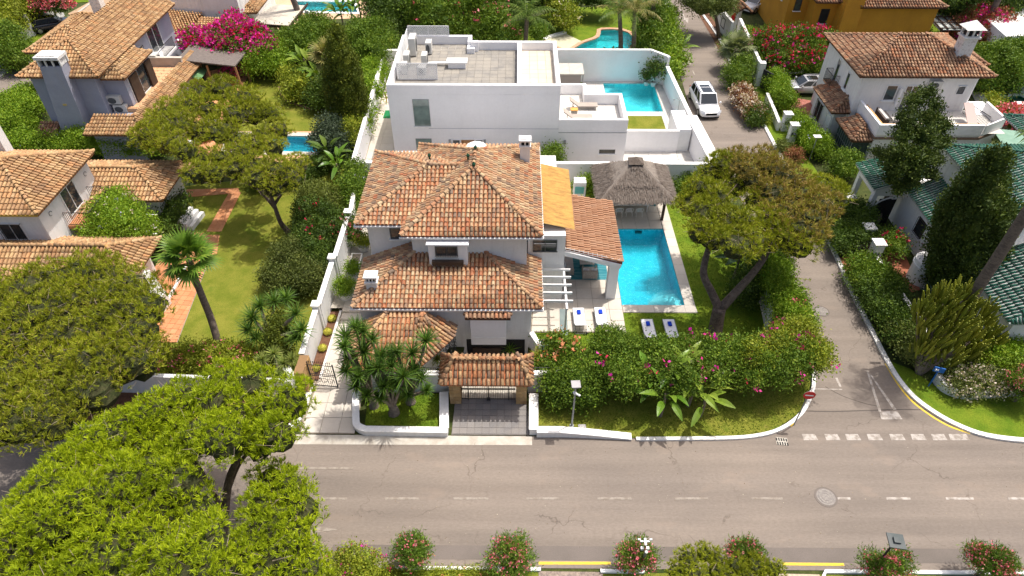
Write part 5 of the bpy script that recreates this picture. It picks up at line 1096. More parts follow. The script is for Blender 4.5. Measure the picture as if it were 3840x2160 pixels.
# great chimney
q=MB(); q.add([(-38.7,50.1,0),(-36.3,50.1,0),(-36.3,51.2,0),(-38.7,51.2,0),(-37.6,50.1,7.3),(-35.9,50.1,7.3),(-35.9,51.2,7.3),(-37.6,51.2,7.3)],[(0,3,2,1),(4,5,6,7),(0,1,5,4),(1,2,6,5),(2,3,7,6),(3,0,4,7)]); ch=q.build('chimney',GREYW,H1,bevel=.03)
q=MB()
for i in range(4): x=-37.62+i*.57; [q.box(x,x+.12,a,b,7.3,7.85) for a,b in ((50.06,50.2),(51.1,51.24))]
q.box(-37.62,-37.5,50.2,51.1,7.3,7.85); q.box(-36.0,-35.88,50.2,51.1,7.3,7.85); q.box(-37.72,-35.78,49.96,51.34,7.85,8.1); q.box(-37.5,-36.0,50.15,51.15,8.1,8.2); q.build('chimney_cap',CAPO,ch,bevel=.02); MB().box(-37.4,-36.1,50.3,51.0,7.3,7.8).build('flue',DARK,ch)
MB().box(-37.2,-36.9,50.05,50.1,4.0,4.15).build('vent',mat('yellow_vent',(.55,.42,.15,1),None,fine=0),ch)
chimney(H1,-39.3,63.6,5,8.6,.95,.8,m=CAPO,vents=2)
window(H1,(-32.58,54.2,4.15),3.4,2.3,'y',GLASS,WMET,1,False,fw=.08); MB().box(-32.5,-32.4,52.6,54.0,2.95,5.2).build('shutter',BROWNM,H1); MB().box(-32.5,-32.35,55.6,56.6,2.95,5.2).build('shutter',BROWNM,H1)
fw_=window(H1,(-34.38,59.0,4.3),1.2,1.6,'y',GLASS,WMET,0,True,True); window(H1,(-34.38,62.3,4.6),2.4,2.3,'y',GLASS,WMET,1,False); railing('',[(-33.4,61.0),(-33.4,63.6)],3.3,1.0,par=H1,name='balcony_rail'); MB().box(-34.4,-33.3,60.9,63.7,3.1,3.3).build('balcony',WALL,H1)
acbox('upper of two air conditioners on the grey house wall',-33.9,51.8,3.3,1.1,.45,.75); acbox('lower of two air conditioners on the grey house wall',-33.6,51.75,2.55,1.1,.45,.7); acbox('white air conditioner beside the grey house balcony',-33.9,60.3,3.1,.6,.9,.9,side='x')
q=MB(); q.slab(vv([(-32.0,60.4,3.4),(-26.8,60.6,2.7),(-26.6,66.2,2.7),(-32.0,66.0,3.4)]),.12); o=q.build('reed_roof',mat('grey_reed_mat',(.13,.11,.10,1),(.20,.17,.15,1),rough=.95,ns=4,fine=.3,fs=14,stretch=(1,4,1)),H1)
for x,y in ((-26.9,60.8),(-27.0,63.4),(-29.5,60.7)): MB().beam((x+.3,y-.4,0),(x,y,2.7),.16,.16).build('porch_post',WOOD,H1)
aw=MB(); aw.slab(vv([(-30.85,59.2,2.4),(-29.9,59.2,1.9),(-29.9,61.4,1.9),(-30.85,61.4,2.4)]),.03); aw.build('green_awning',mat('green_awning',(.10,.22,.09,1),(.14,.28,.12,1),rough=.8,fine=.05),H1); window(H1,(-30.88,61.6,1.2),1.4,1.8,'y',GLASS,WMET,0,False,True)
q=MB(); q.slab(vv([(-40.3,49.2,1.5),(-38.6,49.2,1.5),(-38.6,50.6,2.1),(-40.3,50.6,2.1)]),.1); sr=q.build('small_roof',PANS,H1); RR=Roofs(H1); RR.face(vv([(-40.3,49.2,1.5),(-38.6,49.2,1.5),(-38.6,50.6,2.1),(-40.3,50.6,2.1)]),sr,TMB,.25,.36); RR.finish()
# --- left-middle white house ---
H2=thing('left_house','white house with sandy pyramid tile roof at the left edge, palm beside it','house',(-31,37,0)); R2=Roofs(H2)
q=MB(); q.prism([(-37,33.3),(-29.75,33.3),(-29.75,39.6),(-37,39.6)],0,5.7); q.prism([(-30,38.6),(-25.4,38.6),(-25.4,42.6),(-32,42.6)],0,3.0); q.prism([(-40,31.2),(-24.6,31.2),(-24.6,34.2),(-40,34.2)],0,2.7); q.build('wall',WALL,H2,bevel=.02)
f,r=hip(-36.8,-29.2,32.7,40.0,5.75,.46); roof_part(H2,R2,f,r,PANS,TMS,sp=.26,row=.40)
f,r=hip(-33,-24.6,38.0,43.0,3.1,.42); roof_part(H2,R2,f,r,PANS,TMS,sp=.26,row=.40); f,r=hip(-30.0,-27.6,36.6,40.0,3.0,.5); roof_part(H2,R2,[f[0],f[2]],[r[0],r[1]],PANS,TMS,sp=.26,row=.40)
f,r=hip(-42,-23.4,30.0,34.3,2.7,.5); roof_part(H2,R2,f,r,PANS,TMS,sp=.26,row=.40); R2.finish()
MB().beam((-36.8,32.66,5.72),(-29.2,32.66,5.72),.06,.12).build('yellow_eave_board',mat('ochre_board',(.55,.35,.06,1),None,fine=.05),H2)
window(H2,(-31.9,33.3,4.0),1.5,1.3,'x',GLASS,WMET,1,True,True); window(H2,(-29.74,36.6,4.3),1.7,1.9,'y',GLASS,WMET,1,False); railing('',[(-29.7,35.2),(-28.0,35.2),(-28.0,38.2),(-29.6,38.2)],3.1,1.0,par=H2,name='balcony_rail'); MB().box(-29.75,-27.9,35.1,38.3,2.85,3.08).build('balcony',TERRA,H2)
for y in (34.3,38.9): MB().tube([( -29.72,y+.15*math.cos(a),4.7+.15*math.sin(a)) for a in np.arange(0,5.5,.5)],.015,4).build('wall_ornament',IRON,H2)
chimney(H2,-33.0,30.9,2.7,4.6,.8,.7,vents=2); chimney(H2,-35.0,39.6,5.8,8.6,.8,.7,vents=2)
wl=thing('porch_wall','slanting white buttress wall on the terracotta terrace under the palm','wall',(-22.5,31,0)); MB().add([(-23.0,29.6,0),(-22.55,29.6,0),(-22.55,31.4,0),(-23.0,31.4,0),(-23.3,30.6,2.5),(-23.0,30.6,2.5),(-23.0,31.4,2.5),(-23.3,31.4,2.5)],[(0,3,2,1),(4,5,6,7),(0,1,5,4),(1,2,6,5),(2,3,7,6),(3,0,4,7)]).build('wall_body',WALL,wl)
wall('thin white kerb along the terracotta terrace',[D2(402,800),D2(470,672)],.16,0,.18,cap=False); bb=thing('outdoor_oven','white masonry barbecue block on the terracotta terrace edge','barbecue',D(395,780)); c=D(388,790); MB().obox((c.x,c.y),1.2,2.2,0,1.1,-.15).build('body',WALL,bb,bevel=.03); MB().obox((c.x-.3,c.y+.8),.7,.4,1.1,1.4,-.15).build('hob',CAP,bb)
st=thing('garden_steps','white masonry steps with iron rail behind the left house','steps',(-23.7,41.5,0))
for k in range(3): MB().obox((-24.4+.35*k,39.6),.28,1.9,0,.8-.22*k,-.12).build('step',WALL,st)
railing('dark balustrade beside the white garden steps',[(-25.4,38.0),(-24.9,41.6)],.6,1.1)
# --- white house upper right ---
H3=thing('right_villa','white villa with brown tile roof, roof terrace and stout chimney, upper right','house',(32,54,0)); R3=Roofs(H3)
q=MB(); q.prism([(27.95,51.4),(37.2,51.4),(37.9,52.2),(37.9,59.0),(27.95,59.0)],0,6.25); q.prism([(28.5,47.4),(36.7,47.4),(38.9,48.6),(38.9,51.5),(28.5,51.5)],0,3.15); q.prism([(26.9,51.8),(28.0,51.8),(28.0,56.2),(26.9,56.2)],0,3.0); q.prism([(27.2,48.0),(28.6,48.0),(28.6,50.6),(27.2,50.6)],0,1.2); q.prism([(37.6,56.4),(40.4,56.4),(40.4,60),(37.6,60)],0,4.9); q.build('wall',WALL,H3,bevel=.02)
MB().prism([(28.44,47.34),(36.75,47.34),(38.96,48.55),(38.96,51.5),(28.44,51.5)],2.75,2.95).build('brick_band',mat('brown_brick_band',(.20,.13,.09,1),(.27,.18,.13,1),rough=.9,ns=6,fine=.2),H3)
q=MB(); q.box(28.45,36.7,47.3,47.5,3.15,4.05); q.box(28.45,28.65,47.5,51.4,3.15,4.05); q.prism([(36.7,47.3),(36.85,47.3),(39.0,48.5),(38.85,48.6)],3.15,4.05); q.box(38.8,39.0,48.6,51.3,3.15,4.05); q.box(37.9,39.8,50.6,53.0,2.9,3.2); q.build('terrace_parapet',WALLM,H3,bevel=.015)
q=MB(); q.box(28.7,36.6,47.75,47.85,3.15,3.9); q.box(28.85,28.95,47.85,51.0,3.15,3.9); q.build('planter_lining',mat('peach_liner',(.62,.36,.15,1),None,fine=.1),H3); MB().box(28.7,38.8,47.6,51.4,3.15,3.17).build('terrace_floor',PAVEW,H3)
f,r=hip(27.5,38.3,51.0,59.4,6.3,.40); roof_part(H3,R3,f,r,PANB,TMB,sp=.26,row=.34)
f,r=hip(37.0,40.9,56.0,60.2,5.0,.45); roof_part(H3,R3,f,r,PANB,TMB,sp=.26,row=.36)
p1=[vv([(26.4,51.3,2.95),(26.4,56.0,2.95),(27.95,55.6,3.75),(27.95,52.6,3.75)][::-1]),vv([(26.4,51.3,2.95),(27.95,51.3,2.95),(27.95,52.6,3.75)])]; roof_part(H3,R3,p1,[((26.4,51.3,2.95),(27.95,52.6,3.75))],PANB,TMB,sp=.25,row=.36)
p2=[vv([(26.85,47.5,2.5),(26.85,51.2,2.5),(28.2,50.5,3.1),(28.2,48.9,3.1)][::-1]),vv([(26.85,47.5,2.5),(28.6,47.5,2.5),(28.2,48.9,3.1)]),vv([(28.6,47.5,2.5),(28.9,50.9,2.5),(28.2,50.5,3.1),(28.2,48.9,3.1)])]; roof_part(H3,R3,p2,[((26.85,47.5,2.5),(28.2,48.9,3.1)),((28.2,48.9,3.1),(28.2,50.5,3.12))],PANB,TMB,sp=.25,row=.36); R3.finish()
q=MB(); q.prism([(27.1,47.75),(28.45,47.75),(28.5,50.7),(27.1,50.7)],0,2.45); q.build('dark_green_bay',mat('dark_green_lattice',(.02,.045,.04,1),(.05,.08,.07,1),rough=.6,ns=9,fine=.1),H3)
q=MB()
for i in range(9): y=47.72+i*.37; q.beam((27.06,y,.2),(27.06,y,2.4),.03,.03)
for z in (.8,1.5,2.2): q.beam((27.06,47.7,z),(27.06,50.7,z),.03,.03)
q.build('bay_grille',GMET,H3)
ck=thing('roof_chimney','stout white chimney with pyramid cap rising over the brown tile roof','chimney',(36.3,52.9,6.6)) if False else None
q=MB(); q.obox((36.3,53.4),1.1,.9,6.3,8.6,0); q.obox((36.3,53.4),1.35,1.15,8.6,8.75); 
for a in (-.5,0,.5):
    for b in (-.4,.4): q.obox((36.3+a,53.4+b),.14,.14,8.75,9.35)
q.add([(35.5,52.7,9.35),(37.1,52.7,9.35),(37.1,54.1,9.35),(35.5,54.1,9.35),(36.3,53.4,9.95)],[(0,3,2,1),(0,1,4),(1,2,4),(2,3,4),(3,0,4)]); c3=q.build('chimney',CAPO,H3,bevel=.02); MB().obox((36.3,53.4),.8,.6,8.75,9.3).build('flue',DARK,c3)
window(H3,(30.65,51.4,4.75),.95,1.35,'x',GLASS,WMET,0,True); fd=window(H3,(32.3,51.4,4.3),1.1,2.2,'x',GLASS,WMET,1,False); MB().tube([(31.35,51.25,5.2),(31.35,51.25,3.8)],.14,8).build('rolled_awning',WMET,H3); window(H3,(36.3,51.4,5.0),.7,.8,'x',GLASS,WMET,0,False)
window(H3,(27.95,55.9,4.5),.7,2.2,math.pi,GLASS,WMET,0,False,name='slit_window'); window(H3,(27.95,53.6,4.7),.6,1.5,math.pi,GLASS,WMET,0,True,name='slit_window'); railing('',[(27.9,56.6),(27.3,56.6),(27.3,55.0),(27.9,55.0)],3.5,1.0,par=H3,name='balcony_rail'); MB().box(27.3,27.95,55.0,56.6,3.35,3.5).build('balcony',BRK,H3)
door(H3,(26.9,52.4,1.1),.9,2.1,math.pi,WALLM); window(H3,(26.9,54.6,1.4),1.4,1.7,math.pi,GLASS,WMET,1,True,True); railing('',[(37.0,50.9),(37.6,48.4)],3.2,1.0,par=H3,name='terrace_rail')
acbox('air conditioner hanging on the white villa under its eave',33.9,51.2,5.2,.95,.4,.7)
# --- ochre house top right ---
H4=thing('ochre_house','ochre yellow house at the top right with brown tile roofs','house',(33,74,0)); R4=Roofs(H4)
q=MB(); q.prism([(29.0,73.0),(31.0,73.0),(31.0,71.2),(33.3,71.2),(33.3,70.0),(43.2,70.0),(43.2,80),(29.5,88)],0,5.2); q.prism([(28.9,73.05),(31,73.05),(36,80),(36,92),(29.2,92)],0,7.5); q.prism([(33.4,69.5),(35.2,69.5),(35.2,75),(33.4,75)],0,6.6); q.build('wall',ORANGE,H4,bevel=.03)
f,r=hip(34.9,43.7,69.5,77,5.1,.35); roof_part(H4,R4,f,r,PANB,TMB,sp=.28,row=.42); f,r=hip(30.8,34.0,70.6,77,5.2,.4); roof_part(H4,R4,f,r,PANB,TMB,sp=.28,row=.42); R4.finish()
for y in (75.5,79.5): window(H4,(28.93,y,4.6),.9,1.5,math.pi,GLASS,BROWNM,0,True)
window(H4,(32.2,71.2,3.6),.9,1.5,'x',DARK,BROWNM,0,True); window(H4,(29.9,73.0,4.3),.7,1.6,'x',GLASS,BROWNM,0,True); q=MB(); q.slab(vv([(31.2,70.2,1.5),(32.4,70.2,1.5),(32.4,71.1,2.1),(31.2,71.1,2.1)]),.05); q.build('white_door_canopy',WMET,H4)
pq=thing('tiled_pergola','dark framed pergola with tile infill beside the ochre house','pergola',(45.5,71,0))
for i in range(6): MB().beam((43.8+i*.75,69.2,3.05),(43.8+i*.75,73.4,3.4),.09,.12).build('rafter',BROWNM,pq)
for j in range(4): MB().beam((43.6,69.3+j*1.3,3.12+.11*j),(47.8,69.3+j*1.3,3.12+.11*j),.08,.1).build('rafter',BROWNM,pq)
MB().slab(vv([(43.7,69.3,2.95),(47.6,69.3,2.95),(47.6,73.4,3.25),(43.7,73.4,3.25)]),.06).build('panel',PANG,pq); MB().beam((47.4,69.2,0),(47.6,69.2,3.1),.09,.09).build('post',WMET,pq); MB().beam((43.9,69.2,0),(43.9,69.2,3.1),.15,.15).build('post',BROWNM,pq)
# --- green tiled house right ---
H5=thing('green_roofed_house','white house with glossy green tile roofs behind cypresses at the right edge','house',(29,36,0)); R5=Roofs(H5)
q=MB(); q.prism([(25.7,40.0),(29,40.0),(29,43.0),(25.7,43.0)],2.4,3.2); q.prism([(27.9,35.6),(30,35.6),(30,43.0),(27.9,43.0)],0,3.2); q.prism([(28.4,26.8),(36,26.8),(36,35.6),(28.4,35.6)],0,3.0); q.prism([(29.55,32.4),(37,32.4),(37,40.2),(29.55,40.2)],2.5,6.15)
for x,y in ((25.85,42.8),(25.85,40.2),(27.3,40.2)): q.obox((x,y),.35,.35,0,2.4)
q.build('wall',WALL,H5,bevel=.02)
for pts in ([(25.35,39.7,3.15),(25.35,43.15,3.15),(29.0,43.15,4.4),(29.0,39.7,4.4)],[(27.6,35.4,3.15),(27.6,39.75,3.15),(29.6,39.75,4.25),(29.6,35.4,4.25)],[(27.9,26.6,3.0),(27.9,32.0,3.0),(31,32.0,4.6),(31,28.4,4.6)],[(27.9,26.6,3.0),(31,28.4,4.6),(33,28.4,4.6),(34.0,26.6,3.0)]):
    roof_part(H5,R5,[vv(pts[::-1])],[],PANG,TMG,sp=.235,row=.42)
f,r=hip(29.2,38,32.0,40.6,6.2,.42); roof_part(H5,R5,f,r,PANG,TMG,sp=.235,row=.42); f,r=hip(36.6,46,40.6,46,5.6,.4); roof_part(H5,R5,f,r,PANG,TMG,sp=.235,row=.42); R5.finish()
q=MB(); q.tube([(27.25,33.7,0),(27.25,33.7,1.7)],[.9,.9],20); q.tube([(27.25,33.7,1.3),(27.25,33.7,1.4)],.95,20); q.build('round_turret',WALL,H5); window(H5,(27.9,36.9,1.9),1.0,1.2,math.pi,GLASS,BROWNM,0,True,True); window(H5,(28.4,31.0,1.8),1.0,1.2,math.pi,GLASS,BROWNM,0,True,True)
q=MB(); q.tube(smoothpath([(25.9+1.5*(1-math.cos(a)),40.0,1.1+1.2*math.sin(a)) for a in np.arange(.1,3.1,.5)],2),.06,6); q.build('arch_moulding',WALL,H5); MB().box(26.3,27.5,40.02,40.1,0,2.1).build('arch_opening',DARK,H5)
tp=thing('green_canopy','pale green shade sheet stretched beside the pool behind the green roofs','canopy',(41,47,2.5)); MB().slab(vv([(38.2,44.5,2.5),(43.5,44.5,2.4),(44,48.6,2.5),(39.0,49.5,2.6)]),.04).build('cloth',mat('pale_green_cloth',(.16,.28,.21,1),(.20,.33,.25,1),rough=.6,fine=.05),tp)
# --- house beyond the grey house ---
H6=thing('house_with_awning','white house with sandy roofs and a cream awning, top left of centre','house',(-33,72,0)); R6=Roofs(H6)
q=MB(); q.prism([(-42,72.8),(-34.2,72.8),(-33.6,72.6),(-29.8,72.6),(-29.8,84),(-42,84)],0,4.9); q.prism([(-37.4,75),(-31.5,75),(-31.5,84),(-37.4,84)],4.9,5.4); q.prism([(-35.6,66.8),(-34.1,66.8),(-34.1,72.0),(-35.6,72.0)],0,2.6); q.build('wall',WALL,H6,bevel=.02)
roof_part(H6,R6,[vv([(-39.5,66.2,2.5),(-34.6,66.2,2.5),(-33.9,72.6,3.0),(-39.5,72.6,3.9)]),vv([(-33.9,66.6,2.3),(-28.6,66.6,2.1),(-29.0,71.8,2.9),(-33.9,71.8,3.1)])],[],PANS,TMS,sp=.28,row=.42); f,r=hip(-30.6,-28.4,73.5,78,2.9,.4); roof_part(H6,R6,f,r,PANS,TMS,sp=.28,row=.42); R6.finish(260)
acbox('white air conditioner with black round fan on the house behind the grey house',-38.6,72.4,3.4,1.6,.5,1.15)
aw=thing('awning','cream canvas awning with scalloped edge on white columns by the far pool','awning',(-26.5,73,0)); q=MB(); q.slab(vv([(-28.6,71.2,2.5),(-24.3,70.6,2.5),(-23.7,75.8,2.9),(-27.8,76.2,2.9)]),.05); q.build('canvas',mat('cream_canvas_2',(.58,.52,.42,1),(.50,.45,.37,1),rough=.8,fine=.05),aw); MB().beam((-28.8,71.1,2.62),(-24.0,70.4,2.62),.18,.2).build('beam',WOODD,aw); MB().beam((-24.1,70.3,2.62),(-23.4,76,3.0),.18,.2).build('beam',WOODD,aw)
q=MB()
for i in range(9): x=-28.5+i*.5; q.add([(x,71.1-.05*i,2.45),(x+.5,71.05-.05*i,2.45),(x+.42,71.05-.05*i,2.15),(x+.25,71.08-.05*i,2.08),(x+.08,71.1-.05*i,2.15)],[(0,1,2,3,4)])
q.build('scalloped_valance',mat('valance',(.6,.52,.4,1),None,fine=0),aw)
for x,y in ((-24.2,70.4),(-23.5,75.4),(-28.5,71.2)): MB().obox((x,y),.34,.34,0,2.5).build('column',WALL,aw)
# --- white garden wall with brown slats top left, wall right, small tiled gate ---
fw=thing('street_wall','white street wall with brown slatted panels and piers, top left corner','wall',(-55,76,0)); A_=Vector((-54.9,71.4,0));B_=Vector((-54.2,80.5,0)); u=(B_-A_).normalized()
for i in range(3):
    a=A_+u*(3.1*i); b=a+u*2.7; c=(a+b)/2; rz=math.atan2(u.y,u.x); MB().obox(c,2.7,.22,0,1.25,rz).build('wall_panel',WALL,fw); MB().obox(a-u*.2,.45,.45,0,2.3,rz).build('pier',WALL,fw)
    for k in range(7): MB().obox(c,2.7,.05,1.3+k*.15,1.42+k*.15,rz).build('slat',BROWNM,fw)
wall('white wall running back from the top right garden',[(47,66.5),(49.5,58.5)],.3,0,2.1); wall('white wall with glinting top behind the right bushes',[(44.0,68.0),(52.5,56.0)],.3,0,1.8); 
HB=thing('corner_house','white house with dark windows in the top right corner','house',(54,68,0)); MB().prism([(48.5,66),(60,66),(60,82),(50,82)],0,3.6).build('wall',WALL,HB,bevel=.02); window(HB,(50.5,66,2.0),.9,1.9,'x',DARK,BROWNM,0,False); window(HB,(53.0,66,1.9),1.4,1.7,'x',GLASS,BROWNM,0,False)
gh=thing('pool_shed','small white shed with dark opening beside the green pool','shed',(46.5,54,0)); MB().prism([(44.8,53.2),(47.4,53.2),(47.4,56),(44.8,56)],0,1.7).build('wall',WALL,gh); MB().box(45.6,46.9,53.15,53.2,.2,1.45).build('opening',GLASS,gh)
# white walls with iron frames by the lane (ochre house)
def px2(x,y,z=0): q=P(2440+.24845*x,.24845*y,z); return (q.x,q.y)
for k,(a,b) in enumerate((((1010,440),(1130,290)),((1240,560),(1300,480)),((1440,1060),(1560,880)))): pass
lw=thing('lane_wall','white lane wall with a dark framed panel and small tiled gate roof by the ochre house','wall',(px2(1070,400)[0],px2(1070,400)[1],0)); q=MB(); band(q,[px2(1000,395),px2(1180,620)],.3,0,2.1); q.build('wall_body',WALL,lw)
a=Vector((*px2(1000,395),0));b=Vector((*px2(1180,620),0)); u=(b-a).normalized(); ang=math.atan2(-u.y,-u.x)-math.pi/2
lw2=thing('lane_wall','white lane wall with a dark framed panel beside the palms and cream blossom','wall',(px2(1480,1000)[0],px2(1480,1000)[1],0)); q=MB(); band(q,[px2(1290,560),px2(1600,1290)],.3,0,2.1); q.build('wall_body',WALL,lw2); MB().obox(px2(1600,1290),.6,.6,0,2.4).build('pier',WALL,lw2)
for par,c0,c1 in ((lw,px2(1000,395),px2(1180,620)),(lw2,px2(1290,560),px2(1600,1290))):
    a=Vector((*c0,0));b=Vector((*c1,0)); m_=a.lerp(b,.45); u=(b-a).normalized(); n=Vector((-u.y,u.x,0)); n=-n if n.x>0 else n; q=MB()
    for s0,s1,z0,z1 in ((-.6,-.52,.6,1.7),(.52,.6,.6,1.7),(-.52,.52,.6,.68),(-.52,.52,1.62,1.7)):
        p=[m_+u*s0+n*.16,m_+u*s1+n*.16]; q.beam(p[0]+Vector((0,0,(z0+z1)/2)),p[1]+Vector((0,0,(z0+z1)/2)),.04,(z1-z0))
    q.build('framed_panel',IRON,par)
tr_=thing('gate_roof','small tile roofed gate over the lane wall of the ochre house','gate',(px2(1330,330)[0],px2(1330,330)[1],0)); R7=Roofs(tr_); c=Vector((*px2(1290,420),0)); fx=[vv([(c.x-.9,c.y-1.6,2.3),(c.x+.1,c.y-1.6,2.9),(c.x-.3,c.y+1.6,2.9),(c.x-1.2,c.y+1.6,2.3)]),vv([(c.x+.1,c.y-1.6,2.9),(c.x+.9,c.y-1.6,2.3),(c.x+.6,c.y+1.6,2.3),(c.x-.3,c.y+1.6,2.9)])]; roof_part(tr_,R7,fx,[],PANB,TMB,sp=.26,row=.36); R7.finish(); MB().obox((c.x-.7,c.y-1.2),.4,.4,0,2.4).build('pier',WALL,tr_); MB().obox((c.x+.4,c.y+1.2),.4,.4,0,2.4).build('pier',WALL,tr_)
c=P(2755,78,1.4); tt=thing('flag','red and yellow flag hanging at the tile roofed gate','flag',(c.x,c.y,0)); MB().tube([(c.x,c.y,0),(c.x,c.y,2.6)],.03,5).build('pole',GMET,tt); MB().add([(c.x,c.y,2.5),(c.x-.5,c.y-.1,2.0),(c.x-.35,c.y-.1,1.0),(c.x,c.y,1.6)],[(0,1,2,3)]).build('red_band',mat('flag_red',(.5,.02,.02,1),None,fine=0),tt); MB().add([(c.x,c.y-.01,1.6),(c.x-.35,c.y-.11,1.0),(c.x-.25,c.y-.1,.6),(c.x+.05,c.y,1.0)],[(0,1,2,3)]).build('yellow_band',mat('flag_yellow',(.7,.5,.03,1),None,fine=0),tt)
wall('white driveway wall below the crimson bougainvillea hedge',[P(2885,278)[:2],P(3010,272)[:2]],.25,0,1.2); dg=thing('black_gate','black sheet metal gate by the lane below the bougainvillea','gate',(*px2(1690,1200),0)); q=MB(); band(q,[px2(1640,1320),px2(1780,1400)],.08,0,1.9); band(q,[px2(1640,1310),px2(1700,1080)],.08,0,1.9); q.build('panel',IRON,dg)
wall('white wall under the sunlit clipped hedge by the parked white car',[P(2820,440)[:2],P(2950,560)[:2]],.22,0,.8) if False else None
# gate piers by the rose path and by the green house
def pier(label,px,py,h=1.6,w=.6,number=False):
    c=P(px,py); t=thing('gate_pier',label,'pier',(c.x,c.y,0)); MB().obox(c,w,w,0,h).build('body',WALL,t,bevel=.01); MB().obox(c,w+.14,w+.14,h,h+.1).build('cap',CAPO,t)
    q=MB(); q.add([(c.x-w/2,c.y-w/2,h+.1),(c.x+w/2,c.y-w/2,h+.1),(c.x+w/2,c.y+w/2,h+.1),(c.x-w/2,c.y+w/2,h+.1),(c.x,c.y,h+.22)],[(0,1,4),(1,2,4),(2,3,4),(3,0,4)]); q.build('cap_top',CAPO,t)
    for k in range(2): MB().box(c.x-.2+.22*k,c.x-.05+.22*k,c.y-w/2-.02,c.y-w/2,h-.9,h-.6).build('letter_slot',DMET,t)
    return t
pier('white gate pier by the rose tiled path, nearer the parked car',2938,488); pier('white gate pier by the rose tiled path, lower one',2962,530); pier('white gate pier with sunlit pyramid cap by the green roofed house',3262,985,1.75,.65); pier('shaded white gate pier by the green roofed house, upper one',3228,925,1.75,.65); pier('white gate pier half hidden by shrubs beside the lane pine',3165,800,1.5,.55)
q=thing('iron_gate','dark iron bar gate between two white piers of the green roofed house','gate',P(3245,955)); a=P(3243,975);b=P(3225,935)
for i in range(9): p=a.lerp(b,i/8); MB().beam(p+Vector((0,0,.1)),p+Vector((0,0,1.3)),.03,.03).build('bar',IRON,q)
for z in (.15,1.25): MB().beam(a+Vector((0,0,z)),b+Vector((0,0,z)),.05,.05).build('rail',IRON,q)
wall('low white garden wall behind the lane hedge of the green house',[D2(2185,660),D2(2330,880)],.2,0,.9); wall('curved white wall below the pink shrub at the right corner',smoothpath([D2(2350,960),D2(2370,985),D2(2420,1002),D2(2500,998),D2(2600,990)],3),.22,0,.6)
wall('white leaning wall behind the big lane pine',[D2(1912,760),D2(1930,840)],.15,0,1.5); wall('white wall along the rose path under the hedge',[D2(1925,255),D2(1955,330)],.2,0,.8)
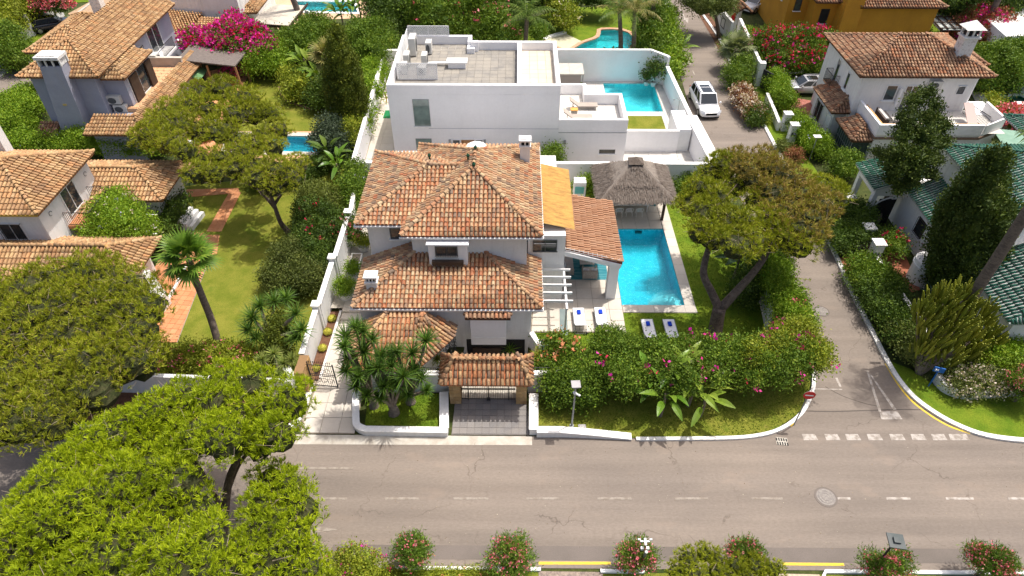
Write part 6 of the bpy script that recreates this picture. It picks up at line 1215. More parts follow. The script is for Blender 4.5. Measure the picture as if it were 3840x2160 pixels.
# ================= VEHICLES =================
CARW=mat('white_car_paint',(.78,.78,.79,1),None,rough=.25,fine=0,spec=.5,coat=.6); CARB=mat('black_car_paint',(.012,.013,.015,1),None,rough=.2,fine=0,spec=.5,coat=.8); CARS=mat('silver_car_paint',(.42,.42,.43,1),None,rough=.3,fine=0,spec=.5,coat=.6,metal=.4)
CGL=mat('car_glass',(.012,.016,.018,1),None,rough=.04,fine=0,spec=1.); TYRE=mat('tyre_rubber',(.015,.015,.015,1),None,rough=.8,fine=0); RIM=mat('wheel_rim',(.45,.45,.46,1),None,rough=.35,fine=0,metal=.7); LAMP=mat('headlamp_glass',(.55,.57,.6,1),None,rough=.1,fine=0,spec=1.); TAIL=mat('tail_lamp',(.35,.01,.01,1),None,rough=.2,fine=0)
def car(name,label,loc,rz,L=4.6,W_=1.85,H=1.5,paint=CARW,hood=.26,van=False,sunroof=0,group=None,tailk=.10):
    t=thing(name,label,'car' if not van else 'van',loc,rz,group); hw=W_/2
    st=[(L/2,.30,.52,.62),(L/2-.06,.22,.66,.80),(L/2-.25,.18,.74,.93),(L/2-L*hood*.5,.18,.88,.985),(L/2-L*hood,.18,.97,1.),(0,.18,1.0,1.),(-L*.3,.18,1.02,1.),(-L/2+.22,.2,1.02,.97),(-L/2+.05,.25,.95,.90),(-L/2,.35,.85,.82)]
    v=[];n=10
    for x,zl_,zt,k in st:
        w=hw*k; v+=[(x,-w*.80,zl_),(x,-w*.97,zl_+.12),(x,-w,(zl_+zt)/2),(x,-w*.96,zt-.10),(x,-w*.80,zt),(x,w*.80,zt),(x,w*.96,zt-.10),(x,w,(zl_+zt)/2),(x,w*.97,zl_+.12),(x,w*.80,zl_)]
    f=[(i*n+k,i*n+(k+1)%n,(i+1)*n+(k+1)%n,(i+1)*n+k) for i in range(len(st)-1) for k in range(n)]+[tuple(range(n-1,-1,-1)),tuple(range((len(st)-1)*n,len(st)*n))]
    b=MB().add(v,f).build('body',paint,t,local=True,smooth=True,bevel=0); b.modifiers.new('s','SUBSURF').levels=1
    zb=.97; xa=L/2-L*hood+.02; xb=-L/2+(.10 if van else .16); xr0=xa-(.75 if not van else .55); xr1=xb+(L*tailk if not van else .08); wb=hw*.93; wt=hw*.76
    c=[(xa,-wb*.92,zb),(xa,wb*.92,zb),(xb,wb*.9,zb),(xb,-wb*.9,zb)]; tp=[(xr0,-wt,H),(xr0,wt,H),(xr1,wt,H-.05),(xr1,-wt,H-.05)]
    q=MB().add(c+tp,[(4,7,6,5)[::-1],(0,1,5,4)[::1],(1,2,6,5),(2,3,7,6),(3,0,4,7)]); cab=q.build('cabin',paint,t,local=True,bevel=.06)
    def pane(name,i,j,k,l,m=.08,m2=.1):
        A,B,C,D_=[Vector(p) for p in (i,j,k,l)]; ctr=(A+B+C+D_)/4; nn=(B-A).cross(D_-A).normalized()
        if nn.dot(ctr-Vector((0,0,.9)))<0: nn=-nn
        P4=[p.lerp(ctr,m)+nn*.012 for p in (A,B,C,D_)]; return MB().add(P4,[(0,1,2,3)]).build(name,CGL,t,local=True)
    pane('windscreen',c[0],c[1],tp[1],tp[0],.10); pane('rear_window',c[2],c[3],tp[3],tp[2],.14)
    for sg,(a,b_,e,d) in ((-1,(c[3],c[0],tp[0],tp[3])),(1,(c[1],c[2],tp[2],tp[1]))):
        a,b_,e,d=[Vector(p) for p in (a,b_,e,d)]
        for t0,t1 in ((.06,.36),(.39,.66),(.69,.92)): pane('side_window',a.lerp(b_,t0),a.lerp(b_,t1),d.lerp(e,min(1,t1)),d.lerp(e,max(0,t0)),.10)
    for k in range(sunroof):
        x0=xr0-.15-k*1.15; MB().add([(x0,-wt*.62,H+.012-.02*k),(x0,wt*.62,H+.012-.02*k),(x0-(1.0 if k==0 else .45),wt*.6,H+.006-.03*k),(x0-(1.0 if k==0 else .45),-wt*.6,H+.006-.03*k)],[(0,1,2,3)]).build('sunroof',CGL,t,local=True)
    for sg in (-1,1):
        for x in (L/2-.92,-L/2+.9):
            tt=MB().tube([(x,sg*(hw-.24),.34),(x,sg*(hw+.012),.34)],.345,18).build('tyre',TYRE,t,local=True); q=MB(); q.tube([(x,sg*(hw),.34),(x,sg*(hw+.022),.34)],.235,14); q.build('rim',RIM,tt,local=True)
        MB().add([(L/2-.03,sg*hw*.55,.62),(L/2-.20,sg*hw*.93,.66),(L/2-.34,sg*hw*.95,.84),(L/2-.16,sg*hw*.58,.79)],[(0,1,2,3)]).build('headlight',LAMP,t,local=True).modifiers.new('s','SOLIDIFY').thickness=.03
        MB().box(-L/2-.01,-L/2+.08,min(sg*hw*.6,sg*hw*.85),max(sg*hw*.6,sg*hw*.85),.75,.95).build('tail_light',TAIL,t,local=True); MB().ball((xa-.25,sg*(hw+.12),1.03),.11,8,5).build('mirror',paint,t,local=True)
        if not van: MB().tube([(xr0-.1,sg*wt*.9,H+.03),(xr0-1.2,sg*wt*.93,H+.05),(xr1+.15,sg*wt*.9,H)],.025,5).build('roof_rail',CARB if paint is CARW else RIM,t,local=True)
    MB().box(L/2-.05,L/2+.012,-hw*.5,hw*.5,.50,.68).build('grille',TYRE,t,local=True); MB().box(L/2-.02,L/2+.02,-.26,.26,.36,.46).build('number_plate',CAP,t,local=True); MB().box(L/2-.08,L/2+.005,-hw*.75,hw*.75,.22,.32).build('bumper_intake',TYRE,t,local=True)
    return t
c0=P(2664,452); car('parked_car','white people carrier with two dark sunroofs parked on the lane beside the modern house wall',(c0.x-.12,c0.y+2.6,.005),-math.pi/2+.045,5.15,1.98,1.72,CARW,.235,sunroof=2)
c1=P(2485,52); car('parked_van','white van at the top edge of the lane, nose towards the camera',(c1.x-.1,c1.y+2.2,.005),-math.pi/2-.02,4.2,1.72,1.8,CARW,.24,van=True)
c2=P(3010,345); car('parked_car','silver white estate car parked side-on behind the clipped hedge',(c2.x+.2,c2.y,.005),math.pi,4.6,1.84,1.48,CARS,.27,sunroof=1)
c3=P(205,112); car('parked_car','black car parked nose-in behind the grey house roof, top left',(c3.x-.2,c3.y+.2,.005),.62,4.5,1.82,1.45,CARB,.27)
c4=P(2800,45); car('parked_car','white car behind the small tiled gate of the ochre house',(c4.x+1.2,c4.y+1.0,.005),-2.4,4.4,1.8,1.45,CARW,.27)
# ================= POOLSIDE FURNITURE =================
SLING=mat('white_sling',(.80,.80,.82,1),(.74,.74,.77,1),rough=.6,fine=.02); BLUE=mat('royal_blue_towel',(.008,.05,.50,1),(.006,.04,.38,1),rough=.95,fine=.15,fs=30)
def lounger(label,x,y,rz=0,towel_label='',group=None,z=.08):
    t=thing('sun_lounger',label,'sun lounger',(x,y,z),rz,group)
    MB().add([(-.34,-.35,.34),(.34,-.35,.34),(.34,1.0,.34),(-.34,1.0,.34)],[(0,1,2,3)]).build('seat',SLING,t,local=True).modifiers.new('s','SOLIDIFY').thickness=.03
    MB().add([(-.34,-.36,.35),(.34,-.36,.35),(.34,-.80,.62),(-.34,-.80,.62)][::-1],[(0,1,2,3)]).build('backrest',SLING,t,local=True).modifiers.new('s','SOLIDIFY').thickness=.03
    for s_ in (-1,1):
        MB().beam((s_*.36,-.9,.31),(s_*.36,1.02,.31),.035,.05).build('rail',GMET,t,local=True); MB().tube([(s_*.34,-1.0,.03),(s_*.34,-.85,.3)],.018,5).build('leg',DMET,t,local=True); MB().tube([(s_*.34,.85,0),(s_*.34,.85,.3)],.018,5).build('leg',DMET,t,local=True)
        MB().beam((s_*.3,-1.02,.2),(s_*.3,-.4,.2),.025,.025).build('stretcher',DMET,t,local=True)
    MB().tube([(.36,-.98,.07),(.41,-.98,.07)],.08,10).build('wheel',TYRE,t,local=True); MB().beam((-.36,-1.0,.05),(.36,-1.0,.05),.03,.03).build('crossbar',DMET,t,local=True)
    w=MB(); a=rz; ca,sa=math.cos(a),math.sin(a); cx,cy=x-sa*.55,y+ca*.55; w.obox((cx,cy),.24,.36,z+.375,z+.44,rz); o=w.build('towel',BLUE,None,bevel=.02); tag(o,towel_label,'towel','folded blue towels on the loungers')
lounger('white sun lounger on the cream terrace, left one nearest the pergola',3.98,29.35,.02,'folded blue towel on the terrace lounger nearest the pergola','sun loungers round the main pool')
lounger('white sun lounger on the cream terrace, right one near the pool corner',5.35,29.4,.02,'folded blue towel on the terrace lounger near the pool corner','sun loungers round the main pool')
lounger('white sun lounger standing on the lawn, the one nearer the pool terrace',8.2,28.4,.03,'folded blue towel on the lawn lounger nearer the pool terrace','sun loungers round the main pool',.05)
lounger('white sun lounger standing on the lawn, the one nearer the big pine',9.55,28.4,.03,'folded blue towel on the lawn lounger nearer the big pine','sun loungers round the main pool',.05)
RUG=mat('teal_striped_rug',(.02,.18,.23,1),(.09,.30,.34,1),rough=.95,ns=3,lo=.45,hi=.55,fine=.1,stretch=(.2,6,1)); WICK=mat('pale_wicker',(.42,.38,.33,1),(.32,.29,.26,1),rough=.85,ns=14,fine=.2,fs=30); CUSH=mat('light_cushion',(.52,.50,.47,1),(.46,.44,.42,1),rough=.9,fine=.05)
tag(MB().box(3.65,6.35-.15,33.4,36.6,.085,.10).build('rug',RUG,None),'teal striped outdoor rug under the porch','rug')
def sofa(label,x,y,w,d,rz,arm=True,name='sofa',cat_='sofa'):
    t=thing(name,label,cat_,(x,y,.1),rz); MB().box(-w/2,w/2,-d/2,d/2,.12,.34).build('base',WICK,t,local=True,bevel=.03); n=2 if w>1.3 else 1
    for k in range(n): MB().box(-w/2+.1+k*(w-.2)/n,-w/2+.1+(k+1)*(w-.2)/n-.02,-d/2+.2,d/2-.02,.34,.48).build('seat_cushion',CUSH,t,local=True,bevel=.03)
    MB().box(-w/2,w/2,-d/2,-d/2+.12,.34,.78).build('backrest',WICK,t,local=True,bevel=.03)
    for s_ in (-1,1): MB().box(min(s_*w/2,s_*(w/2-.1)),max(s_*w/2,s_*(w/2-.1)),-d/2+.12,d/2,.34,.6).build('arm',WICK,t,local=True,bevel=.02); MB().obox((s_*w*.28,-d/2+.26),.4,.12,.46,.8,s_*.25).build('pillow',SLING,t,local=True,bevel=.04)
    for a in (-1,1):
        for b in (-1,1): MB().box(a*w/2*.9-.02,a*w/2*.9+.02,b*d/2*.9-.02,b*d/2*.9+.02,0,.12).build('leg',GMET,t,local=True)
sofa('long wicker sofa with grey cushions in the shade of the porch',3.45,34.9,2.4,.9,-math.pi/2); sofa('single wicker armchair with two pillows on the teal rug',4.95,33.75,1.0,.85,0,name='armchair',cat_='armchair')
t=thing('coffee_table','long pale coffee table on the teal rug under the porch','coffee table',(4.9,35.3,.1)); MB().box(4.35,5.35,34.55,36.3,.42,.47).build('table_top',CUSH,t,bevel=.01)
for a in (4.42,5.28):
    for b in (34.65,36.2): MB().box(a-.03,a+.03,b-.03,b+.03,.1,.42).build('leg',GMET,t)
t=thing('vase','grey vase with a green bunch of leaves on the coffee table','vase',(4.9,34.95,.57)); MB().lathe((4.9,34.95,.57),[(.10,0),(.15,.12),(.13,.28),(.09,.34)],10).build('body',GMET,t); add_crown(t,[((4.9,34.95,1.15),(.33,.33,.25))],LEAFO,size=.13,cover=1.4,core=0,name='leaves')
# thatched dining hut
HT=thing('thatched_hut','square dining hut with shaggy grey thatch beside the pool','hut',(8.65,41.8,0))
hx0,hx1,hy0,hy1=5.95,11.3,39.25,44.0; hz=2.45; apx,apy=(hx0+hx1)/2,41.75; az_=4.25
q=MB(); q.add([(hx0,hy0,hz),(hx1,hy0,hz),(hx1,hy1,hz),(hx0,hy1,hz),(apx-.25,apy,az_),(apx+.25,apy,az_),(hx0,hy0,hz-.2),(hx1,hy0,hz-.2),(hx1,hy1,hz-.2),(hx0,hy1,hz-.2)],[(0,1,5,4),(1,2,5),(2,3,4,5),(3,0,4),(0,6,7,1),(1,7,8,2),(2,8,9,3),(3,9,6,0),(6,9,8,7)]); roofh=q.build('roof',THATCH,HT)
# thatch straws as real strands lying down the four slopes
S=[];
fcs=[(((hx0,hy0,hz),(hx1,hy0,hz)),(0,-1)),(((hx1,hy0,hz),(hx1,hy1,hz)),(1,0)),(((hx1,hy1,hz),(hx0,hy1,hz)),(0,1)),(((hx0,hy1,hz),(hx0,hy0,hz)),(-1,0))]
Vs=[];ap=np.array((apx,apy,az_))
for (a,b),dr in fcs:
    a=np.array(a);b=np.array(b); n=5200; u=NR.uniform(size=n); tt=1-np.sqrt(NR.uniform(size=n)); e=a+(b-a)*u[:,None]; m_=(a+b)/2; p=e+(ap-e)*tt[:,None]; dn=np.array((m_-ap)); dn=dn/np.linalg.norm(dn)
    d=norm(dn+NR.normal(size=(n,3))*.10); up=np.cross(b-a,dn); up=up/np.linalg.norm(up); up=up*np.sign(up[2]); s_=norm(np.cross(d,up)); L=NR.uniform(.22,.45,size=(n,1)); w=.014
    # courses: strand tips lift at two layered edges
    lift=np.where((np.abs(tt-.42)<.03)|(np.abs(tt-.86)<.03),.10,.035)[:,None]
    p0=p+up*.02; p1=p+d*L+up*lift
    Vs.append(np.stack([p0-s_*w,p0+s_*w,p1+s_*w,p1-s_*w],1).reshape(-1,3))
V_=np.concatenate(Vs); npmesh('thatch_strands',V_,np.arange(len(V_)).reshape(-1,4),THATCH,HT,kind='stuff')
q=MB(); q.add([(apx-.55,apy-.5,az_-.12),(apx+.55,apy-.5,az_-.12),(apx+.55,apy+.5,az_-.12),(apx-.55,apy+.5,az_-.12),(apx,apy,az_+.25)],[(0,1,4),(1,2,4),(2,3,4),(3,0,4),(0,3,2,1)]); q.build('thatch_cap',THATCH,HT)
for x,y in ((10.85,40.15),(10.85,43.3),(6.5,43.3)): MB().beam((x,y,0),(x,y,2.4),.18,.18).build('post',WOODD,HT)
for a,b in (((6.2,40.1),(11.1,40.1)),((6.2,43.4),(11.1,43.4))): MB().beam((*a,2.35),(*b,2.35),.12,.16).build('beam',WOODD,HT)
t=thing('dining_table','long white dining table with flowers under the thatched hut','dining table',(8.6,41.5,.1)); MB().box(6.6,9.95,41.0,42.0,.74,.79).build('table_top',WMET,t,bevel=.01)
for x in (6.7,9.85):
    for y in (41.08,41.92): MB().box(x-.03,x+.03,y-.03,y+.03,.1,.74).build('leg',WMET,t)
bush('small bunch of pink and white flowers on the dining table',[((8.1,41.5,1.0),(.22,.22,.18))],LEAFD,.08,'flowers','flower_bunch',((PINKF,40,.07),(WHF,30,.07)),cover=1.2,base=(8.1,41.5,.79))
TEAL=mat('teal_seat',(.02,.22,.24,1),None,rough=.7,fine=0)
def chair(label,x,y,rz,m=WMET,group='chairs round the dining table'):
    t=thing('dining_chair',label,'chair',(x,y,.08),rz,group); MB().box(-.22,.22,-.2,.22,.43,.46).build('seat',m,t,local=True,bevel=.01)
    for a,b in ((-.2,-.19),(.2,-.19),(-.2,.2),(.2,.2)): MB().tube([(a*1.15,b*1.2,0),(a,b,.44)],.016,5).build('leg',WMET,t,local=True)
    q=MB(); q.tube(smoothpath([(-.22,-.2,.45),(-.24,-.24,.75),(0,-.28,.84),(.24,-.24,.75),(.22,-.2,.45)],3),.02,5); [q.tube([(x_,-.21,.45),(x_,-.26,.8)],.012,4) for x_ in (-.12,0,.12)]; q.build('backrest',m,t,local=True)
for k,(x,lab) in enumerate(((6.95,'first white dining chair on the near side, partly under the porch roof edge'),(7.7,'second white dining chair on the near side of the table'),(8.45,'third white dining chair on the near side of the table'),(9.2,'fourth white dining chair on the near side, nearest the dark post'))): chair(lab,x,40.7,math.pi*0,WMET)
for x,w_ in ((7.0,'leftmost'),(7.75,'second from the left'),(8.5,'third from the left'),(9.25,'rightmost')): chair('teal seated dining chair on the far side of the table, '+w_,x,42.35,math.pi,TEAL)
chair('teal dining chair at the right head of the table',10.3,41.5,math.pi/2,TEAL)
t=thing('outdoor_fireplace','white masonry fireplace with teal niche between porch and thatched hut','fireplace',(4.95,42.6,0)); MB().box(4.35,5.25,42.2,43.0,0,1.95).build('body',WALL,t,bevel=.02); MB().box(4.42,5.1,42.14,42.2,1.0,1.6).build('niche',mat('teal_panel',(.12,.38,.36,1),None,fine=0),t)
t=thing('glass_balustrade','green tinted glass panel on the cream terrace near the pergola','balustrade',(3.15,27.9,.08)) if False else None
# ================= STREET FURNITURE =================
t=thing('camera_post','grey steel post with square solar panel and white camera by the driveway','post',(3.04,21.4,.05)); MB().tube([(3.04,21.4,0),(3.04,21.4,3.75)],[.055,.04],8).build('pole',GMET,t); MB().tube([(3.04,21.4,0),(3.04,21.4,.32)],.12,8).build('base',GMET,t)
MB().obox((3.04,21.4),.46,.46,3.75,3.80,.05).build('panel',mat('pale_panel',(.40,.38,.38,1),(.33,.31,.31,1),rough=.5,ns=3,fine=.1),t); MB().obox((3.04,21.4),.3,.3,3.62,3.75,.05).build('lamp_head',GMET,t); MB().tube([(3.05,21.4,3.05),(3.3,21.28,3.0)],.055,8).build('camera',WMET,t); MB().ball((3.02,21.4,3.1),.1,8,6).build('camera_joint',WMET,t)
t=tag(MB().obox((3.62,21.42),.42,.42,.06,.10,.02).build('inspection_cover',mat('worn_concrete_cover',(.38,.36,.36,1),(.6,.58,.56,1),rough=.8,ns=8,lo=.5,hi=.6,fine=.2),None),'square worn concrete cover in the grass beside the camera post','cover')
def manhole(label,px,py,r=.42):
    c=P(px,py); t=thing('manhole_cover',label,'manhole cover',(c.x,c.y,.005)); m=mat('cast_iron_cover',(.20,.18,.165,1),(.26,.235,.21,1),rough=.7,ns=10,fine=.1) if 'cast_iron_cover' not in bpy.data.materials else bpy.data.materials['cast_iron_cover']
    MB().lathe((c.x,c.y,.0),[(r*1.22,0),(r*1.22,.012)],24).build('surround',bpy.data.materials['darker_asphalt'],t); MB().lathe((c.x,c.y,.0),[(r,0),(r,.018)],24).build('lid',m,t)
    for k in (.45,.75): MB().tube([(c.x+r*k*math.cos(a),c.y+r*k*math.sin(a),.019) for a in np.arange(0,6.4,.4)],.012,4).build('ring',m,t)
manhole('round manhole cover on the centre line of the main road',3097,1864,.46); manhole('round manhole cover in the middle of the side road',3081,1167,.40)
c=P(2932,1655); t=thing('storm_drain','white and dark slotted storm drain at the road corner','drain',(c.x,c.y,.0)); MB().obox(c,.60,.48,0,.014,-.12).build('frame',CONC,t)
for i in range(5):
    for j in range(2): MB().obox((c.x-.25+.125*i,c.y-.12+.25*j-.015*i),.07,.19,.012,.019,-.12).build('slot',DARK,t)
# no entry sign
sp=P(2978,1592); t=thing('no_entry_sign','round red no-entry sign with white bar on a grey pole at the corner','road sign',(sp.x,sp.y,0)); q=MB(); q.tube([(sp.x,sp.y,0),(sp.x,sp.y,2.9)],.035,8); q.build('pole',GMET,t)
sc=Vector((sp.x+.02,sp.y-.05,2.62)); nrm=Vector((-.10,-1,.0)).normalized(); uu=Vector((-nrm.y,nrm.x,0)); up_=Vector((0,0,1))
def disc(c,r,off,th,m,name,n=26,sx=1): q=MB(); a=[c+uu*(r*sx*math.cos(6.2832*i/n))+up_*(r*math.sin(6.2832*i/n))+nrm*off for i in range(n)]; b=[p+nrm*th for p in a]; q.add(a+b,[tuple(range(n)),tuple(range(2*n-1,n-1,-1))]+[(i,(i+1)%n,n+(i+1)%n,n+i) for i in range(n)]); return q.build(name,m,t)
disc(sc,.30,0,.02,GMET,'back_plate'); disc(sc,.30,.022,.008,mat('sign_red',(.60,.015,.015,1),None,rough=.4,fine=0),'red_disc'); q=MB(); q.add([sc+uu*(.21*a)+up_*(.045*b)+nrm*.034 for a,b in ((-1,-1),(1,-1),(1,1),(-1,1))],[(0,1,2,3)]); q.build('white_bar',CAP,t)
# lamp by the near kerb: white twin-arm post, dark lantern
t=thing('floodlight_post','white post with two small spotlights and a camera between the near oleanders','post',(5.62,13.75,0)); MB().tube([(5.62,13.75,0),(5.6,13.3,2.6)],.07,8).build('pole',GMET,t); MB().beam((5.4,13.75,2.62),(5.8,13.75,2.62),.06,.06).build('arm',WMET,t); MB().beam((5.6,13.55,2.66),(5.6,13.85,2.70),.09,.08).build('camera',WMET,t)
for s_ in (-1,1): MB().tube([(5.6+s_*.2,13.8,2.68),(5.6+s_*.31,13.8,2.70)],.045,8).build('spotlight',WMET,t); MB().box(5.6+s_*.12-.06,5.6+s_*.12+.06,13.5,13.62,2.3,2.44).build('flood_box',WMET,t)
lx=P(3362,2028,3.36); t=thing('street_lantern','dark green square lantern on a post by the near kerb','street lamp',(lx.x,lx.y,0)); MB().tube([(lx.x-.12,lx.y-.1,0),(lx.x-.03,lx.y,3.0)],.045,8).build('pole',IRON,t); LG=mat('weathered_green_lantern',(.06,.075,.075,1),(.09,.10,.10,1),rough=.6,fine=.1)
q=MB(); q.add([(lx.x-.14,lx.y-.14,2.95),(lx.x+.14,lx.y-.14,2.95),(lx.x+.14,lx.y+.14,2.95),(lx.x-.14,lx.y+.14,2.95),(lx.x-.25,lx.y-.25,3.3),(lx.x+.25,lx.y-.25,3.3),(lx.x+.25,lx.y+.25,3.3),(lx.x-.25,lx.y+.25,3.3)],[(0,3,2,1),(4,5,6,7),(0,1,5,4),(1,2,6,5),(2,3,7,6),(3,0,4,7)]); q.build('lantern_body',LG,t); MB().obox((lx.x,lx.y),.66,.66,3.3,3.36,-.15).build('lantern_roof',LG,t); MB().obox((lx.x,lx.y),.26,.26,3.36,3.46,-.15).build('lantern_cap',LG,t)
c=P(3035,600); t=thing('sign_post','small pale square sign on a post in the lane hedge, marked with a black bar','sign',(c.x,c.y,0)); MB().tube([(c.x,c.y,0),(c.x,c.y,2.2)],.04,6).build('pole',GMET,t); MB().obox(c,.6,.45,2.2,2.26).build('panel',CAPO,t); MB().obox((c.x,c.y-.02),.3,.08,2.262,2.27).build('black_bar',IRON,t)
c=P(3480,1450); t=thing('blue_street_sign','small blue sign on a blue post below the candelabra cactus','sign',(c.x,c.y,0)); BL=mat('sign_blue',(.01,.12,.42,1),None,rough=.5,fine=0); MB().tube([(c.x,c.y,0),(c.x,c.y,1.3)],.04,6).build('pole',BL,t); MB().obox(c,.55,.06,1.3,1.65,-.35).build('plate',BL,t)
for k in range(4): MB().obox((c.x-.18+.12*k,c.y-.0),.07,.075,1.42,1.54,-.35).build('white_mark',CAP,t)
# pots
def pot(label,x,y,z,r,h,m,lobes=None,lm=LEAFL,size=.1,fl=()):
    t=thing('potted_plant',label,'potted plant',(x,y,z)); MB().lathe((x,y,z),[(r*.7,0),(r,h*.9),(r*1.05,h),(r*.85,h),(r*.85,h-.06)],14).build('pot',m,t,smooth=False)
    add_crown(t,lobes or [((x,y,z+h+r*.9),(r*1.25,r*1.25,r*1.1))],lm,size=size,cover=1.8,name='foliage')
    for fm,n,fs_ in fl: add_flowers(t,lobes or [((x,y,z+h+r*.9),(r*1.25,r*1.25,r*1.1))],fm,n,fs_)
pot('yellow-green clipped shrub in a white bowl, upper one by the path',-10.62,36.0,.42,.42,.5,POTW,lm=LEAFY); pot('lime shrub in a white bowl in the middle of the path edge',-10.75,33.0,.42,.42,.5,POTW,lm=LEAFL); t=bush('round bright green clipped ball on a white plinth beside the path steps',[((-10.95,31.3,1.25),(.62,.62,.62))],LEAFL,.09,'shrub','clipped_ball',cover=2.0,base=(-10.95,31.3,.4)); MB().lathe((-10.95,31.3,.35),[(.45,0),(.5,.5)],14).build('plinth',POTW,t)
pl=thing('water_basin','small rectangular stone trough between the two bowls on the path edge','trough',(-10.9,34.6,.42)); MB().box(-11.3,-10.55,33.9,35.3,.42,.72).build('body',WALL,pl); MB().box(-11.2,-10.65,34.0,35.2,.72,.73).build('filling',mat('taupe_gravel',(.30,.25,.20,1),(.24,.2,.16,1),fine=.25),pl)
YB=leafmat('golden_spines',[(.35,.33,.04,1),(.42,.40,.06,1),(.28,.28,.03,1)],tr=.05)
for k,(y,lab) in enumerate(((25.3,'golden ball cactus nearest the iron side gate'),(26.9,'golden ball cactus second from the iron gate'),(28.25,'golden ball cactus in the middle of the bed, third from the gate'),(29.4,'golden ball cactus fourth from the iron gate'))):
    x=-11.62+.03*k; t=thing('ball_cactus',lab,'cactus',(x,y,.14),group='golden ball cacti in the bed beside the path'); MB().lathe((x,y,.14),[(.12,0),(.23,.08),(.25,.18),(.18,.28),(.05,.32)],14).build('body',YB,t); C,Nn=lobe_pts([((x,y,.3),(.25,.25,.18))],500,-.3,.98); v,f=needle_geo(C,Nn,5,.06,.008); npmesh('spines',v,f,YB,t)
pot('leafy plant in a white pot in the corner of the modern pool yard, left one',12.8,62.4,.05,.28,.4,POTW,[((12.8,62.4,.95),(.45,.45,.5))],LEAFD,.16); pot('tall palm-like plant in a white pot in the corner of the modern pool yard',13.45,62.2,.05,.3,.45,POTW,[((13.5,62.2,1.5),(.55,.55,.7)),((13.3,62.2,2.1),(.4,.4,.5))],LEAFD,.25)
pot('magenta bougainvillea in a terracotta pot on the neighbour terrace, upper one',*P(885,288)[:2],0,.5,.6,POTT,None,LEAFM,.14,((MAGEN,130,.16),)); pot('magenta flowers over variegated leaves in a pot on the neighbour terrace',*P(868,318)[:2],0,.5,.6,POTT,None,LEAFO,.14,((MAGEN,70,.16),)); pot('bright bush with orange flowers in a terracotta pot by the far porch',*P(2110,78)[:2],0,.5,.8,POTT,[((*P(2120,60)[:2],1.6),(1.0,.9,1.1))],LEAFY,.2,((PINKF,40,.16),)); pot('small bush in a terracotta pot beside the kidney pool',*P(2015,185)[:2],0,.5,.6,POTT,[((*P(2015,180)[:2],1.5),(1.0,.9,.9))],LEAFM,.16)
pot('tall plant in a dark square pot at the right of the thatched hut',11.9,43.2,.05,.3,.55,DMET,[((11.9,43.2,1.0),(.35,.35,.55))],LEAFD,.16)
fl_=thing('white_lounger','white lounger beside the left garden pool under the pines','sun lounger',(*P(800,465)[:2],0)); c=P(800,465); MB().obox((c.x,c.y),.8,2.0,.3,.4,.8).build('seat',SLING,fl_); MB().obox((c.x+.5,c.y-.6),.8,.6,.4,.8,.8).build('backrest',SLING,fl_); fl_=thing('white_lounger','white lounger on terracotta below the pine by the left garden pool','sun lounger',(*P(755,535)[:2],0)); c=P(755,535); MB().obox((c.x,c.y),.8,2.0,.3,.4,-.9).build('seat',SLING,fl_); MB().obox((c.x+.6,c.y+.5),.6,.8,.4,.8,-.9).build('backrest',SLING,fl_)
g_=thing('garden_globe','white globe lamp on the lawn behind the right villa','lamp',(*P(3478,84)[:2],0)); c=P(3478,84); MB().ball((c.x,c.y,.65),.62,16,12).build('globe',SLING,g_,smooth=True); MB().lathe((c.x,c.y,0),[(.2,0),(.15,.12)],8).build('foot',DMET,g_)
g_=thing('garden_bench','grey planked garden seat by the small tiled lean-to of the grey house','bench',(*P(170,525)[:2],0)); c=P(165,520); MB().obox(c,1.4,.6,.4,.5,.3).build('seat',GMET,g_)
for k in range(5): MB().obox((c.x,c.y-.3),1.4,.05,.08+.14*k,.19+.14*k,.3).build('slat',GMET,g_)
g_=thing('terrace_armchair','dark L-shaped terrace sofa with a striped cushion on the white villa terrace','sofa',(30.3,48.9,3.2)); MB().box(29.6,30.3,48.2,50.4,3.2,3.65).build('seat',mat('dark_wicker',(.045,.04,.04,1),(.07,.06,.06,1),rough=.8,ns=12,fine=.2),g_); MB().box(29.45,29.6,48.2,50.4,3.2,4.0).build('backrest',bpy.data.materials['dark_wicker'],g_); MB().box(30.3,31.8,48.2,48.9,3.2,3.6).build('side_seat',bpy.data.materials['dark_wicker'],g_); MB().obox((29.5,49.2),.25,1.6,3.9,4.05).build('striped_cushion',CUSH,g_)
g_=thing('glass_table','glass topped dark table on the white villa terrace','table',(32,49.2,3.2)); MB().box(31.6,32.7,48.6,49.9,3.66,3.7).build('glass_top',GGLASS,g_)
for a in (31.65,32.65):
    for b in (48.65,49.85): MB().box(a-.03,a+.03,b-.03,b+.03,3.2,3.66).build('leg',IRON,g_)
g_=thing('terrace_deckchair','pinkish high-backed deckchair on the white villa terrace','deckchair',(36.5,49.4,3.2)); MB().add([(36.1,48.4,3.5),(36.9,48.4,3.5),(37.0,50.2,4.5),(36.2,50.2,4.5)],[(0,1,2,3)]).build('backrest',mat('pink_canvas',(.55,.42,.38,1),None,fine=.03),g_).modifiers.new('s','SOLIDIFY').thickness=.05; MB().box(36.1,36.9,47.8,48.5,3.4,3.5).build('seat',SLING,g_)
# ================= VEGETATION =================
def LDs(l,z,r,rz=None,jz=.35): return [LD(x,y,z+RD.uniform(-jz,jz),r*RD.uniform(.85,1.12),(rz or r*.72)) for x,y in l]
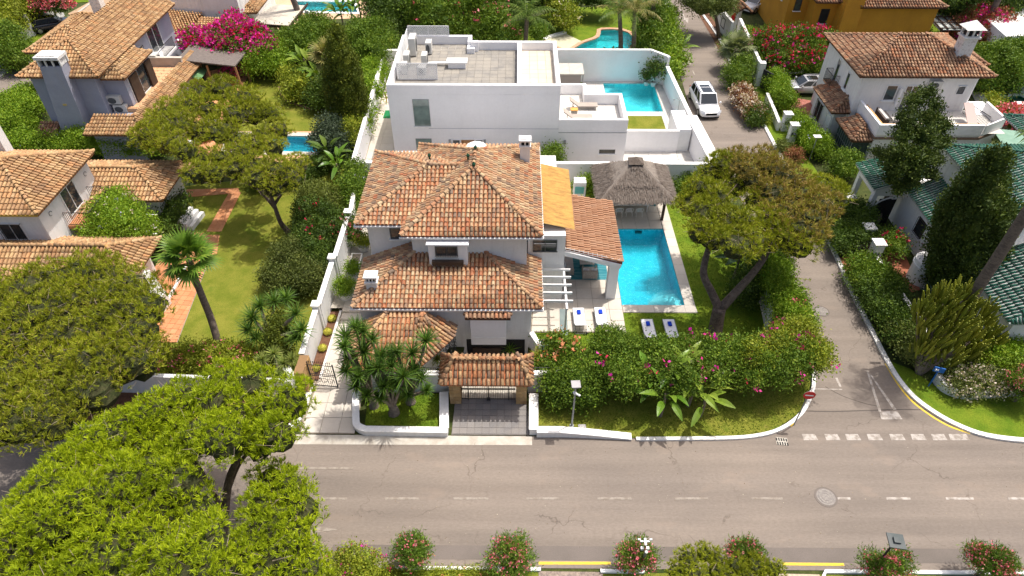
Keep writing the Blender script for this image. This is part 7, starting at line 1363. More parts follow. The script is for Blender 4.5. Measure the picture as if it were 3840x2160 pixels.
# big foreground pine (bright green) : three trunks' worth of lobes, two trees
A_=[(640,965),(570,955),(690,1030),(610,1045),(535,1010),(470,1000),(560,1095),(650,1100),(500,1085),(700,1085),(730,1000),(430,1060),(390,1030),(440,1130),(370,1100),(320,1080),(300,1150),(250,1110),(380,1180)]
A2=[(240,1190),(180,1190),(310,1220),(450,1210),(130,1250),(210,1270),(380,1270),(290,1310),(480,1290),(440,1350),(120,1320),(190,1360),(350,1370),(270,1400),(520,1380),(420,1430),(60,1380),(100,1430),(20,1440),(180,1450),(10,1370),(500,1445),(540,1440),(320,1460),(160,1500),(60,1510),(400,1510)]
A3=[(665,1215),(710,1240),(640,1280),(740,1290),(690,1310),(640,1350),(720,1360),(600,1410),(680,1410),(740,1400),(620,1470),(710,1470),(760,1440)]
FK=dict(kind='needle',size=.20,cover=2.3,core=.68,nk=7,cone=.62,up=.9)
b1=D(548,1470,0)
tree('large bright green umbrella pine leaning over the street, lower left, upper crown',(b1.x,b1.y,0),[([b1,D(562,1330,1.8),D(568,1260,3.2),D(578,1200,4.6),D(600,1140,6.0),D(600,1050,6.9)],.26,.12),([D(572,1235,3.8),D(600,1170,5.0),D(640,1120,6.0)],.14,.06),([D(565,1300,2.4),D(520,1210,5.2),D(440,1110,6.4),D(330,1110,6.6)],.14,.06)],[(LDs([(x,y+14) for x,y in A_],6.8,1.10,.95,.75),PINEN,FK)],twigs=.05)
b2=Vector((-13.5,9.0,0))
tree('large bright green umbrella pine filling the bottom left corner, broad crown',(b2.x,b2.y,0),[([b2,(-13.0,10,3),D(330,1330,6.0)],.32,.14)],[(LDs([(x,y+8) for x,y in A2],6.5,1.22,1.05,.85),PINEN,FK)],twigs=.06)
b3=D(640,1500,0)
tree('narrow bright green pine standing over the street just right of the pine trunk',(b3.x,b3.y,0),[([b3,D(660,1400,3.0),D(680,1300,5.2)],.2,.08)],[(LDs([(x+18,y) for x,y in A3],5.6,.92,.9),PINEN,FK)],twigs=.04)
# olive pine, left
B_=[(60,740),(130,715),(200,695),(270,700),(330,735),(360,780),(20,790),(90,800),(160,770),(230,760),(300,790),(350,840),(40,860),(120,860),(200,840),(270,850),(330,890),(20,930),(90,930),(170,920),(240,915),(300,925),(40,1000),(120,1000),(190,990),(245,985),(60,1060),(140,1055),(-30,760),(-40,850),(-50,940),(-40,1030),(350,915),(-20,1080)]
b4=D(150,1090,0)
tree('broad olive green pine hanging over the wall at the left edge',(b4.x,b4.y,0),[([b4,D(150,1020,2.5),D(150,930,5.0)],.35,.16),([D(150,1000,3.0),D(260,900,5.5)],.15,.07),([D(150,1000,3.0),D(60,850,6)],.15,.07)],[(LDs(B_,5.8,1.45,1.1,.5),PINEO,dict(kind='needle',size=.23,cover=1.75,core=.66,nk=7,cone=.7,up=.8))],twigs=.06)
# pines of the left garden
b5=D(578,398,0)
tree('flat topped pine over the grey house garden, above the dark pool',(b5.x,b5.y,0),[([b5,D(565,345,3),D(545,320,4.4)],.25,.12),([D(568,352,2.6),D(600,320,4.4)],.16,.07),([D(560,340,3.2),D(490,330,4.6)],.14,.06)],[(LDs([(500,240),(560,230),(615,255),(635,290),(590,290),(530,280),(470,270),(430,290),(400,320),(450,320),(500,330),(380,345),(420,360),(560,335)],5.2,1.45,1.0,.4),PINEO,dict(kind='needle',size=.26,cover=2.0,core=.66,nk=7,cone=.7,up=.8))],twigs=.06)
b6=D(742,607,0)
tree('leaning dark trunked pine in the left garden with several rounded crowns',(b6.x,b6.y,0),[([b6,D(722,580,.8),D(706,560,1.6),D(693,525,2.8),D(680,490,4.0),D(662,450,5.2)],.24,.10),([D(690,515,3.0),D(720,470,4.6)],.12,.06),([D(693,525,2.6),D(640,470,4.2),D(560,440,5.0)],.13,.06),([D(680,490,4),D(600,440,5)],.1,.05)],[(LDs([(680,290),(655,345),(700,330),(640,370),(690,375),(610,390),(650,420),(700,430),(745,420),(600,430),(560,400),(510,405),(470,385),(440,365),(540,440),(690,470),(650,455),(500,440),(725,450),(590,360)],5.3,1.05,.85,.5),PINEO,dict(kind='needle',size=.22,cover=1.7,core=.62,nk=8,cone=.9,up=.35))],twigs=.05)
# the big two-armed pine with green and dry brown foliage
b7=D(1796,862,0)
gl_=[(1790,440),(1760,480),(1800,500),(1845,470),(1770,540),(1820,560),(1740,520),(1870,560),(1900,510),(1790,600),(1850,620),(1760,590),(1890,610),(1930,560),(1980,600),(1935,610),(2060,530),(2075,480),(2100,500),(1825,420),(2010,620)]
br_=[(1880,430),(1920,410),(1960,440),(1900,465),(1950,490),(2000,460),(2030,500),(1990,520),(1960,540),(2040,550),(2020,580),(1860,410),(2065,520),(1940,430)]
NK=dict(kind='needle',size=.26,cover=2.2,core=.55,nk=8,cone=.8,up=.7)
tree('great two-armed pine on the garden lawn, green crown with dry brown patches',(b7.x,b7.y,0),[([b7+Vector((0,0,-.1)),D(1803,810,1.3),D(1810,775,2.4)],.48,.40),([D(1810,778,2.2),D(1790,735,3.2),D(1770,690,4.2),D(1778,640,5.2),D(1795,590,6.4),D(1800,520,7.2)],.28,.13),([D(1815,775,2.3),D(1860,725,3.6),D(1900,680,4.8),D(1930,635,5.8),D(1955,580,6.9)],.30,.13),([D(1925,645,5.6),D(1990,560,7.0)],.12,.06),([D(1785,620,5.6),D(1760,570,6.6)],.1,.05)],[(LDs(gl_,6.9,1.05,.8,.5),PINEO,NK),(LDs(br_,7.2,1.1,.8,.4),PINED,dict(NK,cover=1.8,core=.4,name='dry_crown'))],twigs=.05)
# cypresses
def cypress(label,base,top,w,m,n=9,lean=None,size=.14,bark=BARKG,z0=.3,bul=1.0,sub=26,name='cypress'):
    b=Vector(base);tp=Vector(top);L=[]
    for i in range(n):
        t=i/(n-1); p=b.lerp(tp,.08+.90*t); p.z=z0+(tp.z-z0)*(.05+.93*t); rr=w*(math.sin(math.pi*min(.96,(.16+.80*t)**.85))**.8)*bul; L.append((tuple(p),(rr,rr,(tp.z-z0)/n*1.1)))
    S_=[]
    for i in range(sub):
        t=RD.random(); p=b.lerp(tp,t); p.z=z0+(tp.z-z0)*t; rr=w*(math.sin(math.pi*min(.96,(.16+.80*t)**.85))**.8)*.85; a=RD.random()*6.28; r_=w*RD.uniform(.16,.3); S_.append(((p.x+rr*math.cos(a),p.y+rr*math.sin(a),p.z),(r_,r_,r_*1.8)))
    t_=thing(name,label,'tree',(b.x,b.y,0)); q=MB(); limb(q,[b,b.lerp(tp,.3) if False else (b.x,b.y,z0+.5)],.18,.14); q.build('trunk',bark,t_,smooth=True); add_crown(t_,L+S_,m,'leaf',size,.5,1.5,.80,-.9,'crown',12,sigk=.9,up=.9,bumps=1); return t_
for k,(x,y,tx,ty,zt,w,lab) in enumerate(((878,345,855,108,9.0,1.05,'tall olive cypress left of the modern house, leftmost of the tight group'),(892,345,895,95,9.3,1.15,'tall olive cypress left of the modern house, middle of the tight group'),(903,338,925,150,7.6,.9,'shorter olive cypress of the tight group, next to the ivy wall'))):
    b=D(x,y-4*k,0); tq=D(tx,ty,zt); cypress(lab,b,(b.x+.1,b.y,zt),w*1.25,CYPL,12,sub=34,size=.17)
b=D(2386,738,0); tq=PYY(2508*1.4907,385*1.4907,b.y); cypress('dense dark egg-shaped cypress in front of the green roofs',(b.x,b.y,0),(tq.x,b.y+.1,tq.z-.3),1.95,CYP,10,size=.19,z0=.7,bul=1.08,sub=70)
b8=D(2205,560,0)
cl=[(2330,235,9.3,.6),(2300,255,9.0,.7),(2350,265,8.8,.6),(2285,300,8.2,.9),(2340,300,8.2,.8),(2370,320,7.6,.6),(2270,340,7.4,.9),(2325,345,7.4,1.0),(2365,360,6.8,.7),(2260,385,6.6,.9),(2310,395,6.5,1.0),(2350,400,6.2,.7),(2250,420,5.8,.9),(2300,430,5.7,.9),(2340,440,5.2,.6),(2245,450,5.0,.7),(2290,462,4.8,.7),(2220,395,5.6,.5),(2205,385,5.4,.4),(2260,480,4.4,.5)]
tree('ragged dark conifer leaning over the street corner of the green roofed house',(b8.x,b8.y,0),[([b8,D(2225,510,1.6),D(2250,450,3.6),D(2290,380,5.8),D(2320,290,8.2)],.22,.08)],[([LD(x,y,z,r*.78,r*.72) for x,y,z,r in cl],CYP,dict(kind='leaf',size=.16,cover=1.6,core=.8,cl=12,sigk=1.1,up=.5,bumps=7))],bark=BARKG,name='conifer')
# washingtonia palm left
b9=D(560,912,0); 
fan_palm('tall fan palm with slim leaning trunk on the left lawn',(b9.x,b9.y,0),[b9,D(548,860,1.5),D(530,800,3.0),D(510,750,4.4),D(490,698,5.8),D(474,650,7.2)],.24,.17,n=26,L=.98)
# queen palms top
def qp(label,bx,by,tx,ty,z,r0=.28,r1=.2,n=15,L=2.9,m=None,lea=.7,e1=-.2):
    b=D(bx,by,0); tp=D(tx,ty,z); tp=Vector((b.x+(tp.x-b.x)*1.0,b.y+max(-.6,min(.6,tp.y-b.y)),z)); feather_palm(label,(b.x,b.y,0),[b,b.lerp(tp,.5)+Vector((.05,0,0)),tp],r0,r1,n,L,None,m,lea,1.3,e1)
qp('feather palm with ringed trunk behind the white wall, left of the kidney pool',1318,138,1326,62,4.3,n=15,L=3.4)
qp('feather palm with dark trunk beside the kidney pool, left of the pair',1562,150,1558,28,4.9,n=15,L=3.0,m=[FEATH,FEATHD]); qp('feather palm with dark trunk beside the kidney pool, right of the pair',1592,152,1596,25,5.1,n=16,L=3.2,m=[FEATH,FEATHD,FEATHD])
qp('drooping feather palm at the top edge beside the van',1640,110,1650,0,5.5,n=14,L=3.0,m=[FEATHD,FEATH]); 
fan_palm('pale fan palm beside the lane wall of the ochre house',D2(1850,165)+(0,),[D(1850,165,0),D(1850,140,1.3),D(1852,125,2.2)],.25,.2,n=24,L=1.1,m=leafmat('pale_fan',[(.16,.19,.08,1),(.22,.24,.12,1),(.12,.15,.05,1)]))
fan_palm('low fan palm behind the bulky cypresses in the upper garden',D2(830,190)+(0,),[D(830,190,0),D(828,160,2.0),D(826,148,3.0)],.3,.25,n=26,L=1.2,m=FEATHD)
b=D(773,62+27,0); MBq=thing('leaning_palm','bare dark palm trunk leaning across the far pool, crown beyond the frame','palm',(b.x,b.y,0)); q=MB(); limb(q,[b,b+Vector((-.9,.2,4.5)),b+Vector((-1.9,.3,9.5))],.36,.3,10,4); q.build('trunk',BARKP,MBq,smooth=True)
for i in range(14): v,f=place(feather_leaf(3.0,22,.6,.5),rot(i*2.4,.9-.09*i,0),b+Vector((-1.9,.3,9.5))); npmesh('frond',v,f,FEATH,MBq)
for (lab,x0,y0,x1,y1,z1) in (('tall bare palm trunk at the top right corner, crown beyond the frame',2448,128,2510,-20,10.5),('thick palm trunk crossing the green roofs at the right edge, crown beyond the frame',0,0,0,0,12.0)):
    b=D(x0,y0,0) if x0 else Vector((25.1,26.9,0)); e=b+Vector((.25,.2,z1+1.5)); tq=thing('palm',lab,'palm',(b.x,b.y,0)); q=MB(); limb(q,[b,b.lerp(e,.5),e],.34,.26,10,4); q.build('trunk',BARKP,tq,smooth=True)
    for i in range(16): v,f=place(feather_leaf(2.5,24,.8,.22),rot(i*2.4,1.0-.06*i,0),e); npmesh('frond',v,f,FEATH,tq)
# yuccas
def yh(l): return [(tuple(D(x,y,z)),k) for x,y,z,k in l]
yb=D(980,1035,.16)
def hp_(px,py,Y,k=1.): q=PYY(px,py,Y); return ((q.x,q.y,q.z),k)
HL=[hp_(1296,1265,22.9,1.1),hp_(1335,1228,23.3,.9),hp_(1360,1245,23.2,1.05),hp_(1308,1340,22.5,1.0),hp_(1345,1412,21.9,.95),hp_(1290,1300,22.2,.8)]
HM=[hp_(1366,1320,22.7,1.15),hp_(1430,1337,22.6,1.0),hp_(1390,1390,22.2,1.0),hp_(1468,1374,22.2,1.05),hp_(1513,1412,21.7,1.25),hp_(1440,1450,21.6,.9),hp_(1395,1275,23.1,.9)]
HR_=[hp_(1490,1322,22.8,.95),hp_(1547,1325,22.7,1.1),hp_(1598,1278,23.0,1.2),hp_(1578,1418,22.1,.95),hp_(1500,1448,21.9,.85),hp_(1550,1385,22.3,.9)]
HL+=[hp_(1335,1450,21.7,.85),hp_(1375,1480,21.6,.75),hp_(1300,1390,21.9,.9)]; HM+=[hp_(1425,1490,21.6,.8),hp_(1470,1440,21.9,.9),hp_(1420,1380,22.0,1.0)]; HR_+=[hp_(1530,1480,22.0,.75),hp_(1600,1465,22.2,.7),hp_(1465,1330,22.8,.9)]
def yt(bx,by,hs,r=.32):
    b=D(bx,by,.14); return [([b,b+Vector((0,0,.5)),b.lerp(Vector(h),.5)+Vector((0,0,.25)),Vector(h)],r*(1. if i==0 else .4),.07) for i,(h,k) in enumerate(hs)]
yucca('multi-headed yucca with swollen trunk on the planter lawn, left stem',tuple(D(942,1022,.14)),yt(942,1022,HL),HL)
yucca('multi-headed yucca with swollen trunk on the planter lawn, middle stem',tuple(D(992,1040,.14)),yt(992,1040,HM,.36),HM)
yucca('multi-headed yucca with swollen trunk on the planter lawn, right stem',tuple(D(1034,1012,.14)),yt(1034,1012,HR_),HR_)
y2=[(635,800,3.0,1.25),(655,770,3.2,1.1),(690,760,3.2,1.1),(745,790,3.2,1.1),(760,830,2.8,1.1),(625,830,2.6,1.1),(745,850,2.4,1.0),(645,850,2.2,1.0),(720,750,3.1,1.0)]
yucca('dark green yucca cluster by the front wall of the left garden',tuple(D(700,925,0)),[([D(700,925,0),D(680,860,1.4),D(x,y,z)],.22,.08) for x,y,z,k in y2[:5]],yh(y2))
bush('upright dark bush growing between the two left yucca clusters',[LD(700,860,1.4,.75,1.3),LD(710,820,2.1,.6,1.0),LD(695,900,.8,.7,.8)],CYPL,.13,'shrub','shrub',cover=1.7)
y3=[(660,905,1.6,.75),(690,890,1.7,.75),(715,915,1.5,.8),(735,905,1.6,.7),(700,945,1.2,.7),(650,935,1.2,.7),(735,940,1.0,.65)]
YV=leafmat('variegated_blades',[(.22,.26,.05,1),(.16,.22,.04,1),(.30,.32,.10,1),(.10,.16,.03,1)],tr=.2)
yucca('yellow variegated yucca in front of the brick pier',tuple(D(712,985,0)),[([D(712,985,0),D(705,950,.8),D(x,y,z)],.09,.04) for x,y,z,k in y3[:5]],yh(y3),m=YV)
yucca('small yucca shoot on the lawn beside the leaning pine',tuple(D(742,572,0)),[([D(742,572,0),D(741,562,.6)],.06,.04)],yh([(740,556,.8,.6)]),nb=40)
# small yellow palm etc near gatehouse
yucca('yellow leaved small palm left of the gatehouse wall',tuple(D(1093,905,0)),[([D(1093,905,0),D(1093,895,.6)],.06,.04)],yh([(1090,888,1.0,.9),(1100,905,.9,.8),(1080,900,.8,.8)]),m=YV,nb=44,name='small_palm',cat_='palm')
yucca('golden small palm right of the gatehouse behind the wall',tuple(D(1355,920,0)),[([D(1355,920,0),D(1355,905,.6)],.06,.04)],yh([(1352,898,1.0,.9),(1362,910,.9,.8)]),m=leafmat('golden_fronds',[(.30,.28,.03,1),(.38,.33,.04,1),(.2,.22,.03,1)]),nb=44,name='small_palm',cat_='palm')
yucca('palm with orange stems in front of the garage opening',tuple(D(1285,890,-1)),[([D(1285,890,-1),D(1285,885,-.3)],.06,.04)],yh([(1283,880,.0,.9)]),m=FAN,nb=30,name='small_palm',cat_='palm')
# front hedge along the side road and street (mixed bougainvillea, ivy)
bush('hibiscus bush with peach blossoms by the pergola',[LD(1400,885,1.2,.85,1.0),LD(1430,905,1.2,.8,1.0),LD(1395,930,.9,.9,1.0),LD(1445,945,1.0,.8),LD(1420,860,1.7,.55)],LEAFM,.14,'shrub','hibiscus',((ORNF,26,.22),),cover=1.8)
bush('leafy green shrub mass between hibiscus and street, behind the camera post',[LD(1410,975,1.1,.9,1.1),LD(1450,965,1.5,1.0),LD(1480,985,1.0,.9,1.1),LD(1500,950,1.4,.9),LD(1395,960,1.3,.7)],LEAFM,.15,'shrub','shrub',cover=1.8)
bush('large round clipped bush at the terrace corner',[LD(1545,895,1.6,1.35,1.5),LD(1530,860,1.9,.9),LD(1580,900,1.4,1.0,1.3),LD(1510,915,1.2,.8,1.1)],LEAFM,.12,'shrub','clipped_bush',((WHF,5,.1),),cover=1.9)
bush('rusty orange leaved shrub tucked in front of the round bush',[LD(1500,905,.9,.35),LD(1512,925,.8,.3)],LEAFR,.12,'shrub','shrub')
HG=[(1545,935),(1600,900),(1610,945),(1660,890),(1675,935),(1725,885),(1735,935),(1785,885),(1795,935),(1850,890),(1860,935),(1915,885),(1920,925),(1970,885),(1985,920),(2030,890),(1570,960),(1650,960),(1720,965),(1880,950),(1960,940),(1830,910),(2025,915)]
bush('long overgrown hedge with magenta bougainvillea along the street corner',LDs([(x,y-2) for x,y in HG],2.15,.78,.82,.25),LEAFM,.14,'hedge','hedge',((MAGEN,34,.22),(REDF,8,.16)),cover=1.9)
HY=[(1900,900),(1950,870),(2000,870),(2040,880),(1970,840),(2010,830),(1935,885),(2060,900)]
bush('yellow-green climbing hedge with pink bracts at the side road corner',LDs([(x,y+6) for x,y in HY],2.2,.8,.85,.2),LEAFY,.13,'hedge','hedge',((MAGEN,26,.18),),cover=1.8)
HR=[(1985,800),(1970,765),(1960,730),(1945,700),(1930,670),(1995,775),(1960,690),(2005,810),(1925,640)]
bush('tall creeper hedge climbing along the side road below the big pine',LDs(HR,1.7,.85,1.1,.2),LEAFL,.13,'hedge','hedge',((PINKF,16,.16),),cover=1.8)
tr_=thing('creeper_shoots','thin yellow-green creeper shoots reaching out over the side road','creeper',tuple(D(1990,735,.0)))
for (x0,y0,x1,y1) in ((1975,700,2040,705),(1985,725,2038,728),(1985,745,2020,745)):
    a=D(x0,y0,1.8);b=D(x1,y1,1.7); q=MB(); q.tube([a,a.lerp(b,.5)+Vector((0,0,.1)),b],.012,4); q.build('shoot',LEAFY,tr_); C=np.array([a.lerp(b,t) for t in np.linspace(0,1,26)]); v,f=leaf_geo(C,np.tile([0,0,1.],(26,1)),3,.05,.12,.5); npmesh('leaves',v,f,LEAFY,tr_,kind='stuff')
bush('shaded shrub behind the big pine trunk',[LD(1900,700,1.2,1.2,1.3),LD(1940,660,1.5,1.0,1.3),LD(1870,740,1.0,.9)],LEAFD,.15,'shrub','shrub',cover=1.7)
for k,(x,y,h,n,lab) in enumerate(((1735,940,1.2,11,'banana plant rising from the street hedge, leftmost of the row'),(1690,1010,1.1,11,'banana plant with torn leaves over the verge, below the hedge'),(1760,985,1.3,12,'banana plant in the middle of the street hedge'),(1650,965,1.2,9,'small banana plant among the magenta bracts'),(1790,1010,1.0,9,'light green banana plant spilling onto the verge lawn'),(1705,965,1.5,10,'banana plant behind the others in the hedge'))):
    banana(lab,tuple(D(x-30,y+38,0)),n,1.0,h+.9,BANA if k%2 else leafmat('pale_banana_leaf_%d'%k,[(.15,.22,.025,1),(.21,.27,.04,1),(.10,.17,.018,1)],rough=.35),w=.40,group=None)
for k,(x,y,h,lab) in enumerate(((1845,700,1.8,'dark bird-of-paradise clump behind the pine, nearest the pool'),(1880,660,2.0,'dark bird-of-paradise clump behind the pine, upper one'),(1835,655,1.7,'dark bird-of-paradise clump beside the left pine arm'),(1915,690,1.8,'dark bird-of-paradise clump between the pine arms'),(1960,640,1.8,'bird-of-paradise clump against the side road'),(1985,590,1.5,'bird-of-paradise leaves hanging over the side road'))):
    banana(lab,tuple(D(x,y,0)),12,.95,h,leafmat('dark_paddle_%d'%k,[(.035,.08,.02,1),(.05,.11,.025,1),(.025,.055,.015,1)],rough=.3,tr=.12),'bird_of_paradise','bird of paradise',w=.38)
# left boundary planting
bush('glossy hibiscus hedge with red flowers on the left side of the stepped wall',[LD(800,600,1.5,1.2,1.4),LD(790,650,1.3,1.1,1.3),LD(785,560,1.6,1.1,1.4),LD(815,555,1.6,.9,1.3),LD(775,610,1.0,1.0)],LEAFD,.15,'hedge','hedge',((REDF,12,.20),),cover=1.9)
bush('big rounded olive green shrub left of the stepped wall',[LD(735,670,1.3,1.4,1.4),LD(705,690,1.1,1.1,1.1),LD(765,700,1.2,1.1,1.3),LD(745,640,1.6,1.0),LD(720,720,.8,.9)],LEAFO,.13,'shrub','shrub',cover=2.0)
bush('yellow-olive round shrub at the upper end of the stepped wall',[LD(795,500,1.5,1.3,1.3),LD(825,520,1.4,1.1,1.2),LD(780,530,1.2,1.0)],leafmat('olive_yellow',[(.11,.14,.025,1),(.15,.18,.03,1),(.08,.10,.02,1)]),.13,'shrub','shrub',cover=1.9)
bush('bright green bush beside the villa wall at the head of the path',[LD(895,480,1.6,1.0,1.5),LD(900,440,1.6,.8,1.2),LD(880,510,1.2,.9,1.2),LD(905,520,1.0,.7)],LEAFM,.15,'shrub','shrub',((LIL,16,.12),),cover=1.9)
bush('frangipani with pink flower heads in a white bowl by the path',[LD(860,575,1.6,.8,.8),LD(885,590,1.5,.6,.6),LD(875,560,1.9,.5,.5)],LEAFD,.24,'shrub','frangipani',((PINKF,26,.16),),asp=.35,cover=1.7)
banana('green banana clump in the shade between the two gardens, lower one',tuple(D(855,455,0)),12,1.1,1.6,BANA); banana('green banana clump in the shade between the two gardens, upper one',tuple(D(835,430,0)),12,1.1,1.8,LEAFD)
bush('grey-green round olive shrub between pool and ivy wall',[LD(830,335,1.9,1.3,1.5),LD(815,360,1.4,1.0),LD(845,365,1.4,1.1)],leafmat('grey_green',[(.06,.085,.05,1),(.09,.12,.07,1),(.04,.06,.035,1)]),.16,'shrub','shrub',cover=1.9)
bush('ivy spilling over the modern house boundary wall, upper stretch',hedge_lobes([D2(945,190),D2(925,260)],1.1,2.6),LEAFL,.15,'ivy','ivy',cover=1.5)
bush('ivy spilling over the modern house boundary wall, lower stretch',hedge_lobes([D2(905,330),D2(885,395)],1.0,2.5),LEAFY,.15,'ivy','ivy',cover=1.5)
bush('dark tangled bushes under the garden pines beside the left lawn',hedge_lobes([D2(640,470),D2(760,460),D2(870,400)],1.6,1.5),LEAFD,.16,'shrub','shrub',cover=1.6)
bush('clipped green hedge between the grey house and the left house',hedge_lobes([D2(15,392),D2(110,388),D2(230,388),D2(330,388),D2(420,392)],1.5,1.9),LEAFL,.16,'hedge','hedge',((LIL,14,.12),),cover=2.0)
bush('flowering oleander hedge along the front wall of the left garden',hedge_lobes([D2(380,938),D2(470,934),D2(560,926),D2(640,930)],1.5,1.9),LEAFY,.13,'hedge','hedge',((PINKF,60,.13),),cover=1.7)
bush('big climber smothering the pergola of the left house, small white flowers',[LD(290,545,3.0,1.6,1.2),LD(330,565,2.8,1.4,1.1),LD(260,580,2.6,1.2,1.0),LD(350,590,2.2,1.1),LD(300,510,3.2,1.0)],LEAFL,.14,'climber','climber',((WHF,36,.12),(LIL,10,.12)),cover=1.8,base=tuple(D(300,600,0)))
pgq=thing('pergola','pale pergola slats sticking out of the dark climber by the left house','pergola',tuple(D(370,600,0)))
for k in range(4): MB().beam(D(345,540+16*k,2.2),D(395,541+16*k,2.2),.1,.1).build('slat',CAP,pgq)
MB().beam(D(350,530,2.1),D(350,600,2.1),.1,.1).build('beam',CAP,pgq); MB().beam(D(350,600,0),D(350,600,2.1),.12,.12).build('post',CAP,pgq)
bush('dark shrubs under the climber of the left house',[LD(420,545,.9,1.2,1.2),LD(410,590,.8,1.0),LD(440,510,.8,.9)],LEAFD,.16,'shrub','shrub',cover=1.6)
# hedges & trees of the top left
bush('sunlit lime hedge at the far left below the grey house',hedge_lobes([D2(30,360),D2(60,320),D2(75,270)],3.2,2.3),LEAFL,.18,'hedge','hedge',cover=2.0)
bush('dark round bush beside the left street wall',[LD(20,120,1.7,2.2,2.0),LD(35,150,1.2,1.6)],LEAFM,.2,'shrub','shrub',cover=1.8)
bush('yellow-green bush at the top left corner behind the street wall',[LD(15,20,3.0,2.4,2.4),LD(50,15,2.6,1.8),LD(10,60,2.2,1.8),LD(85,10,2.4,1.8)],LEAFY,.24,'tree','tree',cover=1.6)
t=bush('small tree covered in red-pink blossom by the left street',[LD(128,5,3.0,1.4,1.1),LD(105,8,2.9,1.1),LD(150,12,2.8,1.1)],LEAFD,.2,'tree','blossom_tree',((PINKF,260,.26),),cover=1.2,base=tuple(D(141,48,0))); MB().tube([D(141,48,0),D(138,28,1.3),D(132,12,2.6)],.12,6).build('trunk',BARKG,t)
bush('huge magenta bougainvillea over the tiled roof of the upper left houses',[LD(590,85,3.3,1.7,1.4),LD(550,105,3.0,1.6,1.2),LD(510,115,2.8,1.4,1.0),LD(490,105,3.0,1.1),LD(600,115,2.6,1.7),LD(640,100,2.8,1.4),LD(660,125,2.4,1.2),LD(575,135,2.2,1.4),LD(595,55,3.4,.9)],LEAFM,.2,'bougainvillea','bougainvillea',((MAGEN,900,.30),(REDF,160,.26)),cover=1.4)
for lab,ls,m in (('round lime green citrus bush in the upper left garden',[(665,150,1.8,1.5),(695,135,1.9,1.4),(640,165,1.5,1.2),(700,165,1.4,1.3)],LEAFL),('dense green bush behind the citrus',[(740,120,1.9,1.6),(770,105,2.0,1.6),(715,110,1.9,1.3)],LEAFM),('green bush mass under the far pool rim',[(800,70,1.6,1.5),(780,90,1.5,1.4),(820,95,1.6,1.3)],LEAFM),('broad glossy bush right of the cypress group',[(915,110,2.6,1.9),(945,90,2.6,1.7),(940,140,2.2,1.6),(960,115,2.3,1.5),(900,90,2.6,1.4)],LEAFM),('shrub with yellow tips round the brick edged bed',[(745,205,1.2,1.3),(765,225,1.1,1.2),(735,235,.9,1.0)],LEAFY),('dark shrubs behind the cypress group',[(850,215,1.6,1.5),(825,235,1.4,1.4),(800,250,1.1,1.2)],LEAFD),('bright shrubs between cypresses and ivy wall',[(945,190,1.5,1.2),(930,235,1.4,1.1),(915,280,1.4,1.1),(905,310,1.3,1.0)],LEAFL)):
    bush(lab,[LD(x,y,z,r) for x,y,z,r in ls],m,.2,'shrub','shrub',cover=1.8)
for k,(x,y,h,lab) in enumerate(((795,205,2.2,'bird-of-paradise clump in the round bed, left one'),(815,225,2.0,'bird-of-paradise clump in the round bed, lower one'),(775,180,2.2,'bird-of-paradise clump in the round bed, back one'),(890,60,2.8,'large banana plant beside the far pool, left one'),(910,45,3.0,'large banana plant beside the far pool, right one'),(865,60,2.4,'bird-of-paradise with upright leaves in front of the far pool'))):
    banana(lab,tuple(D(x,y+20,0)),14,1.35,h,BANA if k>2 else LEAFM,'banana_plant' if k>2 else 'bird_of_paradise','banana plant' if k>2 else 'bird of paradise',w=.5)
# top centre trees
for lab,ls,m,fl in (('large dark green tree with coral flowers behind the modern house, left part',[(1075,30,3.5,2.6),(1110,50,3.2,2.4),(1150,30,3.5,2.5),(1090,75,2.4,2.0),(1140,80,2.2,2.0)],LEAFM,((PINKF,20,.26),)),('dark flowering shrub mass behind the modern house, right part',[(1200,40,3.0,2.6),(1235,70,2.4,2.2),(1190,85,2.0,2.0),(1260,95,1.8,1.7),(1220,15,3.4,2.4)],LEAFM,((PINKF,50,.26),)),('shaded palms and shrubs over the earth corner behind the modern house',[(1000,30,3.0,2.4),(980,70,2.2,2.0),(1030,15,3.0,2.2),(960,20,3.0,2.0)],LEAFD,()),('row of dark trees at the top edge beyond the lawn',[(1290,5,3.0,2.0),(1330,-5,3.0,2.0),(1380,-5,2.6,1.8),(1430,-12,2.8,1.8),(1480,-15,2.5,1.8),(1520,-10,2.5,1.8)],LEAFD,()),('broad leaved shrub with white flowers on the far lawn edge',[(1410,30,2.0,1.3),(1425,50,1.5,1.2),(1400,10,2.4,1.3)],LEAFY,((WHF,30,.2),)),('shrubbery between the kidney pool and the lane',[(1640,70,2.0,1.6),(1655,100,1.8,1.5),(1630,115,1.4,1.2),(1665,130,1.5,1.3),(1650,45,2.2,1.6)],LEAFM,()),('clipped creeper hedge along the lane beside the kidney pool',[(1680,75,1.6,1.3),(1690,110,1.5,1.2),(1695,150,1.4,1.1),(1690,180,1.3,.9),(1672,45,1.6,1.3)],LEAFL,())):
    bush(lab,[LD(x,y,z,r) for x,y,z,r in ls],m,.24,'tree' if 'tree' in lab else 'shrub','tree' if 'tree' in lab else 'shrub',fl,cover=1.7)
banana('traveller-like palm leaning over the lane above the modern pool wall',tuple(D(1702,165,0)),12,1.3,1.8,FEATH,w=.4); banana('row of dark paddle leaves along the kidney pool rim, left',tuple(D(1530,165,0)),8,.9,.8,LEAFD,'paddle_plant','plant',w=.3); banana('row of dark paddle leaves along the kidney pool rim, right',tuple(D(1570,165,0)),8,.9,.8,LEAFD,'paddle_plant','plant',w=.3)
bush('round garden bush between villa and modern house wall',[LD(1383,400,1.6,.95,1.2),LD(1375,420,1.2,.8),LD(1395,415,1.1,.7)],LEAFM,.15,'shrub','shrub',cover=1.8,zmin=-.8)
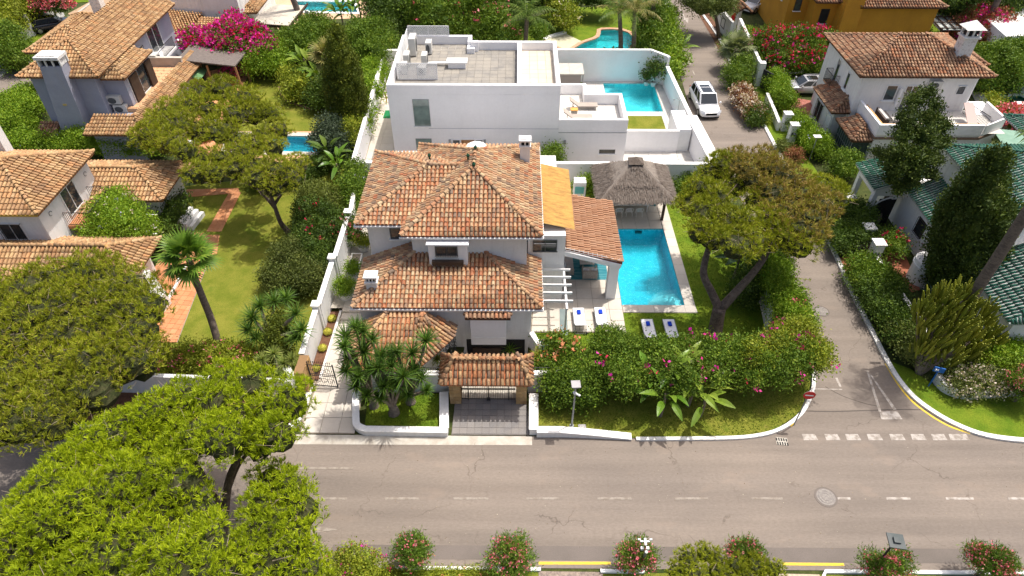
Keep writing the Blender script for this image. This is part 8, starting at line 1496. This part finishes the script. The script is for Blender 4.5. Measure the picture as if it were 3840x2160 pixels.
bush('green shrubs behind the white fireplace next to the thatched hut',[LD(1480,470,.9,.9),LD(1500,480,.8,.8),LD(1465,478,.6,.6)],LEAFL,.16,'shrub','shrub',cover=1.7)
bush('low green shrubs by the white wall right of the thatched hut',[LD(1735,455,.7,.8),LD(1760,440,.7,.8),LD(1720,475,.5,.6)],LEAFM,.15,'shrub','shrub',cover=1.7)
# right of the lane
t=bush('dark street tree in front of the lane wall, top',[LD(1790,0,4.0,1.9,1.5),LD(1770,10,3.8,1.6),LD(1815,5,3.8,1.6),LD(1750,-5,3.8,1.6)],LEAFO,.2,'tree','street_tree',cover=1.7,base=tuple(D(1808,97,0))); MB().tube([D(1808,97,0),D(1806,72,1.4),D(1800,40,3.0)],[.28,.2,.16],7).build('trunk',BARK,t)
bush('long crimson bougainvillea hedge in front of the ochre house',[LD(1915,125,1.7,1.5),LD(1945,120,1.9,1.7),LD(1980,118,1.9,1.8),LD(2020,120,1.9,1.8),LD(2055,118,1.9,1.7),LD(1950,150,1.2,1.4),LD(2000,155,1.1,1.5),LD(2045,155,1.1,1.5),LD(1930,150,1.2,1.1)],LEAFM,.2,'bougainvillea','bougainvillea',((REDF,170,.26),(MAGEN,60,.26),(PINKF,20,.22)),cover=1.7)
bush('cream flowering shrub hanging over the lane kerb',[LD(1865,240,.9,.9),LD(1880,265,.8,.9),LD(1895,285,.7,.8)],LEAFR,.16,'shrub','shrub',((WHF,170,.2),),cover=1.4)
bush('dark bush beside the black gate on the lane',[LD(1905,285,.8,.9),LD(1900,305,.5,.7)],LEAFD,.16,'shrub','shrub'); bush('red geraniums in the forecourt of the ochre house',[LD(1885,95,1.3,1.0),LD(1900,110,1.0,.9)],LEAFL,.18,'shrub','shrub',((REDF,20,.22),)); bush('palm-like shrubs under the tiled gate on the lane',[LD(1850,110,1.0,1.0),LD(1835,120,.8,.8),LD(1865,175,1.2,1.2),LD(1850,200,1.0,1.1)],LEAFM,.22,'shrub','shrub',asp=.3)
bush('sunlit clipped hedge by the parked silver car',hedge_lobes([D2(1935,215),D2(1955,250),D2(1975,285)],1.5,1.6),LEAFL,.15,'hedge','hedge',cover=2.0); bush('sunlit clipped hedge with lilac flowers along the rose path',hedge_lobes([D2(1998,325),D2(2030,375),D2(2065,410)],1.5,1.7),LEAFL,.15,'hedge','hedge',((LIL,14,.12),),cover=2.0); bush('dark clipped hedge block at the bend of the lane',hedge_lobes([D2(2080,440),D2(2150,445)],2.0,1.9),LEAFM,.15,'hedge','hedge',cover=2.0)
for k,(x,y,r,m,lab) in enumerate(((1905,275,.6,LEAFO,'small round verge shrub near the black gate'),(1920,300,.55,LEAFY,'small round yellowish verge shrub opposite the white car'),(1893,268,.4,LEAFO,'smallest round verge shrub opposite the white car'),(1968,370,.55,LEAFO,'round verge shrub just above the rose path mouth'),(1995,395,.6,LEAFR,'reddish round verge shrub below the rose path mouth'),(1895,240,.5,LEAFD,'dark round verge shrub by the lane pier'))): bush(lab,[LD(x,y,r*.8,r)],m,.13,'shrub','round_shrub',cover=2.0)
bush('yellow leafed shrub beside the porch of the green roofed house',[LD(2265,400,1.8,.7,.8)],LEAFY,.18,'shrub','shrub',cover=1.8)
for k,(x,y,lab) in enumerate(((2140,370,'spiky cordyline below the dark bay, left one'),(2165,385,'yellow spiky cordyline below the dark bay, right one'),(2110,350,'fern palm under the lower tiled porch'))): yucca(lab,tuple(D(x,y,0)),[([D(x,y,0),D(x,y-8,.5)],.06,.04)],yh([(x,y-12,.7,1.3),(x+12,y-4,.5,1.1)]),m=(FAN,YV,LEAFD)[k],nb=46,name='cordyline',cat_='plant')
bush('loose yellow-green shrub thicket beside the ochre house',[LD(2210,75,1.4,1.6),LD(2245,60,1.6,1.7),LD(2280,70,1.5,1.7),LD(2190,85,1.0,1.3),LD(2300,85,1.0,1.2),LD(2230,85,1.1,1.4)],LEAFY,.22,'shrub','shrub',cover=1.5); agave('grey agave in front of the ochre wall',tuple(D(2172,90,0)),16,1.1,.2)
t=thing('cactus','tall green column cactus against the ochre wall','cactus',tuple(D(2268,58,0))); b=D(2268,70,0); MB().tube([b,b+Vector((0,0,1.4)),b+Vector((0,0,2.2))],[.35,.4,.2],8).build('stem',AGAV,t)
bush('red-brown bougainvillea with magenta tips around the top right palm trunk',[LD(2445,60,2.4,2.0),LD(2480,75,2.2,2.0),LD(2420,85,1.8,1.7),LD(2460,105,1.5,1.7),LD(2500,60,2.4,1.5)],LEAFR,.22,'bougainvillea','bougainvillea',((REDF,160,.24),(MAGEN,130,.26)),cover=1.7)
bush('dark trees in the top right corner behind the bougainvillea',[LD(2400,10,4.0,2.4),LD(2450,5,4.0,2.4),LD(2520,15,3.6,2.4),LD(2560,5,3.6,2.4),LD(2350,0,3.5,2.0)],LEAFD,.24,'tree','tree',cover=1.7)
bush('rounded green tree right of the white villa chimney',[LD(2500,165,2.4,2.0),LD(2540,150,2.2,1.9),LD(2480,195,1.8,1.6),LD(2520,200,1.4,1.7),LD(2475,160,2.0,1.4)],LEAFM,.2,'tree','tree',cover=1.9); bush('dark hedge behind the green pool',hedge_lobes([D2(2470,235),D2(2530,230)],1.8,1.6),LEAFD,.2,'hedge','hedge'); bush('pink flowering shrub at the edge of the green pool',[LD(2545,300,1.2,1.2,.9),LD(2570,305,1.1,1.2,.9)],LEAFM,.18,'shrub','shrub',((PINKF,380,.24),),cover=1.3); bush('thin yellow shrub beside the green pool corner',[LD(2500,260,1.2,.8),LD(2495,285,.8,.7)],LEAFY,.18,'shrub','shrub',cover=1.2)
# lane side planting of the green house (dark mixed shrubs)
for lab,pts,m,z,r,fl in (('dark shrub mass on the lane side by the third gate pier',[(2090,560),(2110,590),(2080,540),(2120,610)],LEAFD,1.0,.95,()),('shaded shrub between the portico and lane shrubs',[(2150,560),(2165,590),(2150,530),(2170,540)],LEAFD,1.2,.95,()),('shrub with red flowers on the tiled forecourt',[(2240,600),(2245,620)],LEAFM,1.0,.8,((REDF,9,.22),)),('sunlit mixed shrubs below the white gate piers',[(2170,670),(2195,690),(2165,700),(2220,700),(2205,720)],LEAFM,.9,.95,()),('dark mixed shrubs down to the lane bend',[(2200,745),(2230,760),(2245,790),(2220,780),(2260,820),(2275,850),(2250,730)],LEAFD,.8,.95,()),('olive shrub at the foot of the candelabra cactus',[(2285,860),(2300,885),(2270,840)],LEAFO,.9,.8,()),('creeping shrub with pale blossom under the cactus, right',[(2440,960),(2470,955),(2400,950),(2500,965),(2420,975)],LEAFO,.7,.75,((WHF,200,.13),)),('light green bush at the white wall on the right edge',[(2520,880),(2540,860),(2500,900),(2530,910)],LEAFL,1.0,.85,()),('yellowish bush at the right edge below the wall',[(2560,930),(2580,950),(2550,960)],LEAFY,.7,.7,())):
    bush(lab,LDs(pts,z,r,None,.15),m,.15,'shrub','shrub',fl,cover=1.7)
for k,(x,y,L,lab) in enumerate(((2240,780,.95,'large blue agave by the lane, upper of the open rosettes'),(2318,790,1.0,'large blue agave among the dark shrubs, middle one'),(2280,835,1.0,'large blue agave nearest the lane bend'),(2335,675,.8,'aloe rosette in front of the round turret'),(2340,705,.9,'light aloe rosette by the iron rail'),(2350,740,1.0,'prickly broad agave beside the iron rail'),(2270,625,.7,'small agave behind the gate pier'))): agave(lab,tuple(D(x,y+8,.55)),15,L,.2,AGAV)
# candelabra euphorbia
ce=D(2310,940,0); t=thing('candelabra_cactus','huge yellow-green candelabra cactus tree with many upright fingers','cactus',(ce.x,ce.y,0)); q=MB(); brs=[]
def CY(x,y,Y): return PYY(x*1.4907,y*1.4907,Y)
for (x,y,Y) in ((2330,800,26.0),(2370,760,26.5),(2420,770,26.8),(2460,800,26.6),(2400,830,26.0),(2350,860,25.6),(2440,860,26.2),(2310,790,26.4)):
    e=CY(x,y,Y); limb(q,[ce,ce.lerp(e,.4)+Vector((0,0,-.1)),e],.2,.08,7,4)
q.build('trunk',BARKG,t,smooth=True); q=MB()
lob=[(tuple(CY(x,y,Y)),(r,r,r)) for x,y,Y,r in ((2325,790,26.0,.85),(2370,755,26.6,.95),(2420,750,26.9,1.0),(2465,790,26.8,.95),(2490,840,26.6,.85),(2400,810,25.9,1.05),(2350,835,25.6,.95),(2440,850,26.0,1.0),(2390,885,25.4,.85),(2450,900,25.8,.75),(2330,870,25.3,.75),(2500,880,26.4,.65))]
C,Nn=lobe_pts(lob,8.5,-.5,.5); 
for c,nn in zip(C,Nn):
    L=RD.uniform(.45,.8); d=Vector((nn[0]*.35+RD.gauss(0,.08),nn[1]*.35+RD.gauss(0,.08),1)).normalized(); c=Vector(c)-d*L*.5; r=RD.uniform(.055,.08); q.tube([c-d*.25,c+d*L*.5,c+d*L],[r*.8,r,r*.5],5)
q.build('fingers',CACT,t,kind='stuff'); TRIS[0]+=len(q.f)*2
# near oleanders
def oleander(label,x,y,w,h,fl=30,lean=0,z=None):
    b=D(x,y,0); L=[]; n=RD.randint(8,11)
    for i in range(n):
        a=i*2.4+RD.uniform(-.5,.5); rr=w*RD.uniform(.25,.52); L.append(((b.x+rr*math.cos(a),b.y+rr*.8*math.sin(a),h*RD.uniform(.52,.88)),(w*RD.uniform(.2,.36),w*RD.uniform(.2,.36),h*RD.uniform(.12,.24))))
    L.append(((b.x+RD.uniform(-.15,.15),b.y,h*.92),(w*.28,w*.28,h*.18)))
    t=thing('oleander',label,'oleander',(b.x,b.y,0)); q=MB()
    for i in range(5): limb(q,[b,b+Vector((.15*math.cos(i*1.6),.15*math.sin(i*1.6),h*.3)),Vector(L[i][0])],.06,.025,6,2)
    q.build('stem',BARKG,t); add_crown(t,L,OLEA,size=.19,asp=.17,cover=1.6,core=.5,cl=14,sigk=.8,up=.8,name='foliage'); add_flowers(t,L,PINKF,int(fl*1.8),.10,clump=9,zmin=.0,sig=.09); return t
oleander('loose oleander with few pink flowers near the kerb, left of the pair',1045,1425,1.25,1.9,14); oleander('oleander with pink flower heads near the kerb, second from left',1290,1440,1.45,1.9,44); oleander('compact oleander full of pink blossom in the middle of the near kerb',1590,1440,1.2,2.0,52); oleander('pink oleander behind the near pine bush',1860,1440,1.2,1.9,36); oleander('oleander beside the dark street lantern',2200,1465,1.35,1.9,46); oleander('tall oleander at the bottom right with magenta heads',2450,1455,1.35,2.3,64)
b=D(2545,1000,0); oleander('pink oleander with bent grey trunk at the right corner lawn',2548,1010,1.5,2.0,60)
bush('sprawling near bush with purple and orange flowers at the bottom left kerb',[LD(850,1440,.8,.8,.9),LD(900,1420,.9,.7,.9),LD(940,1440,.7,.7),LD(880,1455,.6,.9)],LEAFY,.11,'shrub','shrub',((MAGEN,24,.10),(REDF,14,.10)),cover=1.3,core=.5); bush('dark oleander beside the foreground pine with pink tips',[LD(765,1400,1.6,.45,1.0),LD(755,1440,1.2,.45,.9)],OLEA,.14,'oleander','oleander',((PINKF,12,.10),),asp=.25)
tr_=thing('creeper_shoots','thin leafy shoots rising from the near bush beside the kerb','shoots',tuple(D(880,1430,0)))
for (x0,y0,x1,y1,z) in ((860,1430,850,1375,1.8),(890,1425,880,1360,2.0),(900,1420,905,1365,1.9),(930,1430,948,1385,1.6),(760,1350,830,1295,3.5)):
    a=D(x0,y0,z*.5);b=D(x1,y1,z); q=MB(); q.tube([a,b],.01,4); q.build('shoot',LEAFM,tr_); C=np.array([a.lerp(b,t) for t in np.linspace(0,1,22)]); v,f=leaf_geo(C,np.tile([0,0,1.],(22,1)),3,.03,.08,.5); npmesh('leaves',v,f,LEAFY,tr_,kind='stuff')
bush('low yellow-green groundcover along the near kerb between the oleanders',hedge_lobes([D2(960,1452),D2(1240,1455)],.5,.35),LEAFY,.08,'hedge','low_hedge',((ORNF,14,.07),),cover=1.6)
tree('small bright pine bush at the bottom edge, right of the white floodlight post',tuple(D(1770,1500,0)),[([D(1770,1500,0),D(1775,1460,1.4)],.1,.05)],[(LDs([(1730,1410),(1770,1395),(1800,1410),(1850,1425),(1900,1425),(1740,1440),(1800,1440),(1870,1445),(1945,1435),(1700,1440),(1830,1460),(1920,1460)],2.0,.5,.45,.2),leafmat('yellow_pine',[(.24,.27,.014,1),(.30,.31,.02,1),(.17,.21,.012,1)]),dict(kind='needle',size=.17,cover=1.7,core=.6,nk=9,cone=.7,up=.8))],name='pine_bush')
# grass blades on the near lawns
grass_blades('grass',vl,.06,9000,LAWND,label='mown grass on the verge between hedge and street'); grass_blades('grass',[(-8.1,21.15),(-4.1,21.15),(-4.0,23.6),(-8.3,23.6)],.16,2600,LAWND,label='thick grass round the yucca trunks in the planter'); grass_blades('grass',[(1.2,25.2),(16.6,25.2),(17,29),(15.4,40),(15.2,44.5),(11.6,44.5),(11.6,30.3),(6.9,30.2),(6.9,28.4),(1.2,28.4)],.03,12000,LAWND,h=.05,label='mown garden grass around the main pool')
print('FOLIAGE TRIS',TRIS[0])
